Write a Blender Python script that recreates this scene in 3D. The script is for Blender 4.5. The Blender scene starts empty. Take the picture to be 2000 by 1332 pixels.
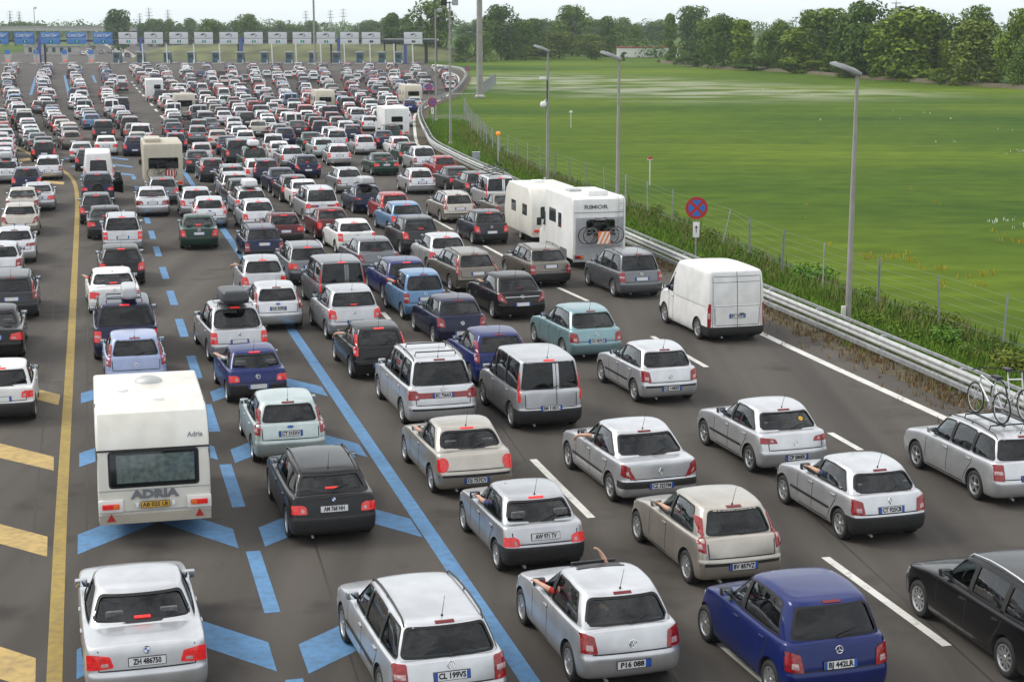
import bpy, bmesh, math, random
from mathutils import Vector, Matrix
from mathutils.bvhtree import BVHTree
R = math.radians
rnd = random.Random(7)
scene = bpy.context.scene
COL = scene.collection

# ---------------------------------------------------------------- camera
F_PX, CX, CY, HORIZON = 3200.0, 1000.0, 666.0, 50.0
PITCH = math.atan((CY - HORIZON) / F_PX)
CAM_H = 9.72
cam_data = bpy.data.cameras.new("camera")
cam_data.sensor_width = 36.0
cam_data.lens = F_PX / 2000.0 * 36.0
cam_data.clip_start = 0.5
cam_data.clip_end = 12000
cam = bpy.data.objects.new("camera", cam_data)
COL.objects.link(cam)
cam.location = (0, 0, CAM_H)
cam.rotation_euler = (math.pi / 2 - PITCH, 0, 0)
scene.camera = cam

# ---------------------------------------------------------------- sky, sun, exposure
SUN_EL, SUN_AZ = R(42), R(284)          # azimuth clockwise from +Y
world = bpy.data.worlds.new("World")
scene.world = world
world.use_nodes = True
wn, wl = world.node_tree.nodes, world.node_tree.links
wn.clear()
sky = wn.new("ShaderNodeTexSky")
sky.sky_type = 'NISHITA'
sky.sun_disc = False
sky.sun_elevation = SUN_EL
sky.sun_rotation = SUN_AZ
sky.dust_density = 3.0
skm = wn.new("ShaderNodeMix"); skm.data_type = 'RGBA'; skm.blend_type = 'MULTIPLY'
skm.inputs['Factor'].default_value = 1.0
wl.new(sky.outputs[0], skm.inputs['A'])
skm.inputs['B'].default_value = (0.10, 0.10, 0.10, 1)
tc = wn.new("ShaderNodeTexCoord")
mp = wn.new("ShaderNodeMapping"); mp.inputs['Scale'].default_value = (1.0, 1.0, 2.6)
wl.new(tc.outputs['Generated'], mp.inputs['Vector'])
nz = wn.new("ShaderNodeTexNoise"); nz.inputs['Scale'].default_value = 2.6
nz.inputs['Detail'].default_value = 7; nz.inputs['Roughness'].default_value = 0.6
nz.inputs['Distortion'].default_value = 0.6
wl.new(mp.outputs[0], nz.inputs['Vector'])
rp = wn.new("ShaderNodeValToRGB")       # broken overcast: brighter and greyer cloud
rp.color_ramp.elements[0].position = 0.36; rp.color_ramp.elements[0].color = (1.05, 1.08, 1.13, 1)
rp.color_ramp.elements[1].position = 0.66; rp.color_ramp.elements[1].color = (3.0, 3.01, 3.03, 1)
wl.new(nz.outputs['Fac'], rp.inputs[0])
sep = wn.new("ShaderNodeSeparateXYZ"); wl.new(tc.outputs['Generated'], sep.inputs[0])
hr = wn.new("ShaderNodeMapRange"); hr.inputs['From Min'].default_value = 0.02; hr.inputs['From Max'].default_value = 0.75
wl.new(sep.outputs['Z'], hr.inputs['Value'])
hz = wn.new("ShaderNodeMix"); hz.data_type = 'RGBA'      # cloud deck melts into even white towards the horizon
wl.new(hr.outputs[0], hz.inputs['Factor'])
hz.inputs['A'].default_value = (1.60, 1.70, 1.76, 1)
wl.new(rp.outputs[0], hz.inputs['B'])
cm = wn.new("ShaderNodeMix"); cm.data_type = 'RGBA'; cm.inputs['Factor'].default_value = 0.88
wl.new(skm.outputs['Result'], cm.inputs['A'])
wl.new(hz.outputs['Result'], cm.inputs['B'])
bg = wn.new("ShaderNodeBackground"); bg.inputs['Strength'].default_value = 1.0
wl.new(cm.outputs['Result'], bg.inputs['Color'])
wo = wn.new("ShaderNodeOutputWorld"); wl.new(bg.outputs[0], wo.inputs['Surface'])

sun_data = bpy.data.lights.new("sun", 'SUN')
sun_data.energy = 3.0
sun_data.angle = R(22)
sun_data.color = (1.0, 0.955, 0.88)
sun = bpy.data.objects.new("sun", sun_data)
COL.objects.link(sun)
sun.rotation_euler = (math.pi / 2 - SUN_EL, 0, math.pi - SUN_AZ)

vs = scene.view_settings
vs.view_transform = 'Standard'
vs.look = 'None'
vs.exposure = -0.50
vs.gamma = 1.0
vs.use_curve_mapping = False
scene.cycles.volume_bounces = 1
scene.cycles.max_bounces = 6
scene.cycles.transparent_max_bounces = 10
scene.cycles.transmission_bounces = 4
scene.cycles.caustics_reflective = False
scene.cycles.caustics_refractive = False
# ---------------------------------------------------------------- helpers
SP, CP = math.sin(PITCH), math.cos(PITCH)

def ray(x, y):
    a, b = (x - CX) / F_PX, (CY - y) / F_PX
    return Vector((a, CP + b * SP, -SP + b * CP))

def G(x, y, z=0.0):
    """photo pixel (2000 px wide) -> point of the world at height z"""
    d = ray(x, y)
    t = (z - CAM_H) / d.z
    return Vector((d.x * t, d.y * t, z))

def AT(x, y, dist):
    """photo pixel -> point at ground distance dist in front of the camera"""
    d = ray(x, y)
    t = dist / d.y
    return Vector((d.x * t, dist, CAM_H + d.z * t))

def heading(vx=165.0):
    d = ray(vx, HORIZON)
    return -math.atan2(d.x, d.y)

def tag(o, label=None, cat=None, group=None, kind=None):
    if label: o["label"] = label
    if cat: o["category"] = cat
    if group: o["group"] = group
    if kind: o["kind"] = kind
    return o

def link(name, data, parent=None, loc=None, rot=None):
    o = bpy.data.objects.new(name, data)
    COL.objects.link(o)
    if parent: o.parent = parent
    if loc is not None: o.location = loc
    if rot is not None: o.rotation_euler = rot
    return o

def empty(name, loc=(0, 0, 0), rz=0.0):
    o = link(name, None, None, loc, (0, 0, rz))
    o.empty_display_size = 0.2
    return o

class MB:
    """collects faces with material slots, builds one mesh"""
    def __init__(self):
        self.v, self.f, self.m = [], [], []
    def add(self, verts, faces, m=0, M=None):
        b = len(self.v)
        if M is not None:
            verts = [M @ Vector(p) for p in verts]
        self.v.extend([tuple(p) for p in verts])
        for q in faces:
            self.f.append([b + i for i in q]); self.m.append(m)
        return self
    def box(self, c, s, m=0, M=None, taper=1.0):
        x, y, z = s[0] / 2, s[1] / 2, s[2] / 2
        vs = []
        for dz in (-1, 1):
            k = 1.0 if dz < 0 else taper
            for dx, dy in ((-1, -1), (1, -1), (1, 1), (-1, 1)):
                vs.append((c[0] + dx * x * k, c[1] + dy * y * k, c[2] + dz * z))
        return self.add(vs, [(3, 2, 1, 0), (4, 5, 6, 7), (0, 1, 5, 4), (1, 2, 6, 5), (2, 3, 7, 6), (3, 0, 4, 7)], m, M)
    def bev(self, c, s, b=0.02, m=0, M=None):
        """box with chamfered edges"""
        x, y, z = s[0] / 2, s[1] / 2, s[2] / 2
        b = min(b, x * .9, y * .9, z * .9)
        bm = bmesh.new()
        bmesh.ops.create_cube(bm, size=1.0)
        for q in bm.verts: q.co = Vector((q.co.x * 2 * x, q.co.y * 2 * y, q.co.z * 2 * z))
        bmesh.ops.bevel(bm, geom=bm.edges[:], offset=b, segments=2, profile=0.6, affect='EDGES')
        vs = [(q.co.x + c[0], q.co.y + c[1], q.co.z + c[2]) for q in bm.verts]
        bm.verts.index_update()
        fs = [[q.index for q in f.verts] for f in bm.faces]
        bm.free()
        return self.add(vs, fs, m, M)
    def tube(self, pts, r, n=6, m=0, cap=True, M=None):
        pts = [Vector(p) for p in pts]
        rr = r if isinstance(r, (list, tuple)) else [r] * len(pts)
        vs, fs = [], []
        prev = None
        for i, p in enumerate(pts):
            t = (pts[min(i + 1, len(pts) - 1)] - pts[max(i - 1, 0)])
            t = t.normalized() if t.length > 1e-9 else Vector((0, 0, 1))
            if prev is None:
                a = t.orthogonal().normalized()
            else:
                a = (prev - t * prev.dot(t))
                a = a.normalized() if a.length > 1e-6 else t.orthogonal().normalized()
            prev = a
            b = t.cross(a)
            for k in range(n):
                w = 2 * math.pi * k / n
                vs.append(p + (a * math.cos(w) + b * math.sin(w)) * rr[i])
        for i in range(len(pts) - 1):
            for k in range(n):
                k2 = (k + 1) % n
                fs.append((i * n + k, i * n + k2, (i + 1) * n + k2, (i + 1) * n + k))
        if cap:
            fs.append(tuple(range(n - 1, -1, -1)))
            fs.append(tuple((len(pts) - 1) * n + k for k in range(n)))
        return self.add(vs, fs, m, M)
    def lathe(self, prof, n=20, m=0, axis='Z', M=None, closed=False):
        vs, fs = [], []
        for (r, h) in prof:
            for k in range(n):
                w = 2 * math.pi * k / n
                if axis == 'Z': vs.append((r * math.cos(w), r * math.sin(w), h))
                else: vs.append((h, r * math.cos(w), r * math.sin(w)))
        P = len(prof)
        for i in range(P if closed else P - 1):
            i2 = (i + 1) % P
            for k in range(n):
                k2 = (k + 1) % n
                fs.append((i * n + k, i * n + k2, i2 * n + k2, i2 * n + k))
        return self.add(vs, fs, m, M)
    def sheet(self, poly, z, m=0):
        return self.add([(p[0], p[1], z) for p in poly], [tuple(range(len(poly)))], m)
    def prism(self, poly, h0, h1, m=0, axis='Y', M=None):
        """poly of 2d points extruded along an axis (Y: poly is x,z)"""
        n = len(poly)
        if axis == 'Y': vs = [(a, h0, b) for a, b in poly] + [(a, h1, b) for a, b in poly]
        elif axis == 'X': vs = [(h0, a, b) for a, b in poly] + [(h1, a, b) for a, b in poly]
        else: vs = [(a, b, h0) for a, b in poly] + [(a, b, h1) for a, b in poly]
        fs = [tuple(range(n - 1, -1, -1)), tuple(range(n, 2 * n))]
        fs += [(i, (i + 1) % n, n + (i + 1) % n, n + i) for i in range(n)]
        return self.add(vs, fs, m, M)
    def mesh(self, name, mats, smooth=None, fix=True):
        me = bpy.data.meshes.new(name)
        me.from_pydata(self.v, [], self.f)
        for q in (mats if isinstance(mats, (list, tuple)) else [mats]): me.materials.append(q)
        if any(self.m): me.polygons.foreach_set("material_index", self.m)
        if fix and len(self.f) < 6000:
            bm = bmesh.new(); bm.from_mesh(me)
            bmesh.ops.recalc_face_normals(bm, faces=bm.faces[:])
            bm.to_mesh(me); bm.free()
        if smooth is not None: smooth_mesh(me, smooth)
        me.update()
        return me
    def obj(self, name, mats, parent=None, smooth=None, loc=None, rot=None):
        return link(name, self.mesh(name, mats, smooth), parent, loc, rot)

def smooth_mesh(me, deg):
    me.polygons.foreach_set("use_smooth", [True] * len(me.polygons))
    me.set_sharp_from_angle(angle=R(deg))

BENCH_SCENE = bpy.data.scenes.new("bench")     # empty scene in which modifiers and text are turned into meshes
def evaluate(o, extra=()):
    c = BENCH_SCENE.collection
    for x in (o, *extra): c.objects.link(x)
    vl = BENCH_SCENE.view_layers[0]
    vl.update()
    dg = vl.depsgraph
    dg.update()
    me = bpy.data.meshes.new_from_object(o.evaluated_get(dg), depsgraph=dg)
    for x in (o, *extra): c.objects.unlink(x)
    return me

# ---------------------------------------------------------------- materials
def new_mat(name):
    m = bpy.data.materials.new(name)
    m.use_nodes = True
    n, l = m.node_tree.nodes, m.node_tree.links
    return m, n, l, n["Principled BSDF"]

def noise_col(n, l, c1, c2, scale, detail=4, lo=0.35, hi=0.65, coord='Object', stretch=None):
    tcn = n.new("ShaderNodeTexCoord")
    src = tcn.outputs[coord]
    if stretch:
        mpn = n.new("ShaderNodeMapping"); mpn.inputs['Scale'].default_value = stretch
        l.new(src, mpn.inputs[0]); src = mpn.outputs[0]
    t = n.new("ShaderNodeTexNoise"); t.inputs['Scale'].default_value = scale; t.inputs['Detail'].default_value = detail
    l.new(src, t.inputs['Vector'])
    r = n.new("ShaderNodeValToRGB")
    r.color_ramp.elements[0].position = lo; r.color_ramp.elements[0].color = (*c1, 1)
    r.color_ramp.elements[1].position = hi; r.color_ramp.elements[1].color = (*c2, 1)
    l.new(t.outputs['Fac'], r.inputs[0])
    return r.outputs[0], t.outputs['Fac']

def mixc(n, l, fac, a, b, mode='MIX'):
    x = n.new("ShaderNodeMix"); x.data_type = 'RGBA'; x.blend_type = mode
    for s, q in (('Factor', fac), ('A', a), ('B', b)):
        if hasattr(q, 'is_linked'): l.new(q, x.inputs[s])
        elif s == 'Factor': x.inputs[s].default_value = q
        else: x.inputs[s].default_value = (*q, 1)
    return x.outputs['Result']

def simple(name, col, rough=0.6, metal=0.0, var=0.12, scale=6.0, spec=0.5, emit=None, estr=0.0):
    m, n, l, b = new_mat(name)
    if var:
        c, _ = noise_col(n, l, tuple(q * (1 - var) for q in col), tuple(min(1, q * (1 + var)) for q in col), scale)
        l.new(c, b.inputs['Base Color'])
    else:
        b.inputs['Base Color'].default_value = (*col, 1)
    b.inputs['Roughness'].default_value = rough
    b.inputs['Metallic'].default_value = metal
    b.inputs['Specular IOR Level'].default_value = spec
    if emit:
        b.inputs['Emission Color'].default_value = (*emit, 1)
        b.inputs['Emission Strength'].default_value = estr
    return m

def bump(n, l, b, height, strength=0.3, dist=0.02):
    q = n.new("ShaderNodeBump"); q.inputs['Strength'].default_value = strength; q.inputs['Distance'].default_value = dist
    l.new(height, q.inputs['Height']); l.new(q.outputs[0], b.inputs['Normal'])

M_ = {}
M_['galv'] = simple('galvanised_steel', (0.43, 0.44, 0.435), 0.5, 0.25, 0.15, 3.0)
M_['galv_dull'] = simple('weathered_steel', (0.30, 0.31, 0.32), 0.6, 0.3, 0.2, 5.0)
M_['concrete'] = simple('pale_concrete', (0.42, 0.41, 0.38), 0.85, 0, 0.15, 2.0)
M_['white'] = simple('white_paint', (0.78, 0.78, 0.76), 0.5, 0, 0.05, 3.0)
M_['black'] = simple('black_plastic', (0.018, 0.018, 0.019), 0.45, 0, 0.2, 8)
M_['grey'] = simple('grey_plastic', (0.10, 0.105, 0.11), 0.5, 0, 0.15, 8)
M_['rubber'] = simple('tyre_rubber', (0.016, 0.016, 0.016), 0.8, 0, 0.3, 10)
M_['chrome'] = simple('chrome', (0.75, 0.76, 0.77), 0.15, 1.0, 0)
M_['rim'] = simple('alloy', (0.50, 0.51, 0.52), 0.32, 0.75, 0.1, 12)
M_['inside'] = simple('dark_cabin_lining', (0.045, 0.046, 0.048), 0.85, 0, 0.3, 6)
M_['seat'] = simple('grey_seat_fabric', (0.12, 0.12, 0.125), 0.9, 0, 0.3, 14)
M_['red'] = simple('red_paint', (0.50, 0.025, 0.02), 0.4, 0, 0.08, 5)
M_['signblue'] = simple('sign_blue', (0.025, 0.11, 0.42), 0.4, 0, 0.08, 4)

def text_mesh(s, h, mat, depth=0.0, bold=0.0):
    cu = bpy.data.curves.new("txt", 'FONT')
    cu.body = s; cu.size = h / 0.69; cu.align_x = 'CENTER'; cu.align_y = 'CENTER'
    cu.resolution_u = 2; cu.extrude = depth; cu.offset = bold
    o = bpy.data.objects.new("txt", cu)
    me = evaluate(o)
    bpy.data.objects.remove(o); bpy.data.curves.remove(cu)
    me.materials.clear(); me.materials.append(mat)
    return me

# ---------------------------------------------------------------- the setting: ground, road, markings
def ground_mat():
    m, n, l, b = new_mat('meadow')
    c1, f1 = noise_col(n, l, (0.024, 0.070, 0.004), (0.108, 0.160, 0.009), 0.020, 6, 0.32, 0.68, stretch=(0.7, 1.1, 1))
    c2, f2 = noise_col(n, l, (0.74, 0.78, 0.74), (1.22, 1.17, 1.12), 0.55, 9, 0.3, 0.7, stretch=(0.7, 1, 1))
    c = mixc(n, l, 1.0, c1, c2, 'MULTIPLY')
    # faint mowing swaths
    c3, f3 = noise_col(n, l, (0.86, 0.88, 0.84), (1.1, 1.08, 1.05), 0.12, 2, 0.4, 0.6, stretch=(0.12, 3.0, 1))
    c = mixc(n, l, 0.8, c, c3, 'MULTIPLY')
    # belt of white flowers across the meadow
    A, B = G(985, 146), G(1720, 190)
    d = (B - A).normalized(); nn = Vector((-d.y, d.x, 0))
    tcn = n.new("ShaderNodeTexCoord")
    def proj(v, off):
        q = n.new("ShaderNodeVectorMath"); q.operation = 'DOT_PRODUCT'; q.inputs[1].default_value = v
        l.new(tcn.outputs['Object'], q.inputs[0])
        s = n.new("ShaderNodeMath"); s.operation = 'SUBTRACT'; s.inputs[1].default_value = off
        l.new(q.outputs['Value'], s.inputs[0]); return s.outputs[0]
    across, along = proj(nn, A.dot(nn)), proj(d, A.dot(d))
    def band(src, lo, hi, soft):
        u = n.new("ShaderNodeMapRange"); u.inputs['From Min'].default_value = lo - soft; u.inputs['From Max'].default_value = lo + soft; l.new(src, u.inputs[0])
        v = n.new("ShaderNodeMapRange"); v.inputs['From Min'].default_value = hi + soft; v.inputs['From Max'].default_value = hi - soft; l.new(src, v.inputs[0])
        w = n.new("ShaderNodeMath"); w.operation = 'MULTIPLY'; l.new(u.outputs[0], w.inputs[0]); l.new(v.outputs[0], w.inputs[1]); return w.outputs[0]
    k = n.new("ShaderNodeMath"); k.operation = 'MULTIPLY'
    l.new(band(across, -34, 16, 9), k.inputs[0]); l.new(band(along, -5, (B - A).length, 14), k.inputs[1])
    cf, ff = noise_col(n, l, (0, 0, 0), (1, 1, 1), 0.10, 8, 0.40, 0.60, stretch=(0.8, 1.1, 1))
    k2 = n.new("ShaderNodeMath"); k2.operation = 'MULTIPLY'; l.new(k.outputs[0], k2.inputs[0]); l.new(cf, k2.inputs[1])
    k3 = n.new("ShaderNodeMath"); k3.operation = 'MULTIPLY'; l.new(k2.outputs[0], k3.inputs[0]); k3.inputs[1].default_value = 0.9
    c = mixc(n, l, k3.outputs[0], c, (0.27, 0.29, 0.20))
    l.new(c, b.inputs['Base Color'])
    b.inputs['Roughness'].default_value = 0.95
    b.inputs['Specular IOR Level'].default_value = 0.1
    bump(n, l, b, f2, 0.6, 0.25)
    return m
M_['meadow'] = ground_mat()

def verge_mat():
    m, n, l, b = new_mat('verge_soil')
    c, f = noise_col(n, l, (0.040, 0.085, 0.010), (0.09, 0.085, 0.035), 0.35, 7, 0.45, 0.72)
    c2, f2 = noise_col(n, l, (0.7, 0.7, 0.7), (1.25, 1.25, 1.2), 4.0, 6, 0.3, 0.7)
    l.new(mixc(n, l, 1.0, c, c2, 'MULTIPLY'), b.inputs['Base Color'])
    b.inputs['Roughness'].default_value = 0.95
    bump(n, l, b, f2, 0.7, 0.12)
    return m
M_['verge'] = verge_mat()

def litter_mat():
    m, n, l, b = new_mat('dry_litter')
    c, f = noise_col(n, l, (0.050, 0.048, 0.034), (0.15, 0.118, 0.068), 2.2, 8, 0.3, 0.7)
    l.new(c, b.inputs['Base Color']); b.inputs['Roughness'].default_value = 0.95
    bump(n, l, b, f, 0.9, 0.08)
    return m
M_['litter'] = litter_mat()

def asphalt_mat():
    m, n, l, b = new_mat('asphalt')
    c, f = noise_col(n, l, (0.070, 0.063, 0.056), (0.090, 0.081, 0.071), 0.09, 5, 0.3, 0.7)
    c2, f2 = noise_col(n, l, (0.78, 0.78, 0.78), (1.22, 1.22, 1.22), 55.0, 3, 0.3, 0.7)
    c = mixc(n, l, 1.0, c, c2, 'MULTIPLY')
    # worn wheel paths and oil drips along the lanes
    tcn = n.new("ShaderNodeTexCoord")
    mpn = n.new("ShaderNodeMapping"); mpn.inputs['Rotation'].default_value = (0, 0, -heading()); mpn.inputs['Scale'].default_value = (1.0, 0.02, 1)
    l.new(tcn.outputs['Object'], mpn.inputs[0])
    t = n.new("ShaderNodeTexNoise"); t.inputs['Scale'].default_value = 0.9; t.inputs['Detail'].default_value = 4
    l.new(mpn.outputs[0], t.inputs[0])
    r = n.new("ShaderNodeValToRGB")
    r.color_ramp.elements[0].position = 0.3; r.color_ramp.elements[0].color = (0.70, 0.70, 0.71, 1)
    r.color_ramp.elements[1].position = 0.7; r.color_ramp.elements[1].color = (1.18, 1.16, 1.14, 1)
    l.new(t.outputs['Fac'], r.inputs[0])
    c = mixc(n, l, 1.0, c, r.outputs[0], 'MULTIPLY')
    c4, f4 = noise_col(n, l, (0.45, 0.45, 0.45), (1, 1, 1), 0.55, 5, 0.28, 0.42)
    c = mixc(n, l, 0.75, c, c4, 'MULTIPLY')
    l.new(c, b.inputs['Base Color'])
    b.inputs['Roughness'].default_value = 0.88
    b.inputs['Specular IOR Level'].default_value = 0.25
    bump(n, l, b, f2, 0.25, 0.01)
    return m
M_['asphalt'] = asphalt_mat()

def marking(name, col, wear=0.35):
    m, n, l, b = new_mat(name)
    c, f = noise_col(n, l, tuple(.60 * q + .03 for q in col), col, 6.0, 10, 0.30, 0.34 + wear * 0.5)
    c2, f2 = noise_col(n, l, (0.84, 0.84, 0.84), (1.06, 1.06, 1.06), 1.4, 4, 0.3, 0.7)
    l.new(mixc(n, l, 1.0, c, c2, 'MULTIPLY'), b.inputs['Base Color'])
    b.inputs['Roughness'].default_value = 0.8
    return m
M_['mk_white'] = marking('marking_white', (0.62, 0.61, 0.57), 0.2)
M_['mk_blue'] = marking('marking_blue', (0.095, 0.235, 0.43), 0.45)
M_['mk_yellow'] = marking('marking_yellow', (0.34, 0.24, 0.055), 0.5)
M_['mk_yellow2'] = marking('marking_pale_yellow', (0.47, 0.33, 0.12), 0.45)

# smooth polylines in photo pixels on the ground
def gline(pts, step=2.0):
    P = [G(*p) for p in pts]
    out = []
    for i in range(len(P) - 1):
        p0 = P[i - 1] if i else P[i] * 2 - P[i + 1]
        p1, p2 = P[i], P[i + 1]
        p3 = P[i + 2] if i + 2 < len(P) else P[i + 1] * 2 - P[i]
        k = max(1, int((p2 - p1).length / step))
        for t in range(k):
            u = t / k
            out.append(0.5 * ((2 * p1) + (p2 - p0) * u + (2 * p0 - 5 * p1 + 4 * p2 - p3) * u * u + (3 * p1 - p0 - 3 * p2 + p3) * u ** 3))
    out.append(P[-1])
    return out

def offset(line, d):
    out = []
    for i, p in enumerate(line):
        t = line[min(i + 1, len(line) - 1)] - line[max(i - 1, 0)]
        t = Vector((t.x, t.y, 0)).normalized()
        out.append(p + Vector((t.y, -t.x, 0)) * d)
    return out

def strip_mb(line, w, z, mb=None, m=0):
    mb = mb or MB()
    a, b = offset(line, -w / 2), offset(line, w / 2)
    n = len(line)
    mb.add([(p.x, p.y, z) for p in a] + [(p.x, p.y, z) for p in b], [(i, n + i, n + i + 1, i + 1) for i in range(n - 1)], m)
    return mb

RAIL_PX = [(2320, 978), (2000, 833), (1865, 772), (1712, 703), (1235, 490), (1010, 380), (971, 358), (919, 334), (880, 314), (843, 292), (830, 270), (820, 247), (817, 228), (823, 215), (838, 205), (878, 190), (900, 169), (909, 152), (902, 141), (882, 136), (850, 133)]
RAIL = gline(RAIL_PX, 2.0)
EDGE_PX = [(2300, 1024), (1835, 812), (1490, 653), (1200, 514), (1000, 410), (880, 338), (830, 300), (814, 278), (810, 254), (809, 233), (814, 221), (840, 205), (868, 191), (888, 174), (896, 158), (892, 148), (878, 142), (850, 139)]
EDGE = gline(EDGE_PX, 2.0)

# meadow to the horizon
g = MB()
g.sheet([(-3100, -60), (3100, -60), (3100, 3150), (-3100, 3150)], -0.06)
tag(g.obj('meadow_ground', M_['meadow']), kind='structure')
# road sheet: right border follows the guardrail
rb = offset(RAIL, -0.55)
poly = [(60, -30)] + [(p.x, p.y) for p in rb] + [(-25, 470), (-60, 560), (-130, 900), (-250, 1600), (-330, 1600), (-215, 900), (-175, 560), (-170, 420), (-140, 300), (-70, 60), (-40, -30)]
g = MB(); g.sheet(poly, 0.0)
road = tag(g.obj('road', M_['asphalt']), kind='structure')
# dry strip under the rail, verge behind
g = strip_mb(offset(RAIL, 0.1), 1.9, -0.012)
tag(g.obj('dry_strip', M_['litter']), kind='structure')
FENCE_PX = [(2360, 840), (1957, 690), (1562, 553), (1335, 452), (1160, 384), (1020, 326), (945, 283), (914, 240), (906, 222)]
FENCE = gline(FENCE_PX, 2.0)
g = MB()
a, b = RAIL[:len(RAIL) * 2 // 3], offset(FENCE, 1.6)
pa = [p for p in RAIL if p.y < G(820, 225).y]
pl = [(p.x, p.y, -0.03) for p in offset(pa, .5)]; pr = [(p.x, p.y, -0.03) for p in b]
n = 60
pick = lambda L_, t: L_[min(len(L_) - 1, int(t * (len(L_) - 1)))]
vsx = [pick(pl, i / n) for i in range(n + 1)] + [pick(pr, i / n) for i in range(n + 1)]
g.add(vsx, [(i, n + 1 + i, n + 2 + i, i + 1) for i in range(n)])
tag(g.obj('verge', M_['verge']), kind='structure')

# painted markings, each a child of the road
def mark(name, mb, mat): return mb.obj(name, M_[mat], road)
def quadpx(name, pts, mat, z=0.004):
    g = MB(); g.sheet([(q.x, q.y) for q in (G(*p) for p in pts)], z); return mark(name, g, mat)
mark('painted_edge_line', strip_mb(EDGE, 0.27, 0.004), 'mk_white')
mark('painted_line', strip_mb(gline([(1060, 1367), (572, 648), (352, 325)], 4), 0.30, 0.004), 'mk_blue')
mark('painted_line', strip_mb(gline([(100, 1500), (106, 1332), (120, 999), (139, 666), (150, 440), (151, 392), (147, 362), (138, 346), (122, 333), (95, 319), (50, 297), (15, 279)], 2), 0.235, 0.004), 'mk_yellow')
def ldash(y0, y1, c, sl, w, mat, yref):
    """dash on a straight line x = c + sl*(y-yref), from photo row y0 to y1"""
    return mark('painted_dash', strip_mb([G(c + sl * (y1 - yref), y1), G(c + sl * (y0 - yref), y0)], w, 0.004), mat)
for y0, y1 in ((1076, 1196), (907, 990), (790, 843), (695, 739), (623, 658), (568, 596), (522, 545), (482, 501), (451, 467), (425, 437), (364, 372), (345, 351), (1326, 1480)):
    ldash(y0, y1, 288, .3195, .27, 'mk_blue', 431)
for p, q in (((1612, 1088), (1850, 1261)), ((1041, 897), (1155, 1011)), ((1407, 1255), (1560, 1385)), ((1621, 845), (1681, 879)), ((1274, 657), (1380, 717)), ((1090, 562), (1148, 588)), ((945, 480), (998, 508)), ((845, 428), (884, 449)), ((747, 610), (760, 624)), ((878, 566), (896, 578)), ((644, 322), (661, 333)),
             ((365, 272), (376, 280)), ((440, 262), (450, 270)), ((687, 242), (698, 253)), ((696, 224), (708, 230)), ((610, 248), (622, 256))):
    mark('painted_dash', strip_mb([G(*q), G(*p)], .17, 0.004), 'mk_white')
for i, (x, y) in enumerate([(258, 161), (262, 167), (267, 173), (273, 180), (280, 187), (288, 196), (296, 205), (305, 216), (317, 229), (330, 243)]):
    h_ = 1.6 + .16 * (y - 160) ** .75
    mark('painted_dash', strip_mb([G(x + h_ * .5, y + h_ * .5), G(x - h_ * .5, y - h_ * .5)], .30, 0.004), 'mk_white')
for p, q in (((70, 150), (60, 186)), ((126, 148), (136, 190)), ((181, 148), (187, 162)), ((238, 148), (249, 162))):
    mark('painted_line', strip_mb([G(*q), G(*p)], .42, 0.004), 'mk_blue')
# tar joints between the paved strips
M_['tar'] = simple('tar_joint', (0.028, 0.027, 0.026), 0.7, 0, 0.2, 3)
for p, q in (((700, 1332), (415, 420)), ((1330, 1332), (760, 520)), ((1940, 1332), (1190, 640)), ((60, 1100), (112, 520)), ((168, 1332), (172, 420))):
    mark('tar_joint', strip_mb(gline([p, q], 6), .035, 0.002), 'tar')
d_road = Vector((-math.sin(heading()), math.cos(heading()), 0))
def chevron(a, apex, b, th=1.25):
    A, K, B = G(*a), G(*apex), G(*b)
    pts = [A, K, B, B - d_road * th, K - d_road * th, A - d_road * th]
    g = MB(); g.add([(p.x, p.y, 0.004) for p in pts], [(0, 5, 4, 1), (1, 4, 3, 2)])
    mark('painted_chevron', g, 'mk_blue')
for c in (((505, 1030), (650, 972), (801, 1013)), ((450, 878), (570, 832), (701, 867)), ((410, 765), (515, 728), (628, 755)), ((583, 1258), (755, 1180), (915, 1228)),
          ((152, 1044), (305, 985), (455, 1033)), ((150, 1268), (320, 1188), (524, 1254)), ((155, 885), (300, 838), (418, 872)), ((158, 768), (290, 732), (388, 758)),
          ((158, 342), (215, 336), (262, 341)), ((140, 324), (205, 319), (258, 325)), ((126, 310), (200, 305), (250, 311))):
    chevron(*c)
for q in ([(-30, 735), (118, 771), (114, 791), (-30, 755)], [(-40, 856), (105, 892), (105, 919), (-40, 885)], [(-50, 1010), (93, 1048), (92, 1087), (-50, 1048)], [(-60, 1243), (70, 1285), (69, 1346), (-60, 1308)], [(60, 351), (126, 356), (124, 361), (60, 356)], [(30, 313), (58, 309), (60, 314), (34, 318)]):
    quadpx('painted_bar', q, 'mk_yellow2')
# ---------------------------------------------------------------- guardrail
gr = empty('guardrail', RAIL[0])
tag(gr, 'long galvanised guardrail with two rails between the road and the grass verge', 'guardrail')
def local(p, o): return (p[0] - o.location.x, p[1] - o.location.y, p[2] - o.location.z)
def sweep(line, prof, name, mat, root):
    """prof: (side offset, height) polyline swept along line"""
    mb = MB(); L_ = [offset(line, s) for s, h in prof]
    n = len(line); vs = []
    for row, (s, h) in zip(L_, prof): vs += [local((p.x, p.y, h), root) for p in row]
    fs = []
    for k in range(len(prof) - 1):
        for i in range(n - 1): fs.append((k * n + i, k * n + i + 1, (k + 1) * n + i + 1, (k + 1) * n + i))
    mb.add(vs, fs)
    return mb.obj(name, M_[mat], root, 30)
WB = [(0.02, .44), (-0.01, .45), (-0.06, .50), (-0.06, .54), (-.005, .585), (-.005, .60), (-.06, .645), (-.06, .69), (-.01, .74), (.02, .75), (.022, .74), (-.002, .735)]
sweep(RAIL, WB, 'beam', 'galv', gr)
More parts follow.
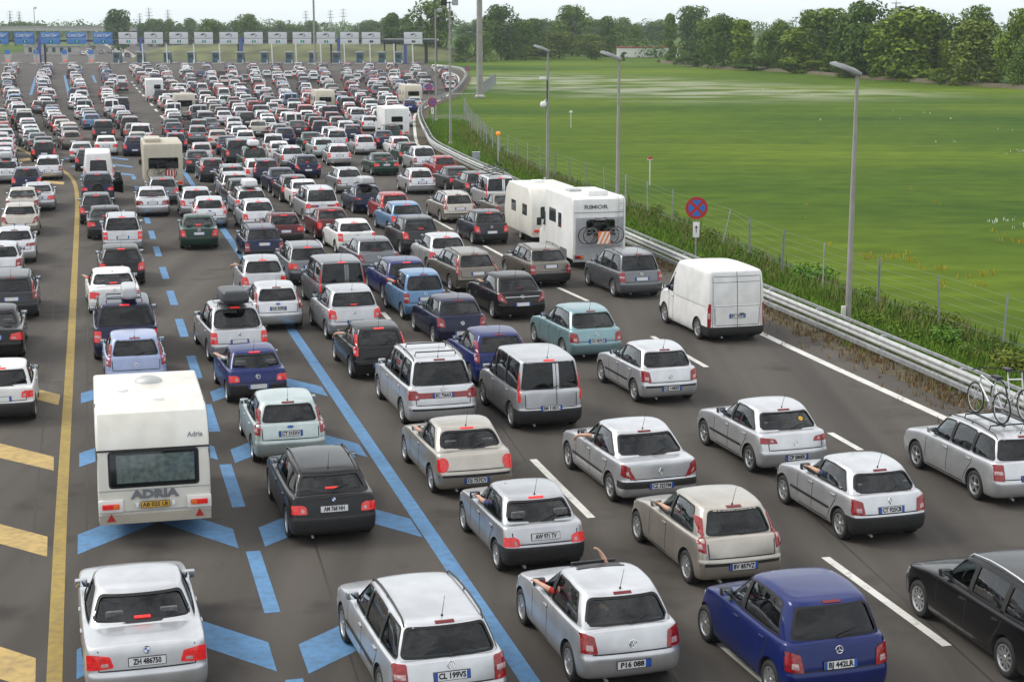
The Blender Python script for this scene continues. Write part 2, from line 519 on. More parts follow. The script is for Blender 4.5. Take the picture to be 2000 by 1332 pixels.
sweep(offset(RAIL, .10), [(-.04, .18), (-.045, .30), (-.02, .33), (.03, .33), (.03, .18)], 'lower_rail', 'galv_dull', gr)
sweep(offset(RAIL, .32), [(-.03, .70), (-.03, .78), (.03, .78), (.03, .70)], 'top_rail', 'galv_dull', gr)
mb = MB(); mb.box((0, 0, .37), (.09, .12, .74)); PM = mb.mesh('post', M_['galv_dull'])
mb = MB(); mb.box((0, 0, 0), (.30, .07, .09)); mb.box((.02, 0, .10), (.16, .12, .03)); SM_ = mb.mesh('spacer', M_['galv'])
acc = 0; last = RAIL[0]
posts = []
for i in range(1, len(RAIL)):
    acc += (RAIL[i] - last).length; last = RAIL[i]
    if acc >= 3.9:
        acc = 0
        t = RAIL[i] - RAIL[i - 1]; a = math.atan2(-t.x, t.y)
        p = offset(RAIL, .17)[i] if i < 3 else RAIL[i] + Vector((t.y, -t.x, 0)).normalized() * .17
        posts.append((p, a))
for p, a in posts:
    o = link('post', PM, gr, local(p, gr), (0, 0, a))
    if p.y < 150: link('spacer', SM_, gr, local((p.x, p.y, .60), gr), (0, 0, a))

# ---------------------------------------------------------------- wire fence
fe = empty('wire_fence', FENCE[0])
tag(fe, 'wire mesh fence on thin grey steel posts along the edge of the meadow', 'fence')
mb = MB(); mb.prism([(-.03, -.03), (.03, -.03), (.03, -.02), (-.02, -.02), (-.02, .03), (-.03, .03)], 0, 1.85, 0, 'Z'); FP = mb.mesh('fence_post', M_['galv_dull'])
fr = random.Random(3)
acc = 0; tops = []
for i in range(1, len(FENCE)):
    acc += (FENCE[i] - FENCE[i - 1]).length
    if acc >= 2.3:
        acc = 0
        tl = (fr.gauss(0, .02), fr.gauss(0, .02))
        px = 1000 + FENCE[i].x / FENCE[i].y * 3259
        if 1370 < px < 1440: tl = (-.05, .42 if px < 1405 else .28)
        o = link('fence_post', FP, fe, local(FENCE[i], fe), (tl[0], tl[1], fr.uniform(0, 6)))
        tops.append(FENCE[i] + Vector((math.sin(tl[1]) * 1.8, 0, 1.8)))
mb = MB()
for k in range(7):
    z = .15 + k * .27
    line = [Vector((p.x - (1.8 - z) * 0, p.y, z + fr.gauss(0, .03))) for p in tops]
    mb.tube([local(p, fe) for p in line], .0035, 3, cap=False)
tag(mb.obj('wire', M_['galv_dull'], fe), kind='stuff')

# ---------------------------------------------------------------- lamp posts and masts
def lamp_post(base, h, label, extra=None):
    p = G(*base)
    o = empty('street_lamp', p); tag(o, label, 'street lamp', 'street lamps on the verge')
    mb = MB(); mb.tube([(0, 0, -.1), (0, 0, h * .5), (0, 0, h)], [.105, .085, .055], 10); mb.obj('pole', M_['pole'], o, 60)
    mb = MB(); mb.lathe([(.17, 0), (.17, .04), (.11, .07)], 12); mb.obj('base_plate', M_['concrete'], o, 40)
    a = math.radians(12)
    hd = MB()
    prof = [(.12, -.02), (.10, .07), (-.15, .15), (-.55, .21), (-.82, .20), (-.92, .16), (-.90, .10), (-.1, -.04)]
    vs, fs = [], []
    for k, (s, w) in enumerate(((-1, .6), (-1, 1), (1, 1), (1, .6))):
        for x, z in prof: vs.append((x, s * .15 * (1.0 if w == 1 else 1.15), z if w == 1 else lerp_(z, .06, .35)))
    n = len(prof)
    for k in range(3):
        for i in range(n): fs.append((k * n + i, k * n + (i + 1) % n, (k + 1) * n + (i + 1) % n, (k + 1) * n + i))
    fs += [tuple(range(n)), tuple(range(3 * n, 4 * n))]
    hd.add(vs, fs)
    ob = hd.obj('lamp_head', M_['lamp_shell'], o, 50, (0, 0, h), (0, R(13), 0))
    mb = MB(); mb.bev((-.52, 0, .085), (.62, .25, .07), .03, M=Matrix.Rotation(R(7), 4, 'Y')); g2 = mb.obj('lamp_glass', M_['lampglass'], ob, 40)
    return o
def lerp_(a, b, t): return a + (b - a) * t
M_['pole'] = simple('pole_grey', (0.30, 0.29, 0.275), 0.6, 0.2, 0.12, 1.5)
M_['lamp_shell'] = simple('lamp_shell', (0.36, 0.36, 0.37), 0.4, 0.3, 0.1, 3)
M_['lampglass'] = simple('lamp_glass', (0.55, 0.57, 0.58), 0.1, 0, 0.1, 9)
M_['box_grey'] = simple('cabinet_grey', (0.34, 0.37, 0.42), 0.5, 0, 0.08, 4)
M_['cream'] = simple('cream_plastic', (0.62, 0.60, 0.53), 0.5, 0, 0.08, 4)
L1 = lamp_post((1655, 641), 8.2, 'nearest tall street lamp on the verge, slender pole with flat grey head')
L2 = lamp_post((1205, 468), 8.2, 'street lamp rising behind the white motorhome with bicycles')
L3 = lamp_post((1069, 371), 8.2, 'street lamp with cameras clamped to its pole beyond the white caravan')
for o in (L1, L3):
    mb = MB(); mb.bev((-.16, -.05, .55), (.14, .14, .38), .02); mb.obj('junction_box', M_['cream'], o, 40)
mb = MB(); mb.bev((-.30, 0, 6.62), (.40, .17, .17), .04); mb.tube([(-.1, 0, 6.6), (0, 0, 6.6)], .03, 6); mb.obj('camera_housing', M_['white'], L3, 40)
mb = MB(); mb.tube([(-.03, -.05, 5.3), (-.03, -.05, 6.5)], .045, 6); mb.obj('cable_cover', M_['black'], L3, 40)
mb = MB(); mb.lathe([(.0001, .28), (.14, .25), (.2, .12), (.19, 0), (.12, -.1), (.0001, -.13)], 14, M=Matrix.Translation((-.25, 0, 5.0))); mb.tube([(-.25, 0, 5.25), (0, 0, 5.45)], .025, 6); mb.obj('dome_camera', M_['white'], L3, 50)

def mast(base, r0, r1, h, label, name='mast', heads=0, cat='mast'):
    p = G(*base); o = empty(name, p); tag(o, label, cat)
    mb = MB(); mb.tube([(0, 0, -.1), (0, 0, h * .35), (0, 0, h)], [r0, lerp_(r0, r1, .35), r1], 12); mb.obj('pole', M_['pole'], o, 60)
    mb = MB(); mb.lathe([(r0 * 1.5, 0), (r0 * 1.5, .25), (r0 * 1.02, .4)], 12); mb.obj('footing', M_['concrete'], o, 40)
    for k in range(heads):
        mb = MB(); s = -1 if k % 2 else 1
        mb.bev((s * .45, -.12, h - .1 + .35 * (k // 2)), (.50, .26, .42), .06, M=Matrix.Rotation(R(0), 4, 'X'))
        mb.tube([(0, 0, h - .1 + .35 * (k // 2)), (s * .3, -.02, h - .1 + .35 * (k // 2))], .05, 6)
        mb.obj('floodlight', M_['lamp_shell'] if s > 0 else M_['black'], o, 40)
    return o
mast((937, 191), .46, .30, 30, 'thick grey high mast beside the bend of the guardrail')
mast((880, 286), .11, .075, 11.6, 'slim pole with floodlights at the top on the verge by the bend', 'floodlight_pole', 4, 'light pole')
mast((852, 239), .10, .07, 11.3, 'slim pole with a small camera just inside the bend of the guardrail', 'camera_pole', 1, 'pole')
mast((615, 127), .30, .22, 26, 'tall dark mast standing behind the middle of the toll plaza')
mast((72, 128), .12, .08, 14.0, 'thin lamp pole behind the second blue toll sign', 'street_lamp', 1, 'street lamp')

# amber beacon and cabinet
o = empty('warning_beacon', G(973, 322)); tag(o, 'round amber warning light glowing on a pale post on the verge', 'warning light')
mb = MB(); mb.tube([(0, 0, 0), (0, 0, 2.05)], .045, 8); mb.obj('post', M_['galv'], o, 60)
mb = MB(); mb.lathe([(.0001, 0), (.10, .03), (.155, .11), (.165, .19), (.12, .29), (.0001, .34)], 16, M=Matrix.Translation((0, 0, 2.02)))
mb.obj('lamp', simple('amber_lamp', (.75, .22, .02), .2, 0, 0, emit=(1, .25, .02), estr=.55), o, 60)
o = empty('roadside_cabinet', G(930, 318)); tag(o, 'small blue grey metal cabinet on the grass behind the guardrail', 'cabinet')
mb = MB(); mb.bev((0, 0, .36), (.52, .42, .72), .03); mb.obj('housing', M_['box_grey'], o, 40)
mb = MB(); mb.bev((0, 0, .74), (.58, .48, .06), .02); mb.obj('lid', M_['box_grey'], o, 40)
mb = MB(); mb.box((0, -.214, .36), (.44, .008, .60)); d_ = mb.obj('door', M_['box_grey'], o)
mb = MB(); mb.box((.15, -.225, .38), (.03, .02, .10)); mb.obj('latch', M_['black'], d_)

# no-stopping signs
M_['signred'] = simple('sign_red', (0.42, 0.022, 0.020), 0.4, 0, 0.06, 4)
M_['signblue2'] = simple('sign_blue_enamel', (0.03, 0.14, 0.48), 0.4, 0, 0.06, 4)
def no_stop(base, zc, r, label, arrow=False):
    p = G(*base); o = empty('traffic_sign', p, 0.0); tag(o, label, 'road sign', 'no stopping signs')
    mb = MB(); mb.tube([(0, .05, -.1), (0, .05, zc + r * .6)], .03, 8); mb.obj('post', M_['galv_dull'], o, 60)
    T = Matrix.Translation((0, 0, zc)) @ Matrix.Rotation(R(90), 4, 'X')
    mb = MB(); mb.lathe([(.0001, 0), (r, 0), (r, .012), (.0001, .012)], 32, 0, 'Z', T); mb.obj('disc', M_['signred'], o, 30)
    for k in range(4):
        a0 = 45 + 90 * k
        pts = []
        for t in range(9):
            a = R(a0 + 11 + (90 - 22) * t / 8); pts.append((r * .74 * math.cos(a), r * .74 * math.sin(a)))
        am = R(a0 + 45); pts.append((r * .17 * math.cos(am), r * .17 * math.sin(am)))
        mb = MB(); mb.prism([(x, zc + z) for x, z in pts], -.0165, -.0125, 0, 'Y'); mb.obj('blue_sector', M_['signblue2'], o)
        sc_ = [(x * 1.045 + .02 * r * math.cos(am), z * 1.045 + .02 * r * math.sin(am)) for x, z in pts]
    if arrow:
        zz = zc - r - .42
        mb = MB(); mb.bev((0, 0, zz), (.26, .015, .62), .006); pl_ = mb.obj('arrow_plate', M_['white'], o, 30)
        mb = MB(); mb.prism([(-.016, zz - .12), (.016, zz - .12), (.016, zz + .10), (.05, zz + .06), (.07, zz + .08), (0, zz + .17), (-.07, zz + .08), (-.05, zz + .06), (-.016, zz + .10)], -.014, -.010, 0, 'Y'); mb.obj('arrow', M_['ink0'], pl_)
    return o
M_['ink0'] = simple('sign_black', (0.015, 0.015, 0.016), 0.5, 0, 0)
no_stop((1358, 530), 2.55, .45, 'large round red and blue no stopping sign with arrow plate behind the guardrail', True)
no_stop((845, 246), 2.30, .44, 'round red and blue no stopping sign inside the bend, the lower of two', True)
no_stop((838, 208), 2.30, .44, 'round no stopping sign beside the caravan at the bend, the upper of two')
no_stop((913, 157), 2.0, .46, 'small far round no stopping sign at the outermost bulge of the guardrail')
# pipeline marker posts in the meadow
for (bx, by, h, lab) in ((1269, 362, 1.6, 'pale yellow marker post with small red and white cap in the meadow'), (1115, 250, 1.5, 'white marker post standing alone in the meadow, the farther one')):
    o = empty('marker_post', G(bx, by)); tag(o, lab, 'post')
    mb = MB(); mb.tube([(0, 0, 0), (0, 0, h)], .04, 6); mb.obj('post', M_['cream'], o, 60)
    mb = MB(); mb.prism([(-.16, h), (.16, h), (.12, h + .1), (0, h + .19), (-.12, h + .1)], -.05, .05, 0, 'Y'); mb.obj('cap', M_['red'] if bx > 1200 else M_['white'], o)
    mb = MB(); mb.box((0, 0, h - .02), (.36, .08, .05)); mb.obj('collar', M_['white'], o)
# far side rail that branches from the bend to the mast, and the dark fence behind it
o = empty('side_railing', G(875, 193)); tag(o, 'low grey railing running from the bend of the guardrail to the mast', 'railing')
A, B = G(868, 196), G(934, 194)
for k in range(7):
    p = A.lerp(B, k / 6); mb = MB(); mb.box((0, 0, .4), (.08, .08, .8)); mb.obj('post', M_['galv_dull'], o, None, local(p, o))
mb = MB(); mb.tube([local((A.x, A.y, .75), o), local((B.x, B.y, .75), o)], .06, 6); mb.obj('rail', M_['galv'], o, 60)
o = empty('panel_fence', G(990, 190)); tag(o, 'short dark slatted fence on the slope right of the high mast', 'fence')
A, B = G(945, 183), G(967, 165)
for k in range(16):
    p = A.lerp(B, k / 15); mb = MB(); mb.box((0, 0, .85), (.34, .06, 1.7)); mb.obj('slat', M_['galv_dull'], o, None, local(p, o), (0, 0, .4))
# ---------------------------------------------------------------- grasses
def blade_mat(name, c1, c2, c3=None):
    m, n, l, b = new_mat(name)
    gi = n.new("ShaderNodeNewGeometry")
    r = n.new("ShaderNodeValToRGB")
    r.color_ramp.elements[0].color = (*c1, 1); r.color_ramp.elements[1].color = (*c2, 1)
    if c3:
        e = r.color_ramp.elements.new(0.85); e.color = (*c3, 1)
    l.new(gi.outputs['Random Per Island'], r.inputs[0])
    l.new(r.outputs[0], b.inputs['Base Color'])
    b.inputs['Roughness'].default_value = 0.8
    b.inputs['Specular IOR Level'].default_value = 0.15
    return m
M_['blade_green'] = blade_mat('grass_green', (0.075, 0.170, 0.014), (0.165, 0.265, 0.030))
M_['blade_mix'] = blade_mat('grass_mixed', (0.060, 0.130, 0.014), (0.20, 0.19, 0.060), (0.140, 0.205, 0.035))
M_['blade_light'] = blade_mat('grass_light', (0.060, 0.120, 0.012), (0.105, 0.160, 0.020))
M_['blade_dry'] = blade_mat('grass_dry', (0.12, 0.075, 0.030), (0.27, 0.20, 0.10))
M_['flower_y'] = blade_mat('flowers_yellow', (0.30, 0.23, 0.015), (0.42, 0.33, 0.03))
M_['flower_w'] = blade_mat('flowers_white', (0.50, 0.52, 0.46), (0.75, 0.75, 0.70))

def tufts(name, label, pts, mat, hmin, hmax, wid, nb, seed, spread=.12, cat='grass'):
    q = random.Random(seed)
    vs, fs = [], []
    for p in pts:
        s = q.uniform(.7, 1.3)
        for k in range(nb):
            a = q.uniform(0, 6.283); h = q.uniform(hmin, hmax) * s; r = q.uniform(0, spread); lean = q.uniform(.1, .6) * h
            bx, by = p[0] + r * math.cos(a), p[1] + r * math.sin(a)
            c, t = math.cos(a + 1.57) * wid * .5, math.sin(a + 1.57) * wid * .5
            i = len(vs)
            vs += [(bx - c, by - t, -.05), (bx + c, by + t, -.05), (bx + c * .7 + math.cos(a) * lean * .45, by + t * .7 + math.sin(a) * lean * .45, h * .6), (bx - c * .7 + math.cos(a) * lean * .45, by - t * .7 + math.sin(a) * lean * .45, h * .6), (bx + math.cos(a) * lean, by + math.sin(a) * lean, h)]
            fs += [(i, i + 1, i + 2, i + 3), (i + 3, i + 2, i + 4)]
    mb = MB(); mb.v, mb.f, mb.m = vs, fs, [0] * len(fs)
    o = link(name, mb.mesh(name, M_[mat], None, fix=False))
    tag(o, label, cat, kind='stuff')
    return o
vr = random.Random(11)
def between(la, lb, n, lo=0, hi=1, ymax=1e9, wgt=1.0):
    out = []
    tries = 0
    while len(out) < n and tries < n * 12:
        tries += 1
        t = vr.random() ** wgt
        a = la[min(len(la) - 1, int(t * (len(la) - 1)))]; b = lb[min(len(lb) - 1, int(t * (len(lb) - 1)))]
        u = vr.uniform(lo, hi)
        p = a.lerp(b, u)
        p.x += vr.gauss(0, .4); p.y += vr.gauss(0, 1.2)
        if 28 < p.y < ymax: out.append(p)
    return out
RL = [p for p in RAIL if p.y < 175]; FL = [p for p in FENCE if p.y < 175]
RO = offset(RL, 1.0)
# resample both by distance from the camera so that pairs face each other
def by_y(L_, n=120):
    ys = [p.y for p in L_]; lo, hi = min(ys), max(ys); out = []
    for i in range(n):
        y = lo + (hi - lo) * i / (n - 1)
        k = min(range(len(L_)), key=lambda j: abs(L_[j].y - y)); out.append(L_[k])
    return out
lo_y = max(min(p.y for p in RO), min(p.y for p in FL)); hi_y = min(max(p.y for p in RO), max(p.y for p in FL))
RV = by_y([p for p in RO if lo_y <= p.y <= hi_y]); FV = by_y([p for p in FL if lo_y <= p.y <= hi_y])
tufts('verge_grass', 'short green grass on the verge behind the guardrail', between(RV, FV, 17000, 0, .85, 175, 1.3), 'blade_green', .12, .34, .035, 5, 1, .2)
tufts('tall_weeds', 'tall rank weeds and seed heads along the wire fence', between(RV, FV, 6000, .58, 1.12, 150, 1.5), 'blade_mix', .15, .45, .05, 5, 2, .25)
tufts('dry_grass', 'straw coloured dry grass at the foot of the fence', between(RV, FV, 600, .62, 1.08, 160, 1.2), 'blade_dry', .2, .55, .04, 6, 3, .2)
tufts('litter_grass', 'withered brown stalks under the guardrail', between(offset(by_y([p for p in RL]), -.5), offset(by_y([p for p in RL]), .9), 4200, 0, 1, 140, 1.5), 'blade_dry', .05, .20, .035, 4, 4, .12)
# leafy weed clumps on the nearer verge: each a bush
def leaf_cloud(cl, n, size, seed, flat=.5):
    q = random.Random(seed)
    vs, fs = [], []
    tot = sum(c[3] ** 2 for c in cl)
    for (cx, cy, cz_, r, *rz) in cl:
        sz = rz[0] if rz else 1.0
        for k in range(max(4, int(n * r * r / tot))):
            u = Vector((q.gauss(0, 1), q.gauss(0, 1), q.gauss(0, 1)))
            if u.length < 1e-4: continue
            u.normalize()
            rad = r * (q.random() ** .33 if q.random() < .35 else q.uniform(.86, 1.06))
            p = Vector((cx, cy, cz_)) + Vector((u.x * rad, u.y * rad, u.z * rad * sz))
            nrm = (u + Vector((q.gauss(0, flat), q.gauss(0, flat), q.gauss(0, flat) + .35))).normalized()
            a = nrm.orthogonal().normalized(); b = nrm.cross(a)
            w = q.uniform(0, 6.283); a, b = a * math.cos(w) + b * math.sin(w), b * math.cos(w) - a * math.sin(w)
            s = size * q.uniform(.6, 1.4)
            i = len(vs)
            vs += [p - a * s * .6, p + b * s * .32, p + a * s * .6, p - b * s * .32]
            fs.append((i, i + 1, i + 2, i + 3))
    return vs, fs
def leaf_mat(name, c1, c2):
    m, n, l, b = new_mat(name)
    gi = n.new("ShaderNodeNewGeometry"); oi = n.new("ShaderNodeObjectInfo")
    r = n.new("ShaderNodeValToRGB")
    r.color_ramp.elements[0].color = (*c1, 1); r.color_ramp.elements[1].color = (*c2, 1)
    l.new(gi.outputs['Random Per Island'], r.inputs[0])
    l.new(mixc(n, l, 1.0, r.outputs[0], oi.outputs['Color'], 'MULTIPLY'), b.inputs['Base Color'])
    b.inputs['Roughness'].default_value = 0.7
    b.inputs['Specular IOR Level'].default_value = 0.2
    return m
M_['leaf'] = leaf_mat('leaves', (0.038, 0.080, 0.010), (0.130, 0.205, 0.028))
M_['bark'] = simple('bark', (0.085, 0.070, 0.055), 0.9, 0, 0.3, 3)
bush_m = []
for k in range(4):
    q = random.Random(40 + k)
    cl = [(q.gauss(0, .35), q.gauss(0, .35), q.uniform(.15, .6), q.uniform(.22, .42), .9) for _ in range(7)]
    v, f = leaf_cloud(cl, 650, .10, 50 + k)
    mb = MB(); mb.add(v, f); bush_m.append(mb.mesh('foliage', M_['leaf'], None, fix=False))
bushes = [(1715, 640), (1762, 668), (1835, 680), (1905, 700), (1965, 735), (1850, 640), (1790, 622), (1690, 588), (1585, 548), (1390, 470), (1290, 425), (1465, 510), (1950, 690)]
side = lambda x: 'beside the near lamp post' if 1600 < x < 1760 else ('at the right edge of the picture' if x > 1900 else ('near the round sign' if x < 1480 else 'right of the near lamp post'))
ORD = ['', 'first', 'second', 'third', 'fourth', 'fifth', 'sixth', 'seventh', 'eighth', 'ninth', 'tenth', 'eleventh', 'twelfth', 'thirteenth', 'fourteenth', 'fifteenth', 'sixteenth', 'seventeenth', 'eighteenth', 'nineteenth', 'twentieth', 'twenty-first', 'twenty-second']
bn = {}
for i, (x, y) in enumerate(sorted(bushes)):
    bn[side(x)] = bn.get(side(x), 0) + 1
    o = link('weed_bush', bush_m[i % 4], None, G(x, y), (0, 0, vr.uniform(0, 6)))
    s = vr.uniform(.6, 1.05); o.scale = (s * 1.2, s * 1.2, s)
    o.color = (vr.uniform(.9, 1.4), vr.uniform(1.0, 1.35), vr.uniform(.6, 1.0), 1)
    o.name = 'weed_bush'
    tag(o, f'{ORD[bn[side(x)]]} leafy weed clump from the left {side(x)}', 'bush', 'weed clumps on the verge')
# meadow texture near the fence, flowers
def field_pts(n, x0, x1, y0, y1, pw=1.0):
    out = []
    for _ in range(n):
        y = y0 + (y1 - y0) * vr.random() ** pw
        p = G(vr.uniform(x0, x1), y)
        k = min(range(0, len(FENCE), 3), key=lambda j: abs(FENCE[j].y - p.y))
        if p.x > FENCE[k].x + .8: out.append(p)
    return out
yl = []
for cx, cy, k in ((1705, 502, 60), (1735, 500, 50), (1765, 495, 40), (1765, 506, 40), (1802, 520, 40), (1835, 525, 40), (1870, 540, 25), (1920, 532, 60), (1955, 452, 25), (1965, 470, 30), (1990, 472, 40), (1837, 397, 18), (1670, 500, 25), (1625, 484, 16), (1775, 372, 15), (1835, 555, 25), (1910, 555, 30), (1560, 400, 10), (1585, 425, 8)):
    for _ in range(int(k * .13)): yl.append(G(cx + vr.gauss(0, 11), cy + vr.gauss(0, 3)))
tufts('yellow_flowers', 'loose drifts of yellow flowers in the meadow behind the fence', yl, 'flower_y', .08, .16, .05, 3, 6, .2, 'flowers')
wl_ = []
for cx, cy, k in ((1945, 432, 25), (1965, 428, 25), (1985, 440, 20), (1855, 278, 14), (1990, 298, 30), (1760, 218, 8), (1745, 233, 6), (1800, 220, 10), (1870, 236, 8), (1960, 252, 10), (1600, 236, 6), (1710, 155, 10), (1740, 162, 8), (1500, 175, 20), (1560, 185, 20)):
    for _ in range(k // 5): wl_.append(G(cx + vr.gauss(0, 12), cy + vr.gauss(0, 3)))
tufts('white_flowers', 'small scattered patches of white flowers in the meadow', wl_, 'flower_w', .08, .15, .045, 2, 7, .2, 'flowers')

# ---------------------------------------------------------------- trees
def tree_proto(seed, kind):
    """unit tree: height 1, crown width by kind"""
    q = random.Random(seed)
    W = {'round': .42, 'tall': .30, 'column': .17, 'shrub': .55, 'willow': .50}[kind]
    z0 = {'round': .16, 'tall': .10, 'column': .06, 'shrub': .02, 'willow': .03}[kind]
    cl = []
    nC = {'round': 26, 'tall': 26, 'column': 18, 'shrub': 20, 'willow': 30}[kind]
    for k in range(nC):
        t = (k + .5) / nC
        z = z0 + (1 - z0) * t
        if kind == 'column': w = W * math.sin(math.pi * min(1, .12 + t * .88)) ** .6
        elif kind == 'willow': w = W * (1 - .75 * t ** 2.2)
        elif kind == 'shrub': w = W * (1 - .6 * t ** 1.6)
        else: w = W * math.sin(math.pi * (.10 + .84 * t)) ** .7
        a = q.uniform(0, 6.283) + k * 2.4
        rr = w * q.uniform(.25, .80)
        r = q.uniform(.10, .185) * (1.1 if kind in ('willow', 'round') else 1.0) * (.70 if kind == 'column' else 1)
        cl.append((rr * math.cos(a), rr * math.sin(a), min(z, 1 - r * .9), r, q.uniform(.75, 1.1)))
    v, f = leaf_cloud(cl, 3600, .048, seed + 5, .6)
    mb = MB(); mb.add(v, f); crown = mb.mesh('crown', M_['leaf'], None, fix=False)
    mb = MB()
    mb.tube([(0, 0, -.02), (.006, .004, z0 + .15), (0, 0, .75)], [.026, .018, .006], 7)
    for k in range(7):
        c = cl[int((k + 1) * len(cl) / 9)]
        b0 = (0, 0, max(.05, c[2] - .2)); mb.tube([b0, ((c[0]) * .55, c[1] * .55, c[2] - .07), c[:3]], [.010, .007, .003], 5)
    return crown, mb.mesh('trunk', M_['bark'], 60)
PROTO = {k: [tree_proto(100 + i * 13 + j, k) for j in range(2)] for i, k in enumerate(('round', 'tall', 'column', 'shrub', 'willow'))}
_ti = [0]
def tree(x, by, ty, wpx, kind, tint, label, name='tree', group=None):
    p = G(x, by)
    top = AT(x, ty, p.y).z
    cr, tr = PROTO[kind][_ti[0] % 2]; _ti[0] += 1
    o = empty(name, p, vr.uniform(0, 6.28)); tag(o, label, 'tree' if name == 'tree' else 'bush', group)
    s = max(1.0, top)
    wid = 1.42 * wpx * p.y / 3259 / ({'round': .90, 'tall': .66, 'column': .44, 'shrub': 1.15, 'willow': 1.05}[kind])
    c = link('crown', cr, o); c.scale = (wid, wid, s); c.color = (*tint, 1)
    t = link('trunk', tr, o); t.scale = (max(1, s * .9), max(1, s * .9), s)
    return o
T_ = {'dk': (.72, .80, .75), 'md': (1.1, 1.08, .85), 'lt': (1.5, 1.32, .8), 'yl': (1.7, 1.45, .75), 'gy': (1.15, 1.12, 1.35), 'br': (1.25, 1.02, .95), 'hz': (.95, 1.05, 1.4), 'hz2': (1.6, 1.8, 2.8)}  # hz entries put the blue of distance haze into the leaf tint
W1 = 'trees behind the meadow'
for (x, b, t, w, k, c, lab) in (
    (1987, 170, 18, 70, 'round', 'lt', 'tall light green tree at the right end of the tree line'),
    (1990, 172, 75, 60, 'willow', 'gy', 'grey green bush tree at the right edge under a taller tree'),
    (1905, 166, 42, 125, 'willow', 'br', 'broad rounded willow with brownish top, second from the right edge'),
    (1902, 158, 10, 62, 'round', 'gy', 'pale double topped tree peeping over the broad willow'),
    (1842, 158, 78, 50, 'shrub', 'yl', 'small yellowish bush left of the broad willow'),
    (1825, 156, 25, 75, 'round', 'md', 'green tree behind the small yellowish bush'),
    (1778, 158, 14, 100, 'tall', 'lt', 'bright green many topped tree right of the near lamp head'),
    (1725, 155, 40, 60, 'tall', 'lt', 'light green tree just right of the near lamp head'),
    (1690, 152, 3, 95, 'round', 'dk', 'dark tall tree behind the near lamp head'),
    (1672, 150, 60, 75, 'willow', 'gy', 'grey green rounded tree below the dark tall tree'),
    (1640, 150, 58, 50, 'shrub', 'dk', 'dark bush at the foot of the tree line behind the near lamp head'),
    (1612, 142, 18, 80, 'tall', 'md', 'tall olive tree left of the near lamp head'),
    (1578, 140, 20, 60, 'round', 'br', 'brownish topped tree in the middle of the right tree line'),
    (1553, 143, 52, 58, 'column', 'lt', 'egg shaped light green poplar standing forward of the tree line'),
    (1522, 138, 40, 58, 'willow', 'gy', 'grey green tree left of the egg shaped poplar'),
    (1500, 138, 58, 50, 'shrub', 'md', 'low rounded bush beside the grey green tree'),
    (1449, 136, 40, 42, 'column', 'yl', 'slim yellow green poplar standing apart in front of dark trees'),
    (1412, 134, 27, 72, 'willow', 'dk', 'dark broad tree left of the slim yellow green poplar'),
    (1385, 130, 35, 50, 'tall', 'md', 'medium green tree left of the dark broad tree'),
    (1352, 118, 11, 60, 'round', 'dk', 'tall dark round tree rising above its neighbours at mid tree line'),
    (1308, 124, 28, 24, 'column', 'gy', 'thin wispy grey tree in front of the white shed'),
    (1335, 127, 98, 36, 'shrub', 'gy', 'grey low bush at the end of the white shed'),
    (1218, 119, 102, 16, 'shrub', 'dk', 'small dark bush in front of the left end of the white shed'),
    (1186, 112, 33, 28, 'tall', 'dk', 'narrow dark tree behind the second lamp head'),
    (1208, 106, 46, 40, 'round', 'md', 'rounded green tree left of the white shed'),
    (1240, 104, 50, 34, 'round', 'md', 'rounded tree right above the roof of the white shed'),
    (1155, 117, 66, 55, 'round', 'br', 'low spreading brownish tree left of the second lamp head'),
    (1092, 115, 62, 56, 'round', 'br', 'low brownish tree beside the third lamp post'),
    (1117, 110, 11, 68, 'round', 'md', 'tall round tree between the two nearer lamp heads'),
    (1064, 110, 62, 30, 'round', 'dk', 'small dark tree left of the third lamp post'),
    (1045, 112, 37, 32, 'tall', 'dk', 'slender dark tree right of the high mast'),
    (1022, 116, 40, 34, 'tall', 'md', 'green tree two trees right of the high mast'),
    (978, 118, 10, 64, 'round', 'dk', 'big dark tree just right of the high mast'),
    (1002, 118, 60, 44, 'willow', 'dk', 'dark rounded bush at the corner of the meadow'),
    (945, 120, 62, 40, 'willow', 'md', 'green bush tree behind the high mast'),
    (905, 122, 70, 44, 'willow', 'dk', 'dark green tree left of the high mast'),
    (842, 116, 0, 78, 'round', 'md', 'tall round tree behind the right end of the toll plaza'),
    (790, 112, 52, 40, 'tall', 'dk', 'dark tree behind the rightmost white toll sign'),
    (765, 110, 27, 30, 'column', 'dk', 'pointed dark tree left of the tall tree by the toll plaza'),
    (485, 105, 27, 40, 'round', 'gy', 'rounded tree above the toll signs near the middle'),
    (410, 104, 38, 46, 'round', 'md', 'green tree above the fifth white toll sign'),
    (232, 104, 18, 46, 'round', 'dk', 'isolated big round tree above the rightmost blue toll sign')):
    tree(x, b, t, w, k, T_[c], lab, group=W1 if x > 880 else 'trees behind the toll plaza')
far = random.Random(5)
FT = []
for i in range(13): FT.append((250 + i * 21 + far.uniform(-6, 6), 92, far.uniform(36, 48), far.uniform(22, 34), far.choice(['round', 'willow'])))
for i in range(5): FT.append((12 + i * 17, 90, far.uniform(40, 48), 20, 'round'))
for i in range(6): FT.append((500 + i * 22, 90, far.uniform(40, 52), 26, 'round'))
for i in range(9): FT.append((705 + i * 17, 90, far.uniform(34, 48), 28, 'round'))
for i in range(16): FT.append((905 + i * 26 + far.uniform(-6, 6), 92, far.uniform(33, 48), far.uniform(28, 40), far.choice(['round', 'tall'])))
def where(x): return 'left of the isolated round tree' if x < 200 else ('above the white toll signs' if x < 650 else ('behind the right end of the toll plaza' if x < 880 else 'behind the meadow trees near the white shed'))
fn_ = {}
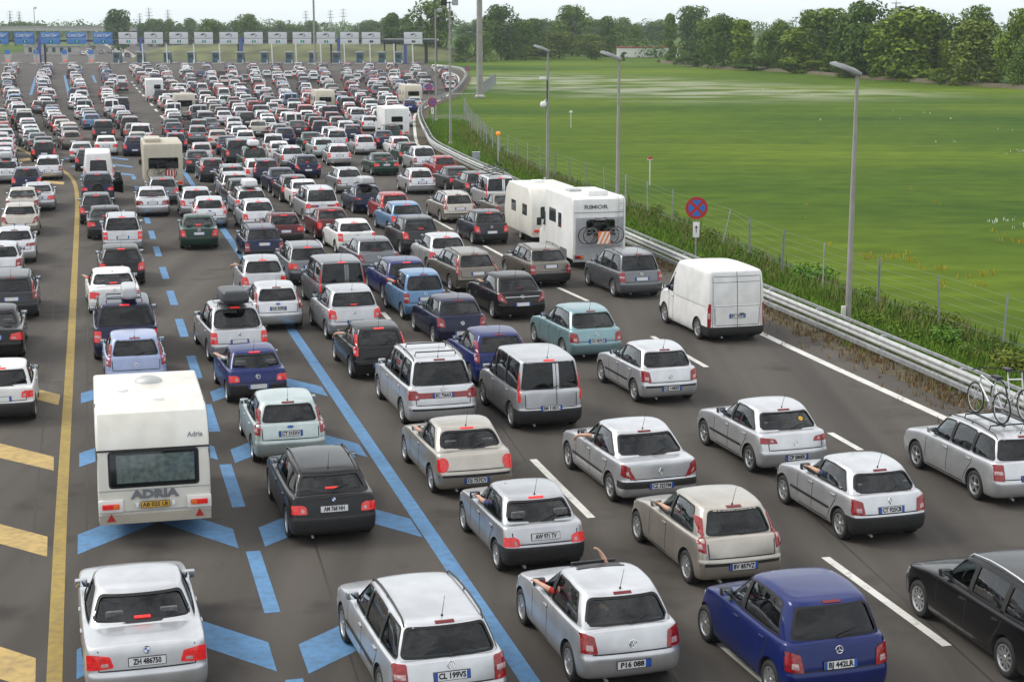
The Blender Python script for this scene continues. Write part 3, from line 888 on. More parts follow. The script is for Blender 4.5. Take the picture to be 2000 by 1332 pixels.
for (x, b, t, w, k) in FT:
    fn_[where(x)] = fn_.get(where(x), 0) + 1
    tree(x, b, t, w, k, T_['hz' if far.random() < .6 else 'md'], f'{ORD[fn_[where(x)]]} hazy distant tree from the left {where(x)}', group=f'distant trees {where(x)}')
# undergrowth at the foot of the tree line
for (x, b, t, w, lab) in ((1470, 138, 112, 70, 'in the gap right of the slim poplar'), (1590, 144, 118, 60, 'right of the egg shaped poplar'), (1660, 152, 120, 80, 'below the grey green rounded tree'), (1760, 158, 128, 90, 'below the bright many topped tree'), (1850, 163, 132, 80, 'below the broad willow'), (1940, 168, 140, 70, 'by the right edge'), (1360, 130, 104, 70, 'below the tall dark round tree'), (1060, 116, 96, 90, 'at the meadow corner')):
    tree(x, b, t, w, 'shrub', T_[far.choice(['md', 'dk', 'lt'])], f'low undergrowth at the foot of the trees {lab}', 'undergrowth_bush')
bank = MB()
bp_ = [G(x, y) for x, y in ((1290, 123), (1400, 134), (1500, 139), (1600, 146), (1700, 155), (1800, 161), (1900, 168), (2060, 178))]
vs_, fs_2 = [], []
for i, p in enumerate(bp_):
    for k, (dy, z) in enumerate(((-1.5, -.06), (0, .2), (2.5, .5), (9, .5), (12, -.1))): vs_.append((p.x, p.y + dy, z * far.uniform(.7, 1.2) if 0 < k < 4 else z))
for i in range(len(bp_) - 1):
    for k in range(4): fs_2.append((i * 5 + k, (i + 1) * 5 + k, (i + 1) * 5 + k + 1, i * 5 + k + 1))
bank.add(vs_, fs_2); tag(bank.obj('field_bank', M_['litter'], None, 40), kind='structure')

# hazy woods along the horizon: one mass
fw = random.Random(77)
cl = []
for i in range(420):
    px = -150 + i * 5.6 + fw.uniform(-4, 4); D = fw.uniform(1050, 1500)
    p = AT(px, 60, D); r = fw.uniform(5, 8.5)
    cl.append((p.x, D, r * .55 + fw.uniform(0, 3.5), r, .85))
v, f = leaf_cloud(cl, 26000, 2.1, 79, .5)
mb = MB(); mb.add(v, f)
o = link('distant_woods', mb.mesh('distant_woods', M_['leaf'], None, fix=False)); o.color = (.9, 1.0, 1.25, 1)  # bluish tint paints distance haze into the leaf colour
tag(o, 'hazy belt of far woods along the horizon', 'woods', kind='stuff')
# broken hedges that close the far side of the meadow
cl = []
for i in range(150):
    px = 1050 + i * 6.6 + fw.uniform(-5, 5)
    q = G(px, 106 + (px - 1050) * .040); q.y += fw.uniform(8, 60)
    r = fw.uniform(2.2, 4.0); cl.append((q.x + fw.uniform(-3, 3), q.y, r * .6, r, .9))
v, f = leaf_cloud(cl, 15000, .75, 81, .5)
mb = MB(); mb.add(v, f)
o = link('hedge_thicket', mb.mesh('hedge_thicket', M_['leaf'], None, fix=False)); o.color = (.95, 1.0, .95, 1)
tag(o, 'dense thicket filling the gaps behind the tree line', 'hedge', kind='stuff')
# ---------------------------------------------------------------- toll plaza
TZ = G(500, 125).y
def tx(px): return (px - 1000) / 3200 * (TZ * CP + CAM_H * SP)
PXM = 3200 / (TZ * CP + CAM_H * SP)
def tz(py): return AT(1000, py, TZ).z
M_['tollblue'] = simple('toll_sign_blue', (0.045, 0.19, 0.52), 0.45, 0, 0.05, .5)
M_['tollwhite'] = simple('toll_sign_white', (0.62, 0.64, 0.68), 0.5, 0, 0.04, .5)
M_['column_blue'] = simple('column_blue', (0.06, 0.09, 0.32), 0.5, 0, 0.1, .5)
M_['column_dark'] = simple('column_dark', (0.03, 0.03, 0.045), 0.6, 0, 0.1, .5)
M_['booth'] = simple('booth_teal', (0.04, 0.10, 0.14), 0.35, 0, 0.2, .8)
M_['far_glass0'] = simple('booth_glass', (0.03,0.05,0.06), 0.08, 0, 0.2, 2)
M_['display'] = simple('display_black', (0.012, 0.014, 0.016), 0.4, 0, 0)
M_['arrow_on'] = simple('green_arrow_lit', (.05, .5, .3), .4, 0, 0, emit=(.1, .9, .6), estr=.8)
M_['red_on'] = simple('red_signal_lit', (.6, .05, .03), .4, 0, 0, emit=(1, .12, .06), estr=.9)
ga = empty('toll_gantry', (tx(400), TZ, 0)); tag(ga, 'long dark gantry of the toll plaza carrying the lane signs', 'gantry')
def gl(p): return (p[0] - ga.location.x, p[1] - TZ, p[2])
mb = MB(); mb.box(gl(((tx(-40) + tx(853)) / 2, TZ + .5, tz(80.5))), (tx(853) - tx(-40), .8, .55)); mb.obj('beam', M_['column_dark'], ga)
mb = MB(); mb.box(gl(((tx(-40) + tx(853)) / 2, TZ + 1.6, tz(80.5) + .1)), (tx(853) - tx(-40), .5, .35)); mb.obj('beam', M_['galv_dull'], ga)
for x in (78, 277, 472, 662, 792):
    mb = MB(); mb.box(gl((tx(x), TZ + .3, tz(74) / 2)), (.75, .55, tz(74))); mb.obj('column', M_['column_blue'], ga)
for x in (83, 463, 645, 770, 830, 851):
    mb = MB(); mb.box(gl((tx(x), TZ + 3, tz(80) / 2)), (.45, .4, tz(80))); mb.obj('column', M_['column_dark'], ga)
for x in (281, 328, 381, 431, 533, 580, 628, 674, 724, 771, 807):
    mb = MB(); mb.tube([gl((tx(x), TZ - .6, 0)), gl((tx(x - 1), TZ - .6, tz(86)))], .16, 6); mb.obj('sign_post', M_['white'], ga)
cn = empty('toll_canopy', (tx(800), TZ + 6, 0)); tag(cn, 'flat canopy roof at the right end of the toll plaza', 'canopy')
mb = MB(); mb.bev((0, 0, tz(79)), (tx(853) - tx(745), 9, .45), .1); mb.obj('roof', M_['galv'], cn, 30)
mb = MB(); mb.box((0, -4.6, tz(79) - .15), (tx(853) - tx(745), .12, .7)); mb.obj('fascia', M_['column_dark'], cn)
for x in (748, 770, 832, 851):
    mb = MB(); mb.box((tx(x) - tx(800), 0, tz(79) / 2), (.35, .35, tz(79) - .3)); mb.obj('column', M_['column_dark'], cn)
ord_ = ['first', 'second', 'third', 'fourth', 'fifth', 'sixth', 'seventh', 'eighth', 'ninth', 'tenth', 'eleventh', 'twelfth', 'thirteenth']
W38 = 38 / PXM
txt_carte = text_mesh('CARTE', .74, M_['tollwhite'], .01, .02)
signs = [(x, 'b') for x in (0, 50.5, 101, 152, 203)] + [(x, 'w') for x in (252, 302, 351, 399.5, 448.5, 496.5, 543.5, 591, 637.5, 683.5, 725.5, 807.5)]
nb = nw = 0
for x, k in signs:
    c = tx(x); zt, zm, zb_ = tz(63.5), tz(76.5), tz(87)
    o = empty('toll_sign', (c, TZ - .05, zb_)); w = (38 if k == 'b' else 36) / PXM
    if k == 'b':
        tag(o, f'{ord_[nb]} blue card lane sign from the left on the toll gantry', 'toll sign', 'blue card signs'); nb += 1
    else:
        lab = 'rightmost white toll sign, standing apart at the canopy' if x > 800 else f'{ord_[nw]} white toll sign from the left on the gantry'
        tag(o, lab, 'toll sign', 'white cash lane signs'); nw += 1
    mt = M_['tollblue' if k == 'b' else 'tollwhite']
    mb = MB(); mb.bev((0, 0, (zt + zm) / 2 - zb_ + .03), (w, .25, zt - zm - .08), .03); up = mb.obj('upper_panel', mt, o, 30)
    mb = MB(); mb.bev((0, 0, (zm - zb_) / 2), (w, .25, zm - zb_ - .06), .03); lo = mb.obj('lower_panel', mt, o, 30)
    zc = (zt + zm) / 2 - zb_
    if k == 'b':
        link('lettering', txt_carte, up, (-.55, -.135, zc - .02), (math.pi / 2, 0, 0))
        mb = MB(); mb.prism([(1.15, zc - .25), (2.1, zc + .35), (2.15, zc + .5), (1.5, zc + .2), (1.0, zc + .1)], -.15, -.13, 0, 'Y'); mb.obj('card_symbol', M_['tollwhite'], up)
    else:
        mb = MB()
        mb.tube([(.75 * math.cos(R(a)) + .05, -.14, zc + .42 * math.sin(R(a))) for a in range(-60, 200, 20)], .07, 4); mb.obj('coin_symbol', M_['column_dark'], up)
        mb = MB(); mb.prism([(-.9, zc + .1), (-.1, zc + .45), (.5, zc + .35), (-.2, zc + .05)], -.15, -.13, 0, 'Y'); mb.obj('hand_symbol', M_['column_dark'], up)
    mb = MB(); mb.box((.1, -.14, (zm - zb_) / 2), (.95, .06, .55)); d = mb.obj('display', M_['display'], lo)
    mb = MB(); zz = (zm - zb_) / 2; mb.prism([(.0, zz + .2), (.22, zz + .2), (.22, zz), (.38, zz), (.12, zz - .22), (-.14, zz), (.0, zz)], -.19, -.175, 0, 'Y'); mb.obj('green_arrow', M_['arrow_on'] if x < 640 else M_['booth'], d)
# booths on their islands
bx_ = [(17, 'b'), (73, 'b'), (128, 'b'), (180, 'b')] + [(x, 't') for x in (229, 275, 327, 374, 422, 470, 517, 565, 611, 657, 703, 746, 778)]
for i, (x, k) in enumerate(bx_):
    o = empty('toll_booth', (tx(x), TZ + 2.5, 0))
    side_ = 'on the blue card lanes' if k == 'b' else 'on the white sign lanes'
    n_ = i if k == 'b' else i - 4
    tag(o, f'{ord_[n_]} toll booth from the left {side_}', 'toll booth', 'toll booths ' + side_)
    mb = MB(); mb.bev((0, 0, .1), (2.0, 12, .2), .05); mb.obj('island', M_['concrete'], o, 30)
    if k == 'b':
        mb = MB(); mb.bev((0, -2.6, 1.35), (1.5, 1.0, 2.3), .08); mb.obj('cabin', M_['galv'], o, 30)
        mb = MB(); mb.box((0, -3.12, 3.0), (1.3, .2, 1.1)); mb.obj('blue_panel', M_['tollblue'], o)
        mb = MB(); mb.lathe([(.0001, -.1), (.3, -.06), (.3, .06), (.0001, .1)], 12, 0, 'Z', Matrix.Translation((.1, -3.3, .75)) @ Matrix.Rotation(R(90), 4, 'X')); mb.obj('red_signal', M_['red_on'], o)
    else:
        mb = MB(); mb.bev((0, -1.5, 1.5), (1.7, 3.0, 2.6), .08); cb = mb.obj('cabin', M_['booth'], o, 30)
        mb = MB(); mb.bev((0, -1.5, 2.95), (2.2, 3.5, .3), .06); mb.obj('roof', M_['galv'], o, 30)
        mb = MB(); mb.box((0, -3.02, 1.9), (1.2, .05, .9)); mb.obj('window', M_['far_glass0'], cb)
        mb = MB(); mb.tube([(1.1, -5.4, .2), (1.1, -5.4, 1.0)], .12, 6); mb.obj('bollard', M_['white'], o)
# embankment with the road behind the plaza, overpass, shed, pylons
M_['bank'] = simple('rough_grass_bank', (0.085, 0.095, 0.030), 0.95, 0, 0.45, .12)
em = MB()
pts = [(268, 100), (320, 90), (380, 87.5), (560, 87), (745, 88), (860, 92), (930, 104)]
yb0 = TZ + 48
vs_, fs_3 = [], []
PB = 3200 / (yb0 * CP)
for px, py in pts:
    X = (px - 1000) / PB; zt = max(.3, AT(1000, py, yb0 + 10).z)
    vs_ += [(X, yb0 - 14, -.1), (X, yb0 + 8, zt), (X, yb0 + 22, zt), (X, yb0 + 40, -.1)]
for i in range(len(pts) - 1):
    for k in range(3): fs_3.append((i * 4 + k, (i + 1) * 4 + k, (i + 1) * 4 + k + 1, i * 4 + k + 1))
em.add(vs_, fs_3); tag(em.obj('embankment', M_['bank'], None, 30), kind='structure')
def far_thing(px, py, dist): 
    p = AT(px, py, dist); return p
ov = empty('overpass', (far_thing(110, 60, 760).x, 760, 0)); tag(ov, 'low grey road bridge crossing far behind the blue toll signs', 'bridge')
za, zb2 = far_thing(110, 55, 760).z, far_thing(110, 61, 760).z
mb = MB(); mb.box((0, 0, (za + zb2) / 2), (72, 9, za - zb2)); mb.obj('deck', M_['concrete'], ov)
mb = MB(); mb.box((0, -4.6, za + .4), (72, .15, .9)); mb.obj('parapet', M_['galv_dull'], ov)
for k in range(5): mb = MB(); mb.box((-28 + 14 * k, 0, zb2 / 2), (1.2, 6, zb2)); mb.obj('pier', M_['concrete'], ov)
# white shed with lettering
D = G(1285, 112.5).y
sh = empty('white_shed', ((AT(1205, 100, D).x + AT(1366, 100, D).x) / 2, D, 0)); tag(sh, 'long low white shed with red roof edge and green lettering behind the trees', 'shed')
Ls = AT(1366, 100, D).x - AT(1205, 100, D).x; hs = AT(1285, 94, D).z
npan = 8
for k in range(npan):
    mb = MB(); mb.box((-Ls / 2 + Ls / npan * (k + .5), 0, hs / 2), (Ls / npan - .06, 8, hs)); mb.obj('wall_panel', M_['white'], sh)
mb = MB(); mb.box((0, 0, hs + .15), (Ls + .4, 8.4, .32)); mb.obj('roof_edge', simple('roof_red', (.30, .04, .03), .6), sh)
link('lettering', text_mesh('COTA', 1.25, simple('lettering_green', (.02, .16, .13), .5), .02, .03), sh, (-Ls / 2 + Ls * .435, -4.03, hs * .42), (math.pi / 2, 0, 0))
# distant lattice pylons and chimneys
def pylon(px, top, base, dist, label, arms=3):
    p0, p1 = AT(px, base, dist), AT(px, top, dist)
    h = p1.z; o = empty('power_pylon', (p0.x, dist, 0)); tag(o, label, 'pylon', 'distant power pylons')
    w = h * .085
    for sx in (-1, 1):
        for sy in (-1, 1):
            mb = MB(); mb.tube([(sx * w, sy * w, 0), (sx * w * .25, sy * w * .25, h * .7), (0, 0, h)], [.35, .28, .15], 4); mb.obj('leg', M_['galv_dull'], o)
    for k in range(arms):
        z = h * (.68 + .12 * k); mb = MB(); mb.box((0, 0, z), (h * (.30 - .04 * k), .5, .5)); mb.obj('cross_arm', M_['galv_dull'], o)
    for k in range(5):
        z = h * (.1 + .13 * k); ww = w * (1 - .75 * min(1, z / (h * .7)))
        mb = MB(); mb.tube([(-ww, -ww, z), (ww, -ww, z + h * .12)], .2, 4); mb.obj('brace', M_['galv_dull'], o)
for px, top, lab in ((21, 20, 'leftmost faint power pylon on the horizon'), (39, 21, 'second faint power pylon from the left on the horizon'), (292, 14, 'tall faint pylon right of the isolated round tree'), (274, 25, 'short faint pylon next to the isolated round tree'), (329, 18, 'faint pylon above the second white toll sign'), (598, 20, 'faint pylon just left of the dark mast'), (646, 19, 'faint pylon just right of the dark mast'), (671, 16, 'tallest faint pylon right of the dark mast'), (1748, 0, 'thin pylon behind the right tree line')):
    pylon(px, top, 58, 1700 if px < 1000 else 900, lab)
# far industrial sheds on the horizon
for i, (x0, x1, y0, col, lab) in enumerate(((572, 640, 52, 'white', 'pale factory hall on the horizon left of the dark mast'), (655, 728, 55, 'concrete', 'long grey factory hall on the horizon above the toll signs'), (636, 648, 48, 'cream', 'small yellowish silo block on the horizon'))):
    a, b = AT(x0, y0, 1300), AT(x1, y0, 1300)
    o = empty('factory_hall', ((a.x + b.x) / 2, 1300, 0)); tag(o, lab, 'building')
    mb = MB(); mb.box((0, 0, a.z / 2), (b.x - a.x, 25, a.z)); mb.obj('wall', M_[col], o)
    mb = MB(); mb.prism([(-(b.x - a.x) / 2 - .5, a.z), ((b.x - a.x) / 2 + .5, a.z), ((b.x - a.x) / 2, a.z + 1.0), (-(b.x - a.x) / 2, a.z + 1.0)], -13, 13, 0, 'Y'); mb.obj('roof', M_['galv_dull'], o)
# concrete barriers on the motorway beyond the plaza
for i, (p, q, lab) in enumerate((((205, 88), (245, 112), 'long white barrier beyond the blue toll lanes, the left one'), ((230, 92), (268, 118), 'long white barrier beyond the blue toll lanes, the right one'), ((48, 100), (70, 92), 'short white barrier far left beyond the toll plaza'))):
    A, B = G(*p), G(*q)
    o = empty('concrete_barrier', A); tag(o, lab, 'barrier')
    n = 8
    for k in range(n):
        P0, P1 = A.lerp(B, k / n), A.lerp(B, (k + .93) / n)
        t = (P1 - P0); L_ = t.length
        mb = MB(); mb.prism([(-.35, 0), (.35, 0), (.15, .35), (.1, .9), (-.1, .9), (-.15, .35)], 0, L_, 0, 'Y')
        mb.obj('block', M_['concrete'], o, None, tuple(P0 - A), (0, 0, math.atan2(-t.x, t.y)))
b_ = empty('toll_office', G(102, 108)); tag(b_, 'small white cabin row with dark windows behind the second blue sign', 'cabin')
mb = MB(); mb.bev((0, 0, 1.4), (17, 5, 2.8), .1); w_ = mb.obj('wall', M_['concrete'], b_, 30)
for k in range(6): mb = MB(); mb.box((-6.5 + 2.6 * k, -2.52, 1.7), (1.1, .06, 1.5)); mb.obj('window', M_['far_glass0'], w_)
mb = MB(); mb.box((0, 0, 2.92), (17.6, 5.6, .2)); mb.obj('roof', M_['galv_dull'], b_)
# ---------------------------------------------------------------- vehicle materials
def paint_mat():
    m, n, l, b = new_mat('car_paint')
    oi = n.new("ShaderNodeObjectInfo")
    c, f = noise_col(n, l, (0.86, 0.86, 0.86), (1.0, 1.0, 1.0), 2.5, 3)
    l.new(mixc(n, l, 1.0, oi.outputs['Color'], c, 'MULTIPLY'), b.inputs['Base Color'])
    l.new(oi.outputs['Alpha'], b.inputs['Metallic'])
    b.inputs['Roughness'].default_value = 0.30
    b.inputs['Specular IOR Level'].default_value = 0.12
    b.inputs['Coat Weight'].default_value = 0.55
    b.inputs['Coat Roughness'].default_value = 0.06
    # road dust on the lower flanks
    tcn = n.new("ShaderNodeTexCoord"); sp = n.new("ShaderNodeSeparateXYZ"); l.new(tcn.outputs['Object'], sp.inputs[0])
    mr = n.new("ShaderNodeMapRange"); mr.inputs['From Min'].default_value = 0.55; mr.inputs['From Max'].default_value = 0.2
    mr.inputs['To Max'].default_value = 0.16
    l.new(sp.outputs['Z'], mr.inputs['Value'])
    old = b.inputs['Base Color'].links[0].from_socket
    l.new(mixc(n, l, mr.outputs[0], old, (0.10, 0.09, 0.08)), b.inputs['Base Color'])
    return m
M_['paint'] = paint_mat()

def glass_mat(name, tint, refl=1.0):
    m, n, l, b = new_mat(name)
    n.remove(b)
    out = n["Material Output"]
    tr = n.new("ShaderNodeBsdfTransparent"); tr.inputs[0].default_value = (*tint, 1)
    gl = n.new("ShaderNodeBsdfGlossy"); gl.inputs['Roughness'].default_value = 0.02
    gl.inputs['Color'].default_value = (0.95, 0.97, 1.0, 1)
    lw = n.new("ShaderNodeLayerWeight"); lw.inputs['Blend'].default_value = 0.5
    pw = n.new("ShaderNodeMath"); pw.operation = 'POWER'; pw.inputs[1].default_value = 3.2
    l.new(lw.outputs['Facing'], pw.inputs[0])
    ma = n.new("ShaderNodeMath"); ma.operation = 'MULTIPLY_ADD'; ma.inputs[1].default_value = 1.05 * refl; ma.inputs[2].default_value = 0.038
    l.new(pw.outputs[0], ma.inputs[0])
    mx = n.new("ShaderNodeMixShader")
    l.new(ma.outputs[0], mx.inputs[0]); l.new(tr.outputs[0], mx.inputs[1]); l.new(gl.outputs[0], mx.inputs[2])
    l.new(mx.outputs[0], out.inputs[0])
    return m
M_['glass'] = glass_mat('car_glass', (0.30, 0.36, 0.355))
M_['dark_glass'] = glass_mat('tinted_glass', (0.10, 0.12, 0.12))
M_['far_glass'] = simple('glass_far', (0.022, 0.028, 0.030), 0.06, 0, 0.3, 3.0)

def lamp_mat(name, col, e):
    m, n, l, b = new_mat(name)
    c, f = noise_col(n, l, tuple(q * 0.55 for q in col), col, 22.0, 2, 0.4, 0.6)
    l.new(c, b.inputs['Base Color'])
    b.inputs['Roughness'].default_value = 0.15
    b.inputs['Coat Weight'].default_value = 0.6
    if e:
        b.inputs['Emission Color'].default_value = (1.0, 0.022, 0.016, 1)
        b.inputs['Emission Strength'].default_value = e
    return m
M_['lamp'] = lamp_mat('tail_lamp_red', (0.36, 0.010, 0.014), 0.0)
M_['lamp_on'] = lamp_mat('tail_lamp_lit', (0.44, 0.010, 0.012), 0.42)
M_['brake'] = simple('brake_light', (0.16, 0.012, 0.016), 0.2, 0, 0)
M_['brake_on'] = simple('brake_light_lit', (0.6, 0.03, 0.03), 0.2, 0, 0, emit=(1, 0.03, 0.025), estr=.8)
M_['lens'] = simple('clear_lens', (0.50, 0.34, 0.34), 0.12, 0.2, 0.2, 30)
M_['amber'] = simple('amber_lens', (0.75, 0.20, 0.03), 0.15, 0, 0.1, 30)
M_['plate'] = simple('plate_white', (0.70, 0.71, 0.72), 0.4, 0, 0.04, 9)
M_['plate_blue'] = simple('plate_blue', (0.02, 0.09, 0.42), 0.4, 0, 0.05)
M_['plate_yellow'] = simple('plate_yellow', (0.62, 0.36, 0.05), 0.5, 0, 0.1, 12)
M_['ink'] = simple('ink_black', (0.012, 0.012, 0.014), 0.5, 0, 0)
M_['headlamp'] = simple('headlamp', (0.7, 0.72, 0.74), 0.08, 0.3, 0.1, 20)
M_['mirror'] = simple('mirror_glass', (0.75, 0.82, 0.9), 0.03, 1.0, 0)
M_['seam'] = simple('panel_gap', (0.014, 0.014, 0.015), 0.7, 0, 0)

# ---------------------------------------------------------------- solids
SIDE = [0, .13, .27, .42, .57, .72, .86, 1.0]
XF = [0, .42, .76, .95]

def ring(yR, yF, w, zf, fset, rset, taper=0.02):
    pts = [(XF[i] * w, yF - fset[i]) for i in range(4)]
    ya, yb = yF - fset[4], yR + rset[4]
    for fr in SIDE:
        pts.append((w * (1 - taper * (2 * fr - 1) ** 4), ya + (yb - ya) * fr))
    pts += [(XF[i] * w, yR + rset[i]) for i in (3, 2, 1, 0)]
    return [(x, y, zf(y)) for x, y in pts]

def solid(rings, camber=(0.0, 0.03), lvl=2):
    M = len(rings[0]) - 1
    N = 2 * M
    vs, fs = [], []
    for r in rings:
        vs += r + [(-x, y, z) for x, y, z in r[M - 1:0:-1]]
    for i in range(len(rings) - 1):
        for k in range(N):
            k2 = (k + 1) % N
            fs.append((i * N + k, i * N + k2, (i + 1) * N + k2, (i + 1) * N + k))
    for base, cb, r in ((0, camber[0], rings[0]), ((len(rings) - 1) * N, camber[1], rings[-1])):
        wmax = max(q[0] for q in r)
        cen = {0: base, M: base + M}
        for j in range(1, M):
            cen[j] = len(vs)
            vs.append((0, r[j][1], r[j][2] + cb * r[j][0] / wmax))
        for j in range(M):
            a, b = base + j, base + j + 1
            la = base + (N - j) % N if j else base
            lb = base + N - j - 1 if j + 1 < M else base + M
            q1 = [a, b, cen[j + 1], cen[j]]; q2 = [la, cen[j], cen[j + 1], lb]
            for q in (q1, q2):
                u = []
                for t in q:
                    if t not in u: u.append(t)
                if len(u) > 2: fs.append(u)
    me = bpy.data.meshes.new("solid")
    me.from_pydata(vs, [], fs)
    bm = bmesh.new(); bm.from_mesh(me); bmesh.ops.recalc_face_normals(bm, faces=bm.faces[:]); bm.to_mesh(me); bm.free()
    return me

def run_mods(me, mods):
    """mods: list of ('sub', n) or ('bool', op, mesh)"""
    o = bpy.data.objects.new("tmp", me)
    extra = []
    for q in mods:
        if q[0] == 'sub':
            md = o.modifiers.new("s", 'SUBSURF'); md.levels = q[1]; md.render_levels = q[1]
        else:
            c = bpy.data.objects.new("cut", q[2]); extra.append(c)
            md = o.modifiers.new("b", 'BOOLEAN'); md.operation = q[1]; md.object = c; md.solver = q[3] if len(q) > 3 else 'MANIFOLD'
    res = evaluate(o, extra)
    for x in [o] + extra: bpy.data.objects.remove(x)
    return res

def bvh_of(*meshes):
    vs, fs = [], []
    for me in meshes:
        b = len(vs)
        vs += [v.co.copy() for v in me.vertices]
        fs += [[b + i for i in p.vertices] for p in me.polygons]
    return BVHTree.FromPolygons(vs, fs)

AX = {'R': (lambda a, b: Vector((a, -4, b)), Vector((0, 1, 0))), 'F': (lambda a, b: Vector((a, 12, b)), Vector((0, -1, 0))),
      'L': (lambda a, b: Vector((-4, a, b)), Vector((1, 0, 0))), 'S': (lambda a, b: Vector((4, a, b)), Vector((-1, 0, 0))),
      'T': (lambda a, b: Vector((a, b, 6)), Vector((0, 0, -1)))}

def cast(bvh, ax, a, b, off):
    fn, d = AX[ax]
    o = fn(a, b)
    h, nrm, _, _ = bvh.ray_cast(o, d)
    if ax == 'R':                      # slide inwards until the rear face is met
        k = 0
        while (h is None or (h.y > .30 and b < 1.0) or h.y > 2.2 or abs(nrm.x) > .93) and k < 60 and abs(a) > .02:
            a *= .985; k += 1
            h, nrm, _, _ = bvh.ray_cast(fn(a, b), d)
    if h is None:
        best = None
        for k in (1.2, 2, 3, 4, 5, 6, 8, 10, 12):
            q = bvh.find_nearest(o + d * k)
            if best is None or q[3] < best[3]: best = q
        h, nrm = best[0], best[1]
    if nrm.dot(d) > 0: nrm = -nrm
    return h + nrm * off

def rounded(poly, r=0.05, seg=3):
    out = []
    n = len(poly)
    for i in range(n):
        p0, p, p1 = Vector(poly[i - 1]), Vector(poly[i]), Vector(poly[(i + 1) % n])
        a, b = (p0 - p), (p1 - p)
        k = min(r, a.length * .45, b.length * .45)
        a, b = p + a.normalized() * k, p + b.normalized() * k
        for t in range(seg + 1):
            u = t / seg
            out.append(tuple((1 - u) ** 2 * a + 2 * u * (1 - u) * p + u * u * b))
    return out

def resample(poly, step=0.09):
    out = []
    n = len(poly)
    for i in range(n):
        a, b = Vector(poly[i]), Vector(poly[(i + 1) % n])
        k = max(1, int((b - a).length / step))
        for t in range(k): out.append(tuple(a.lerp(b, t / k)))
    return out

def patch(mb, bvh, ax, poly, off, m=0, skirt=None, scales=(1, .62, .28), step=0.09):
    pl = resample(poly, step)
    c = Vector((sum(p[0] for p in pl) / len(pl), sum(p[1] for p in pl) / len(pl)))
    vs, fs = [], []
    n = len(pl)
    rows = []
    if skirt is not None:
        rows.append(len(vs)); vs += [cast(bvh, ax, p[0], p[1], skirt) for p in pl]
    for s in scales:
        rows.append(len(vs))
        for p in pl:
            q = c + (Vector(p) - c) * s
            vs.append(cast(bvh, ax, q.x, q.y, off))
    for i in range(len(rows) - 1):
        for k in range(n):
            k2 = (k + 1) % n
            fs.append((rows[i] + k, rows[i] + k2, rows[i + 1] + k2, rows[i + 1] + k))
    vs.append(cast(bvh, ax, c.x, c.y, off))
    for k in range(n): fs.append((rows[-1] + k, rows[-1] + (k + 1) % n, len(vs) - 1))
    q = fs[-1]
    nn = (vs[q[1]] - vs[q[0]]).cross(vs[q[2]] - vs[q[0]])
    if nn.dot(AX[ax][1]) > 0: fs = [tuple(reversed(f)) for f in fs]
    mb.add(vs, fs, m)
    return mb

def ribbon(mb, bvh, ax, pts, w, off, m=0, closed=False):
    P = resample(pts, 0.08) if closed else sum([[tuple(Vector(a).lerp(Vector(b), t / k)) for t in range(k)] for a, b in zip(pts, pts[1:]) for k in [max(1, int((Vector(b) - Vector(a)).length / 0.08))]], []) + [pts[-1]]
    n = len(P)
    vs, fs = [], []
    for i, p in enumerate(P):
        a = Vector(P[(i - 1) % n] if closed or i else P[0]); b = Vector(P[(i + 1) % n] if closed or i < n - 1 else P[-1])
        t = (b - a).normalized(); s = Vector((-t.y, t.x)) * w / 2
        for k in (1, -1):
            q = Vector(p) + s * k
            vs.append(cast(bvh, ax, q.x, q.y, off))
    for i in range(n if closed else n - 1):
        j = (i + 1) % n
        fs.append((2 * i, 2 * j, 2 * j + 1, 2 * i + 1))
    mb.add(vs, fs, m)

def lerp(a, b, t): return a + (b - a) * t

# ---------------------------------------------------------------- wheels
def tyre_mesh():
    mb = MB()
    r = 1.0   # unit tyre of radius 1, width .6
    mb.lathe([(0.66, -0.26), (0.72, -0.30), (0.90, -0.31), (0.97, -0.26), (1.0, -0.18), (1.0, 0.18), (0.97, 0.26), (0.90, 0.31), (0.72, 0.30), (0.66, 0.26)], 24, 0, 'X', closed=True)
    return mb.mesh('tyre', M_['rubber'], 50)
TYRE = tyre_mesh()

def rim_mesh(spokes, kind):
    mb = MB()
    mb.lathe([(0.69, 0.20), (0.68, 0.29), (0.62, 0.29), (0.58, 0.22), (0.56, 0.05)], 24, 0, 'X')
    mb.lathe([(0.62, 0.10), (0.0001, 0.10)], 24, 1, 'X')
    mb.lathe([(0.17, 0.15), (0.16, 0.25), (0.12, 0.28), (0.0001, 0.28)], 12, 0, 'X')
    for k in range(spokes):
        w = 2 * math.pi * k / spokes
        Mx = Matrix.Rotation(w, 4, 'X')
        if kind == 'alloy':
            mb.prism([(-0.085, 0.10), (0.085, 0.10), (0.055, 0.61), (-0.055, 0.61)], 0.14, 0.255, 0, 'X', Mx)
        else:
            a = math.pi / spokes * 0.52
            mb.prism([(-0.10, 0.10), (0.10, 0.10), (math.sin(a) * .6, math.cos(a) * .6), (0, .62), (-math.sin(a) * .6, math.cos(a) * .6)], 0.15, 0.25, 0, 'X', Mx)
    return mb.mesh('rim', [M_['rim'], M_['black']], 35)
RIMS = {'a5': rim_mesh(5, 'alloy'), 'a7': rim_mesh(7, 'alloy'), 'a10': rim_mesh(10, 'alloy'), 'h6': rim_mesh(6, 'hub'), 'h8': rim_mesh(8, 'hub')}

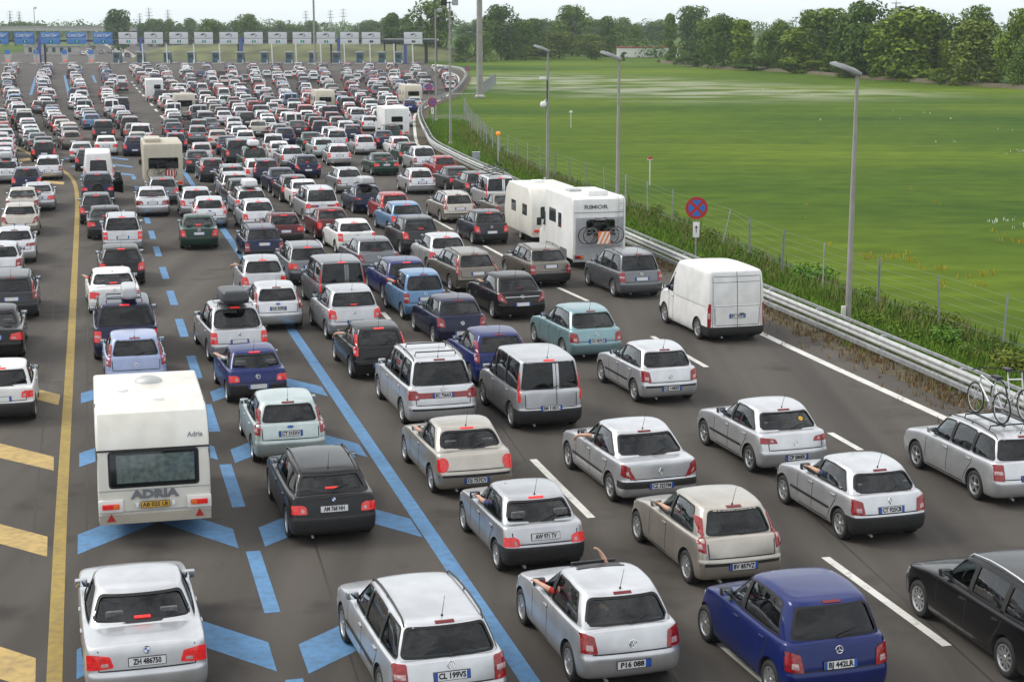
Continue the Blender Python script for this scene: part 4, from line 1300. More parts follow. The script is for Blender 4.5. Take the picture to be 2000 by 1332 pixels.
def part_seat():
    mb = MB()
    mb.bev((0, 0, 0.10), (0.48, 0.50, 0.16), 0.05)
    mb.bev((0, -0.24, 0.42), (0.46, 0.13, 0.58), 0.05, M=Matrix.Translation((0, 0, 0)) @ Matrix.Rotation(R(10), 4, 'X'))
    mb.bev((0, -0.33, 0.86), (0.25, 0.09, 0.17), 0.035, M=Matrix.Rotation(R(4), 4, 'X'))
    return mb.mesh('seat', M_['seat'], 40)
SEAT = part_seat()
def part_bench():
    mb = MB()
    mb.bev((0, 0, 0.10), (1.20, 0.48, 0.16), 0.05)
    mb.bev((0, -0.22, 0.38), (1.20, 0.13, 0.52), 0.05, M=Matrix.Rotation(R(10), 4, 'X'))
    for x in (-.4, .4): mb.bev((x, -0.30, 0.73), (0.26, 0.08, 0.13), 0.03)
    return mb.mesh('bench', M_['seat'], 40)
BENCH = part_bench()
def part_steer():
    mb = MB()
    ring_ = [(0.18 * math.cos(2 * math.pi * k / 16), 0, 0.18 * math.sin(2 * math.pi * k / 16)) for k in range(17)]
    mb.tube(ring_, 0.016, 6, cap=False)
    mb.tube([(-.17, 0, 0), (.17, 0, 0)], 0.014, 5); mb.tube([(0, 0, 0), (0, 0.25, 0)], 0.03, 6)
    return mb.mesh('steering_wheel', M_['black'], 60)
STEER = part_steer()

def mirror_meshes():
    mb = MB()
    mb.bev((0.10, 0, 0.06), (0.20, 0.11, 0.13), 0.035)
    mb.box((0.0, 0.02, 0.02), (0.08, 0.05, 0.04), 1)
    a = mb.mesh('door_mirror', [M_['paint'], M_['black']], 40)
    mb = MB(); mb.bev((0.10, 0, 0.06), (0.20, 0.11, 0.13), 0.035); mb.box((0.0, 0.02, 0.02), (0.08, 0.05, 0.04))
    a2 = mb.mesh('door_mirror', [M_['black']], 40)
    mb = MB(); mb.bev((0.10, -0.057, 0.06), (0.165, 0.006, 0.10), 0.02)
    return a, a2, mb.mesh('mirror_glass', M_['mirror'], 30)
MIR_P, MIR_B, MIR_G = mirror_meshes()
mb = MB(); mb.bev((0, 0, 0), (0.03, 0.17, 0.035), 0.012); mb.box((-0.012, 0, -0.012), (0.012, 0.13, 0.05), 1)
HANDLE = mb.mesh('door_handle', [M_['paint'], M_['black']], 40)
mb = MB(); mb.bev((0, 0, 0), (0.03, 0.17, 0.035), 0.012)
HANDLE_B = mb.mesh('door_handle', [M_['black']], 40)
mb = MB(); mb.tube([(0, 0, 0), (0, 0, .03)], [0.022, 0.012], 6); mb.tube([(0, 0, 0.02), (0, -0.16, 0.36)], [0.006, 0.003], 4)
ANT = mb.mesh('antenna', M_['black'], 40)

def plate_mesh(style='it', w=0.52):
    mb = MB()
    h = 0.115
    mb.bev((0, 0, 0), (w + 0.02, 0.012, h + 0.02), 0.005, 1)
    mb.box((0, -0.0075, 0), (w, 0.005, h), 2 if style == 'ye' else 0)
    if style == 'it':
        for s in (-1, 1): mb.box((s * (w / 2 - .024), -0.0085, 0), (0.047, 0.006, h), 3)
    if style == 'eu': mb.box((-(w / 2 - .024), -0.0085, 0), (0.047, 0.006, h), 3)
    if style == 'sk': mb.box(((w / 2 - .04), -0.0085, 0), (0.08, 0.006, h), 3)
    return mb.mesh('number_plate', [M_['plate'], M_['black'], M_['plate_yellow'], M_['plate_blue']], 30)
PLATES = {k: plate_mesh(k) for k in ('it', 'eu', 'pl', 'ye', 'sk')}

def badge_mesh(kind):
    mb = MB()
    R_ = 0.055
    ringp = [(R_ * math.cos(2 * math.pi * k / 18), 0, R_ * math.sin(2 * math.pi * k / 18)) for k in range(19)]
    def bar(a, b, w=0.007): mb.tube([(a[0], -0.006, a[1]), (b[0], -0.006, b[1])], w, 5)
    def disc(m, r=R_): mb.lathe([(r, 0.0), (r * .9, -0.008), (0.0001, -0.010)], 18, m, 'Z', Matrix.Rotation(R(-90), 4, 'X') @ Matrix.Scale(-1, 4, (0, 0, 1)))
    if kind == 'vw':
        disc(1); mb.tube(ringp, 0.007, 5, cap=False)
        bar((-.022, .043), (0, .004)); bar((.022, .043), (0, .004))
        bar((-.042, .026), (-.018, -.042)); bar((-.018, -.042), (0, -.004)); bar((0, -.004), (.018, -.042)); bar((.018, -.042), (.042, .026))
    elif kind == 'star':
        mb.tube(ringp, 0.006, 5, cap=False)
        for k in range(3):
            w = R(90 + 120 * k); bar((0, 0), (R_ * math.cos(w), R_ * math.sin(w)))
    elif kind == 'quarter':
        mb.lathe([(R_, 0.0), (R_ * .95, -0.008), (0.0001, -0.008)], 20, 1, 'Z', Matrix.Rotation(R(90), 4, 'X'))
        for k in range(4):
            a0 = R(90 * k)
            fan = [(0, 0)] + [(.036 * math.cos(a0 + R(15 * t)), .036 * math.sin(a0 + R(15 * t))) for t in range(7)]
            mb.prism(fan, -0.014, -0.009, 2 if k % 2 else 3, 'Y')
    elif kind == 'bolt':
        mb.tube(ringp, 0.007, 5, cap=False); bar((-.07, -.006), (.01, .008)); bar((-.01, -.008), (.07, .006))
    elif kind == 'oval':
        mb.prism([(.075 * math.cos(2 * math.pi * k / 16), .032 * math.sin(2 * math.pi * k / 16)) for k in range(16)], -0.01, 0.0, 2, 'Y')
    elif kind == 'diamond':
        P4 = [(0, .075), (.042, 0), (0, -.075), (-.042, 0)]
        for a, b in zip(P4, P4[1:] + P4[:1]): bar(a, b, 0.010)
    elif kind == 'chevron':
        for z in (-.02, .025): bar((-.05, z - .03), (0, z + .02), .009); bar((0, z + .02), (.05, z - .03), .009)
    else:
        disc(2 if kind == 'round' else 1); mb.tube(ringp, 0.007, 5, cap=False)
        bar((-.02, .02), (.02, .02)); bar((-.02, .02), (-.02, -.02))
    return mb.mesh('badge', [M_['chrome'], M_['ink'], M_['plate_blue'], M_['white']], 40)
BADGES = {k: badge_mesh(k) for k in ('vw', 'star', 'quarter', 'bolt', 'oval', 'diamond', 'chevron', 'round')}

# ---------------------------------------------------------------- one car model
DEF = dict(L=3.95, W=1.66, H=1.46, zb=0.56, cowl=1.15, deckR=0.96, deckC=0.94, nose=0.70, lean=0.10,
           yrb=0.13, yrr=0.48, yrf=2.0, wb=0.94, wr=0.745, wheel=0.30, ax0=0.68, ax1=3.15, doors=5, yb=1.72, yc2=None,
           cpil=0.22, light='corner', bumper='paint', rails=None, plate_z=0.74, lz=None, drop=0.070, rim='h6', belt=0.012,
           badge='round', strip=False, rw_hi=0.055, rw_lo=0.025, rw_w=0.87, tint=False, bow=0.03, handle='paint', mirror='black', bl='top', q3=None)

def build_model(**kw):
    P = dict(DEF); P.update(kw)
    L, hw, H, zb = P['L'], P['W'] / 2, P['H'], P['zb']
    yc = L - P['cowl']
    if P.get('boot'):                      # three-box car: separate boot lid
        bl = P['boot']
        prof = [(0, P['deckR'] - .07), (0.08, P['deckR']), (bl, P['deckR'] + .015), (bl + .3, P['deckC'] + .02), (yc, P['deckC']), (L - .55, P['nose'] + .12), (L - .1, P['nose'] + .01), (L, P['nose'] - .04)]
    else:
        prof = [(0, P['deckR']), (0.4, P['deckR'] - .005), (yc, P['deckC']), (L - .55, P['nose'] + .12), (L - .1, P['nose'] + .01), (L, P['nose'] - .04)]
    def deck(y):
        if y <= prof[0][0]: return prof[0][1]
        for (a, b), (c, d) in zip(prof, prof[1:]):
            if y <= c: return lerp(b, d, (y - a) / (c - a))
        return prof[-1][1]
    fs_, rs_ = P.get('fset', [0, .045, .14, .30, .62]), P.get('rset', [0, .008, .028, .078, .28])
    cz = lambda z: (lambda y: z)
    T = [ring(.35, L - .35, hw * .86, cz(.17), fs_, rs_), ring(.10, L - .12, hw * .94, cz(.19), fs_, rs_),
         ring(.015, L - .03, hw * .985, cz(.28), fs_, rs_), ring(0, L, hw, cz(.42), fs_, rs_), ring(0, L - .005, hw, cz(zb - .01), fs_, rs_)]
    le = P['lean']
    step = P.get('step', .035)
    for t, w, r_, f_ in ((.06, .997, step * .8, .03), (.2, .995, step, .05), (.6, .988, step + le * .45, .08), (.93, .972, step + le * .85, .13), (1.0, P.get('shoulder', .925), step + le + .02, .20)):
        T.append(ring(r_, L - f_, hw * w, (lambda t: (lambda y: lerp(zb, deck(y), t)))(t), fs_, rs_))
    tub = solid(T, (0, 0.03))
    zr0 = H
    yk = lerp(P['yrr'], P['yrf'], .58)
    def roof(y):
        if y < yk: return H - P['drop'] * ((yk - y) / (yk - P['yrr'])) ** 2
        return H - P.get('fdrop', .085) * ((y - yk) / (P['yrf'] - yk)) ** 2
    wb, wr = hw * P['wb'], hw * P['wr']
    gf, gr = [0, .025, .09, .20, .42], P.get('grset', [0, .015, .05, .12, .30])
    zb0 = min(P['deckR'], P['deckC']) - .12
    def gparams(s):
        bow = 4 * s * (1 - s)
        return lerp(P['yrb'], P['yrr'], s) - bow * P['bow'], lerp(yc, P['yrf'], s) + bow * .05, lerp(wb, wr, s) + bow * .025
    def gring(s, dz=0, dw=1.0, ins=0.0):
        a, b, w = gparams(s)
        return ring(a + ins, b - ins, w * dw - ins, lambda y: lerp(zb0, roof(y) - .075, s) + dz, gf, gr, .03)
    Gs = [gring(s) for s in (0, .05, .3, .6, .88, .985)]
    a, b, w = gparams(1.0)
    Gs.append(ring(a + .025, b - .05, w * .955, lambda y: roof(y) - .030, gf, gr, .03))
    Gs.append(ring(a + .18, b - .22, w * .80, lambda y: roof(y) - .008, gf, gr, .03))
    green = solid(Gs, (0, 0.012))
    tub_s, green_s = run_mods(tub, [('sub', 2)]), run_mods(green, [('sub', 2)])
    bvh = bvh_of(tub_s, green_s)
    gbvh = bvh_of(green_s)
    # ---- openings
    def zg(s, y): return lerp(zb0, roof(y) - .075, s)
    ztop = lambda y: roof(y) - P.get('frame', .095)
    zlo = lambda y: max(deck(y), P['deckC']) + P['belt'] if not P.get('boot') else P['deckC'] + P['belt'] + .012 * max(0, yc - y)
    def yA(z):
        s = (z - zb0) / (H - .075 - zb0); a, b, w = gparams(min(1, s)); return b - .25
    def yD(z):
        s = (z - zb0) / (H - .12 - zb0); a, b, w = gparams(min(1, max(0, s))); return a + .10 + P['cpil']
    sidew = []
    def quad(y0b, y1b, y0t, y1t, r=.05):
        return rounded([(y0b, zlo(y0b)), (y1b, zlo(y1b)), (y1t, ztop(y1t)), (lerp(y1t, y0t, .5), ztop(lerp(y1t, y0t, .5)) + .004), (y0t, ztop(y0t))], r, 3)
    zl_, zt_ = P['deckC'] + P['belt'], H - .14
    fb, ft = yA(zl_), yA(zt_)
    rb_, rt_ = yD(zl_), yD(zt_)
    if P.get('dcut'): rb_ = rb_ + P['dcut']
    yb = P['yb']
    sl = P.get('bslant', .03)
    if P['doors'] == 1:
        sidew.append(quad(yb + .04, fb, yb + .04 - sl, ft))
    elif P['doors'] == 3:
        sidew.append(quad(yb + .04, fb, yb + .04 - sl, ft)); sidew.append(quad(rb_, yb - .04, rt_, yb - .04 - sl))
    else:
        c2 = P['yc2']
        sidew.append(quad(yb + .04, fb, yb + .04 - sl, ft))
        if c2:
            sidew.append(quad(c2 + .04, yb - .04, c2 + .04 - sl, yb - .04 - sl)); sidew.append(quad(rb_, c2 - .04, rt_, c2 - .04 - sl))
        else:
            sidew.append(quad(rb_, yb - .04, rt_, yb - .04 - sl))
    zr1, zr0w = roof(P['yrr']) - P['rw_hi'] - .02, (P['deckR'] if not P.get('boot') else max(P['deckC'], P['deckR'] + .035)) + P['rw_lo']
    def gw(z):
        s = min(1, max(0, (z - zb0) / (H - .1 - zb0))); return gparams(s)[2]
    k = P['rw_w']
    rearw = rounded([(-gw(zr0w) * k, zr0w), (gw(zr0w) * k, zr0w), (gw(zr1) * k * .97, zr1), (-gw(zr1) * k * .97, zr1)], P.get('rw_r', .07), 4)
    zf0, zf1 = P['deckC'] + .04, H - .16
    front = rounded([(-gw(zf0) * .88, zf0), (gw(zf0) * .88, zf0), (gw(zf1) * .86, zf1), (-gw(zf1) * .86, zf1)], .08, 3)
    # ---- cutters
    cav = [ring(P['yrb'] + .16, yc - .15, wb - .10, cz(.45), [0, 0, .05, .12, .3], [0, 0, .03, .1, .2], .02),
           ring(P['yrb'] + .16, yc - .12, wb - .09, cz(zb0 + .05), [0, 0, .05, .12, .3], [0, 0, .03, .1, .2], .02)]
    for s in (.35, .7, .93):
        a, b, w = gparams(s)
        cav.append(ring(a + .10, b - .10, w - .055, lambda y, s=s: zg(s, y) - .02, [0, 0, .06, .14, .3], [0, 0, .03, .1, .2], .02))
    cavity = run_mods(solid(cav, (0, 0)), [('sub', 1)])
    arch = MB()
    for ay in (P['ax0'], P['ax1']):
        for s in (-1, 1):
            n = 24
            poly = [(ay + (P['wheel'] + .055) * math.cos(2 * math.pi * q / n), P['wheel'] + (P['wheel'] + .055) * math.sin(2 * math.pi * q / n)) for q in range(n)]
            x0, x1 = (hw - .26, hw + .3) if s > 0 else (-hw - .3, -hw + .26)
            arch.prism(poly, x0, x1, 0, 'X')
    win = MB()
    for q in sidew: win.prism(q, -hw - .4, hw + .4, 0, 'X')
    ends = MB()
    if not P.get('blind'): ends.prism(rearw, -.6, max(P['yrr'], P['yrb']) + .22, 0, 'Y')
    ends.prism(front, P['yrf'] - .12, L + .3, 0, 'Y')
    body = run_mods(tub_s.copy(), [('bool', 'UNION', green_s.copy()), ('bool', 'DIFFERENCE', cavity), ('bool', 'DIFFERENCE', arch.mesh('c', [])), ('bool', 'DIFFERENCE', win.mesh('c', [])), ('bool', 'DIFFERENCE', ends.mesh('c', []))])
    # material by position: painted skin, dark lining inside, black trim below
    body.materials.clear()
    for q in (M_['paint'], M_['inside'], M_['black'], M_['seam']): body.materials.append(q)
    bp = P['bumper']
    for p in body.polygons:
        c = p.center
        d = bvh.find_nearest(c)
        p.material_index = 0
        if d[3] > .012: p.material_index = 1
        elif c.z < .215: p.material_index = 2
        elif bp == 'black' and c.z < zb + .004 and (c.y < .62 or c.y > L - .75) and not (abs(c.y - P['ax0']) < P['wheel'] * 0.4): p.material_index = 2
        elif bp == 'two' and c.z < .36 and (c.y < .5): p.material_index = 2
        elif bp == 'mid' and .42 < c.z < zb + .003 and c.y < .36: p.material_index = 2
    smooth_mesh(body, 38)
    # seams, joined to the body shell
    sm = MB()
    zs = .27
    yA_ = yA(zl_)
    for ax in ('L', 'S'):
        fy = min(yA_ + .12, P['ax1'] - P['wheel'] - .08)
        ribbon(sm, bvh, ax, [(fy, deck(fy) - .02), (fy, .42), (fy - .05, zs), (yb + .03, zs), (yb, zl_)], .021, .0015)
        if P['doors'] == 5:
            ry = P['ax0'] + P['wheel'] + .06
            ribbon(sm, bvh, ax, [(yb + .03, zs), (ry + .12, zs), (ry + .03, .45), (P['ax0'] + .18, .74), (P['ax0'] + .12, zl_)], .021, .0015)
    hx = hw * .76
    zd = deck(0.05)
    if P.get('boot'):
        ribbon(sm, bvh, 'R', [(-hx, zd - .02), (-hx, zb + .06), (hx, zb + .06), (hx, zd - .02)], .021, .0015)
    else:
        ribbon(sm, bvh, 'R', [(-hx * 1.0, zr0w - .05), (-hx * .98, zb + .05), (hx * .98, zb + .05), (hx * 1.0, zr0w - .05)], .021, .0015)
    bm = bmesh.new(); bm.from_mesh(body)
    tmp = sm.mesh('s', [], fix=False)
    n0 = len(bm.faces)
    bm.from_mesh(tmp); bm.faces.ensure_lookup_table()
    for f in bm.faces[n0:]: f.material_index = 3
    bm.to_mesh(body); bm.free()
    body.name = 'body'
    parts = []     # (name, mesh, level, sub-of, loc, rot, scale, role)
    def put(name, me, lvl=1, sub=None, loc=(0, 0, 0), rot=(0, 0, 0), sc=(1, 1, 1), role=None):
        parts.append((name, me, lvl, sub, loc, rot, sc, role)); return len(parts) - 1
    ib = put('body', body, 1, role='paint')
    gm = M_['dark_glass'] if P['tint'] else M_['glass']
    def pane(name, ax, poly, lvl=1, role=None, mat=None):
        q = MB(); patch(q, gbvh, ax, poly, -.012); me = q.mesh(name, mat or gm, 60, fix=False); return put(name, me, lvl, role=role)
    grow = lambda poly, k: [tuple(Vector((sum(p[0] for p in poly) / len(poly), sum(p[1] for p in poly) / len(poly))) * (1 - k) + Vector(p) * k) for p in poly]
    pane('windscreen', 'F', grow(front, 1.02), mat=M_['glass'])
    if not P.get('blind'): pane('rear_window', 'R', grow(rearw, 1.02), role='rear_window')
    for i, q in enumerate(sidew):
        pane('side_window', 'L', grow(q, 1.03), role='driver_window' if i == 0 else None, mat=M_['glass'] if i == 0 else None)
        pane('side_window', 'S', grow(q, 1.03), mat=M_['glass'] if i == 0 else None)
    # dark seals round the side glass and black door pillars
    for ax in ('L', 'S'):
        q = MB()
        for w_ in sidew: ribbon(q, gbvh, ax, w_, .030, .002, 0, True)
        for w0, w1 in zip(sidew, sidew[1:]):
            ys0, ys1 = min(p[0] for p in w0), max(p[0] for p in w1)
            if ys0 - ys1 < .2: patch(q, gbvh, ax, [(min(ys1, yb if w0 is sidew[0] else ys1) - .0, zlo(ys1) + .01), (ys0 + .0, zlo(ys0) + .01), (ys0 + .0, ztop(ys0) - .01), (ys1 - .0, ztop(ys1) - .01)], .004, 0, None, (1, .5), .12)
        put('window_trim', q.mesh('window_trim', M_['seam'], fix=False), 1)
    # rubber frame of the rear window
    q = MB(); ribbon(q, gbvh, 'R', rearw, .035, .002, 0, True)
    if not P.get('blind'): put('window_seal', q.mesh('window_seal', M_['seam'], fix=False), 2)
    # lamps
    zl = P['lz'] or (zb + .04)
    st = P['light']
    inner = None
    W_ = lambda z: gw(z) if z > deck(0) else hw
    if st == 'corner':
        lp = [(.66 * hw, zl + .02), (.985 * hw, zl + .04), (.975 * hw, zl + .30), (.90 * hw, zl + .32), (.70 * hw, zl + .27)]; inner = [(.74 * hw, zl + .07), (.86 * hw, zl + .08), (.85 * hw, zl + .16), (.75 * hw, zl + .15)]
    elif st == 'square':
        lp = [(.72 * hw, zl), (.99 * hw, zl + .01), (.985 * hw, zl + .33), (.73 * hw, zl + .33)]; inner = [(.76 * hw, zl + .13), (.92 * hw, zl + .13), (.92 * hw, zl + .20), (.76 * hw, zl + .20)]
    elif st == 'pillar':
        zt = roof(P['yrr']) - .16
        lp = [(.80 * hw, zl + .10), (.975 * hw, zl + .14), (.98 * hw, zl + .26), (W_(zt - .1) * .985, zt - .06), (W_(zt) * .97, zt), (W_(zt) * .90, zt), (W_(zl + .4) * .86, zl + .40)]
        inner = [(.86 * hw, zl + .17), (.94 * hw, zl + .18), (.94 * hw, zl + .26), (.87 * hw, zl + .26)]
    elif st == 'sedan':
        lp = [(.52 * hw, zl + .07), (.97 * hw, zl + .03), (.975 * hw, zl + .24), (.85 * hw, zl + .26), (.58 * hw, zl + .23)]; inner = [(.60 * hw, zl + .09), (.72 * hw, zl + .08), (.72 * hw, zl + .13), (.61 * hw, zl + .135)]
    elif st == 'thin':
        lp = [(.50 * hw, zl + .17), (.96 * hw, zl + .17), (.985 * hw, zl + .26), (.90 * hw, zl + .30), (.56 * hw, zl + .27)]; inner = [(.62 * hw, zl + .20), (.70 * hw, zl + .20), (.70 * hw, zl + .25), (.63 * hw, zl + .25)]
    elif st == 'oval':
        lp = [(.83 * hw + .135 * hw * math.cos(R(a_)) * 1.1 - .02 * math.sin(R(a_)), zl + .17 + .15 * math.sin(R(a_))) for a_ in range(0, 360, 24)]; inner = None
    elif st == 'slant':
        lp = [(.60 * hw, zl + .02), (.985 * hw, zl + .14), (.975 * hw, zl + .33), (.88 * hw, zl + .36), (.80 * hw, zl + .33)]; inner = [(.74 * hw, zl + .11), (.84 * hw, zl + .14), (.84 * hw, zl + .22), (.79 * hw, zl + .19)]
    elif st == 'low':
        lp = [(.60 * hw, zl + .0), (.985 * hw, zl - .01), (.985 * hw, zl + .15), (.72 * hw, zl + .17), (.62 * hw, zl + .13)]; inner = [(.66 * hw, zl + .03), (.73 * hw, zl + .03), (.73 * hw, zl + .09), (.67 * hw, zl + .09)]
    elif st == 'vert':
        lp = [(.88 * hw, zl - .10), (.985 * hw, zl - .10), (.965 * hw, zl + .62), (.86 * hw, zl + .62)]; inner = [(.89 * hw, zl + .16), (.955 * hw, zl + .16), (.95 * hw, zl + .34), (.885 * hw, zl + .34)]
    elif st == 'band':
        lp = [(.66 * hw, zl + .0), (.99 * hw, zl + .0), (.985 * hw, zl + .22), (.74 * hw, zl + .23), (.66 * hw, zl + .16)]; inner = [(.70 * hw, zl + .05), (.76 * hw, zl + .05), (.76 * hw, zl + .11), (.70 * hw, zl + .11)]
    tl = []
    for s in (-1, 1):
        q = MB(); patch(q, bvh, 'R', rounded([(x * s, z) for x, z in lp], .025, 2), .016, 0, -.02, (1, .93, .5), .06)
        i_ = put('tail_light', q.mesh('tail_light', M_['lamp'], 40), 1, role='lamp')
        if inner:
            q = MB(); patch(q, bvh, 'R', [(x * s, z) for x, z in inner], .021, 0, None, (1, .5), .06)
            put('lens', q.mesh('lens', M_['lens'], 40), 2, sub=i_)
    if st == 'band':
        q = MB(); ribbon(q, bvh, 'R', [(-.68 * hw, zl + .10), (.68 * hw, zl + .10)], .14, .009)
        put('reflector_band', q.mesh('reflector_band', M_['lamp'], 40), 1)
    # head lamps
    zh = P['nose'] - .03
    for s in (-1, 1):
        q = MB(); patch(q, bvh, 'F', rounded([(s * .55 * hw, zh - .12), (s * .93 * hw, zh - .08), (s * .93 * hw, zh + .06), (s * .60 * hw, zh + .02)], .03, 2), .008, 0, -.02, (1, .6, .3), .08)
        put('headlight', q.mesh('headlight', M_['headlamp'], 50), 2)
    # high brake light
    bw = .14 if P['bl'] == 'top' else .12
    zbk = zr1 + .035 if P['bl'] == 'top' else zr0w + .03
    q = MB(); patch(q, gbvh, 'R', [(-bw, zbk), (bw, zbk), (bw, zbk + .024), (-bw, zbk + .024)], .012, 0, -.01, (1, .5), .08)
    if not P.get('blind'): put('brake_light', q.mesh('brake_light', M_['brake'], 40), 1, role='brake')
    # plate
    pz = P['plate_z']
    c = cast(bvh, 'R', 0, pz, .012)
    n1, n2 = cast(bvh, 'R', 0, pz + .05, 0), cast(bvh, 'R', 0, pz - .05, 0)
    tilt = -math.atan2(n1.y - n2.y, .1)
    put('number_plate', PLATES['it'], 1, loc=tuple(c), rot=(tilt * .5, 0, 0), role='plate')
    # badge
    if P['badge']:
        bz = P.get('badge_z', (zr0w + pz) / 2 + .02)
        c = cast(bvh, 'R', 0, bz, .006)
        n1, n2 = cast(bvh, 'R', 0, bz + .03, 0), cast(bvh, 'R', 0, bz - .03, 0)
        put('badge', BADGES[P['badge']], 2, loc=tuple(c), rot=(-math.atan2(n1.y - n2.y, .06), 0, 0))
    # wiper on hatch
    if not P.get('boot') and not P.get('blind'):
        q = MB()
        w0 = cast(gbvh, 'R', 0, zr0w + .0, .02); w1 = cast(gbvh, 'R', .34, zr0w + .09, .012)
        q.tube([w0, w0.lerp(w1, .5) + Vector((0, -.012, 0.01)), w1], [.016, .009, .006], 5)
        put('wiper', q.mesh('wiper', M_['black'], 60), 2)
    # bumper strips
    if bp == 'strip':
        q = MB(); ribbon(q, bvh, 'R', [(-.93 * hw, zb - .055), (.93 * hw, zb - .055)], .05, .006)
        put('bumper_strip', q.mesh('bumper_strip', M_['black'], 40), 2)
    if P['strip']:
        for ax in ('L', 'S'):
            q = MB(); ribbon(q, bvh, ax, [(P['ax0'] + P['wheel'] + .09, .52), (P['ax1'] - P['wheel'] - .09, .52)], .055, .012, 0)
            put('door_strip', q.mesh('door_strip', M_['black'] if P['strip'] == 'black' else M_['paint'], 30), 2, role='paint')
    # wheels
    r = P['wheel']
    for ay in (P['ax0'], P['ax1']):
        for s in (-1, 1):
            i_ = put('wheel', TYRE, 1, loc=(s * (hw - .115), ay, r), rot=(0, 0, 0 if s > 0 else math.pi), sc=(.31, r, r))
            put('rim', RIMS[P['rim']], 1, sub=i_)
    # mirrors, handles
    zm = P['deckC'] + .05
    ym = yA(zm + .05) - .03
    for s, ax in ((-1, 'L'), (1, 'S')):
        c = cast(bvh, ax, ym, zm, -.01)
        i_ = put('door_mirror', MIR_P if P['mirror'] == 'paint' else MIR_B, 1, loc=tuple(c), sc=(s, 1, 1), role='paint')
        put('mirror_glass', MIR_G, 2, sub=i_)
        ys = [yb + .10] if P['doors'] <= 3 else [yb + .10, P['ax0'] + .30]
        for hy in ys:
            c = cast(bvh, ax, hy, zl_ - .14, .008)
            put('door_handle', HANDLE if P['handle'] == 'paint' else HANDLE_B, 2, loc=tuple(c), sc=(s, 1, 1), role='paint')
    # rails
    if P['rails']:
        for s in (-1, 1):
            xs = wr * .90 * s
            y0, y1 = P['yrr'] + .12, P['yrf'] - .25
            pts = []
            for t in (0, .06, .3, .5, .7, .94, 1):
                y = lerp(y0, y1, t); c = cast(bvh, 'T', xs, y, 0)
                pts.append(c + Vector((0, 0, .0 if t in (0, 1) else .045)))
            q = MB(); q.tube(pts, .016, 6)
            mid = cast(bvh, 'T', xs, lerp(y0, y1, .5), 0); q.tube([mid, mid + Vector((0, 0, .05))], .014, 5)
            put('roof_rail', q.mesh('roof_rail', M_['black'] if P['rails'] == 'black' else M_['chrome'], 50), 2)
    # antenna
    c = cast(bvh, 'T', 0, lerp(P['yrr'], P['yrf'], .06) + .06, -.005)
    if P.get('ant', 1) == 1: put('antenna', ANT, 2, loc=tuple(c))
    if P.get('split') is not None:         # two rear doors: pillar between the panes, gap down the tail
        sx = P['split']
        if not P.get('blind'):
            q = MB(); ribbon(q, gbvh, 'R', [(sx, zr0w - .03), (sx, zr1 + .03)], .15, .004); put('door_pillar', q.mesh('door_pillar', M_['paint'], fix=False), 1, role='paint')
        q = MB(); ribbon(q, bvh, 'R', [(sx, zb - .02), (sx, zr1 + .10)], .016, .006); put('door_gap', q.mesh('door_gap', M_['seam'], fix=False), 2)
        if P.get('blind'):
            q = MB()
            for zz in (zr1 - .30, P['deckC'] - .02): ribbon(q, bvh, 'R', [(-hw * .80, zz), (hw * .80, zz)], .012, .004)
            ribbon(q, bvh, 'R', [(-hw * .82, zb), (-hw * .80, H - .22), (hw * .80, H - .22), (hw * .82, zb)], .014, .004)
            put('door_crease', q.mesh('door_crease', M_['seam'], fix=False), 2)
            q = MB(); q.bev(tuple(cast(bvh, 'R', .14, .92, .01)), (.15, .03, .05), .01); put('door_handle', q.mesh('door_handle', M_['black'], 40), 2)
    # exhaust
    q = MB(); q.tube([(-hw * .5, .25, .20), (-hw * .5, .03, .195)], .026, 8); put('exhaust', q.mesh('exhaust', M_['galv_dull'], 50), 2)
    # cabin
    fy = min(yb + .32, yc - 1.0)
    for s in (-1, 1): put('seat', SEAT, 2, loc=(s * .36, fy, .32 + (H - 1.45) * .35))
    put('rear_bench', BENCH, 2, loc=(0, max(P['yrb'] + .62, fy - .92), .34 + (H - 1.45) * .35))
    put('steering_wheel', STEER, 2, loc=(-.36, fy + .52, .86 + (H - 1.45) * .4), rot=(R(-24), 0, 0))
    for t in (tub, green, tub_s, green_s):
        bpy.data.meshes.remove(t)
    P['parts'] = parts
    P['bvh_roof'] = lambda x, y: cast(bvh, 'T', x, y, 0)
    P['sill'] = (fb - .35, zl_)
    P['left'] = lambda y, z: cast(bvh, 'L', y, z, 0)
    P['rear'] = lambda x, z, off=0.006: cast(bvh, 'R', x, z, off)
    P['seat_pos'] = (-.36, fy, .32 + (H - 1.45) * .35)
    return P
MODELS = {}
def model(key, **kw): MODELS[key] = build_model(**kw)
HB, ES, SA, MP, SV = 'hatchback_car', 'estate_car', 'saloon_car', 'people_carrier', 'off_roader'
model('polo3', name=HB, L=3.9, W=1.65, doors=3, yb=1.70, bumper='paint', badge='vw', plate_z=.44, cpil=.20, rim='h8', rw_r=.09)
model('polo5', name=HB, L=3.9, W=1.65, yb=1.78, bumper='strip', badge='vw', plate_z=.45, cpil=.12, rim='h6', rw_r=.09, strip='black', q3=1)
model('golf5', name=HB, L=4.2, W=1.75, H=1.48, ax0=.78, ax1=3.36, yb=1.95, yrf=2.2, bumper='paint', badge='vw', plate_z=.50, cpil=.22, rim='a5', mirror='paint')
model('golf2', name=HB, L=4.0, W=1.66, H=1.41, yb=1.80, doors=3, light='low', lz=.68, bumper='black', badge=None, plate_z=.66, lean=.05, step=.06, wr=.76, yrr=.62, rset=[0, .004, .015, .05, .25], rw_r=.04, cpil=.24, rim='h8', deckR=.92, deckC=.90, nose=.72)
model('punto3', name=HB, L=3.84, W=1.66, H=1.48, doors=3, yb=1.62, light='pillar', bumper='strip', badge=None, plate_z=.46, cpil=.28, rim='h8', yrr=.40, rw_w=.80, rw_hi=.04, mirror='paint')
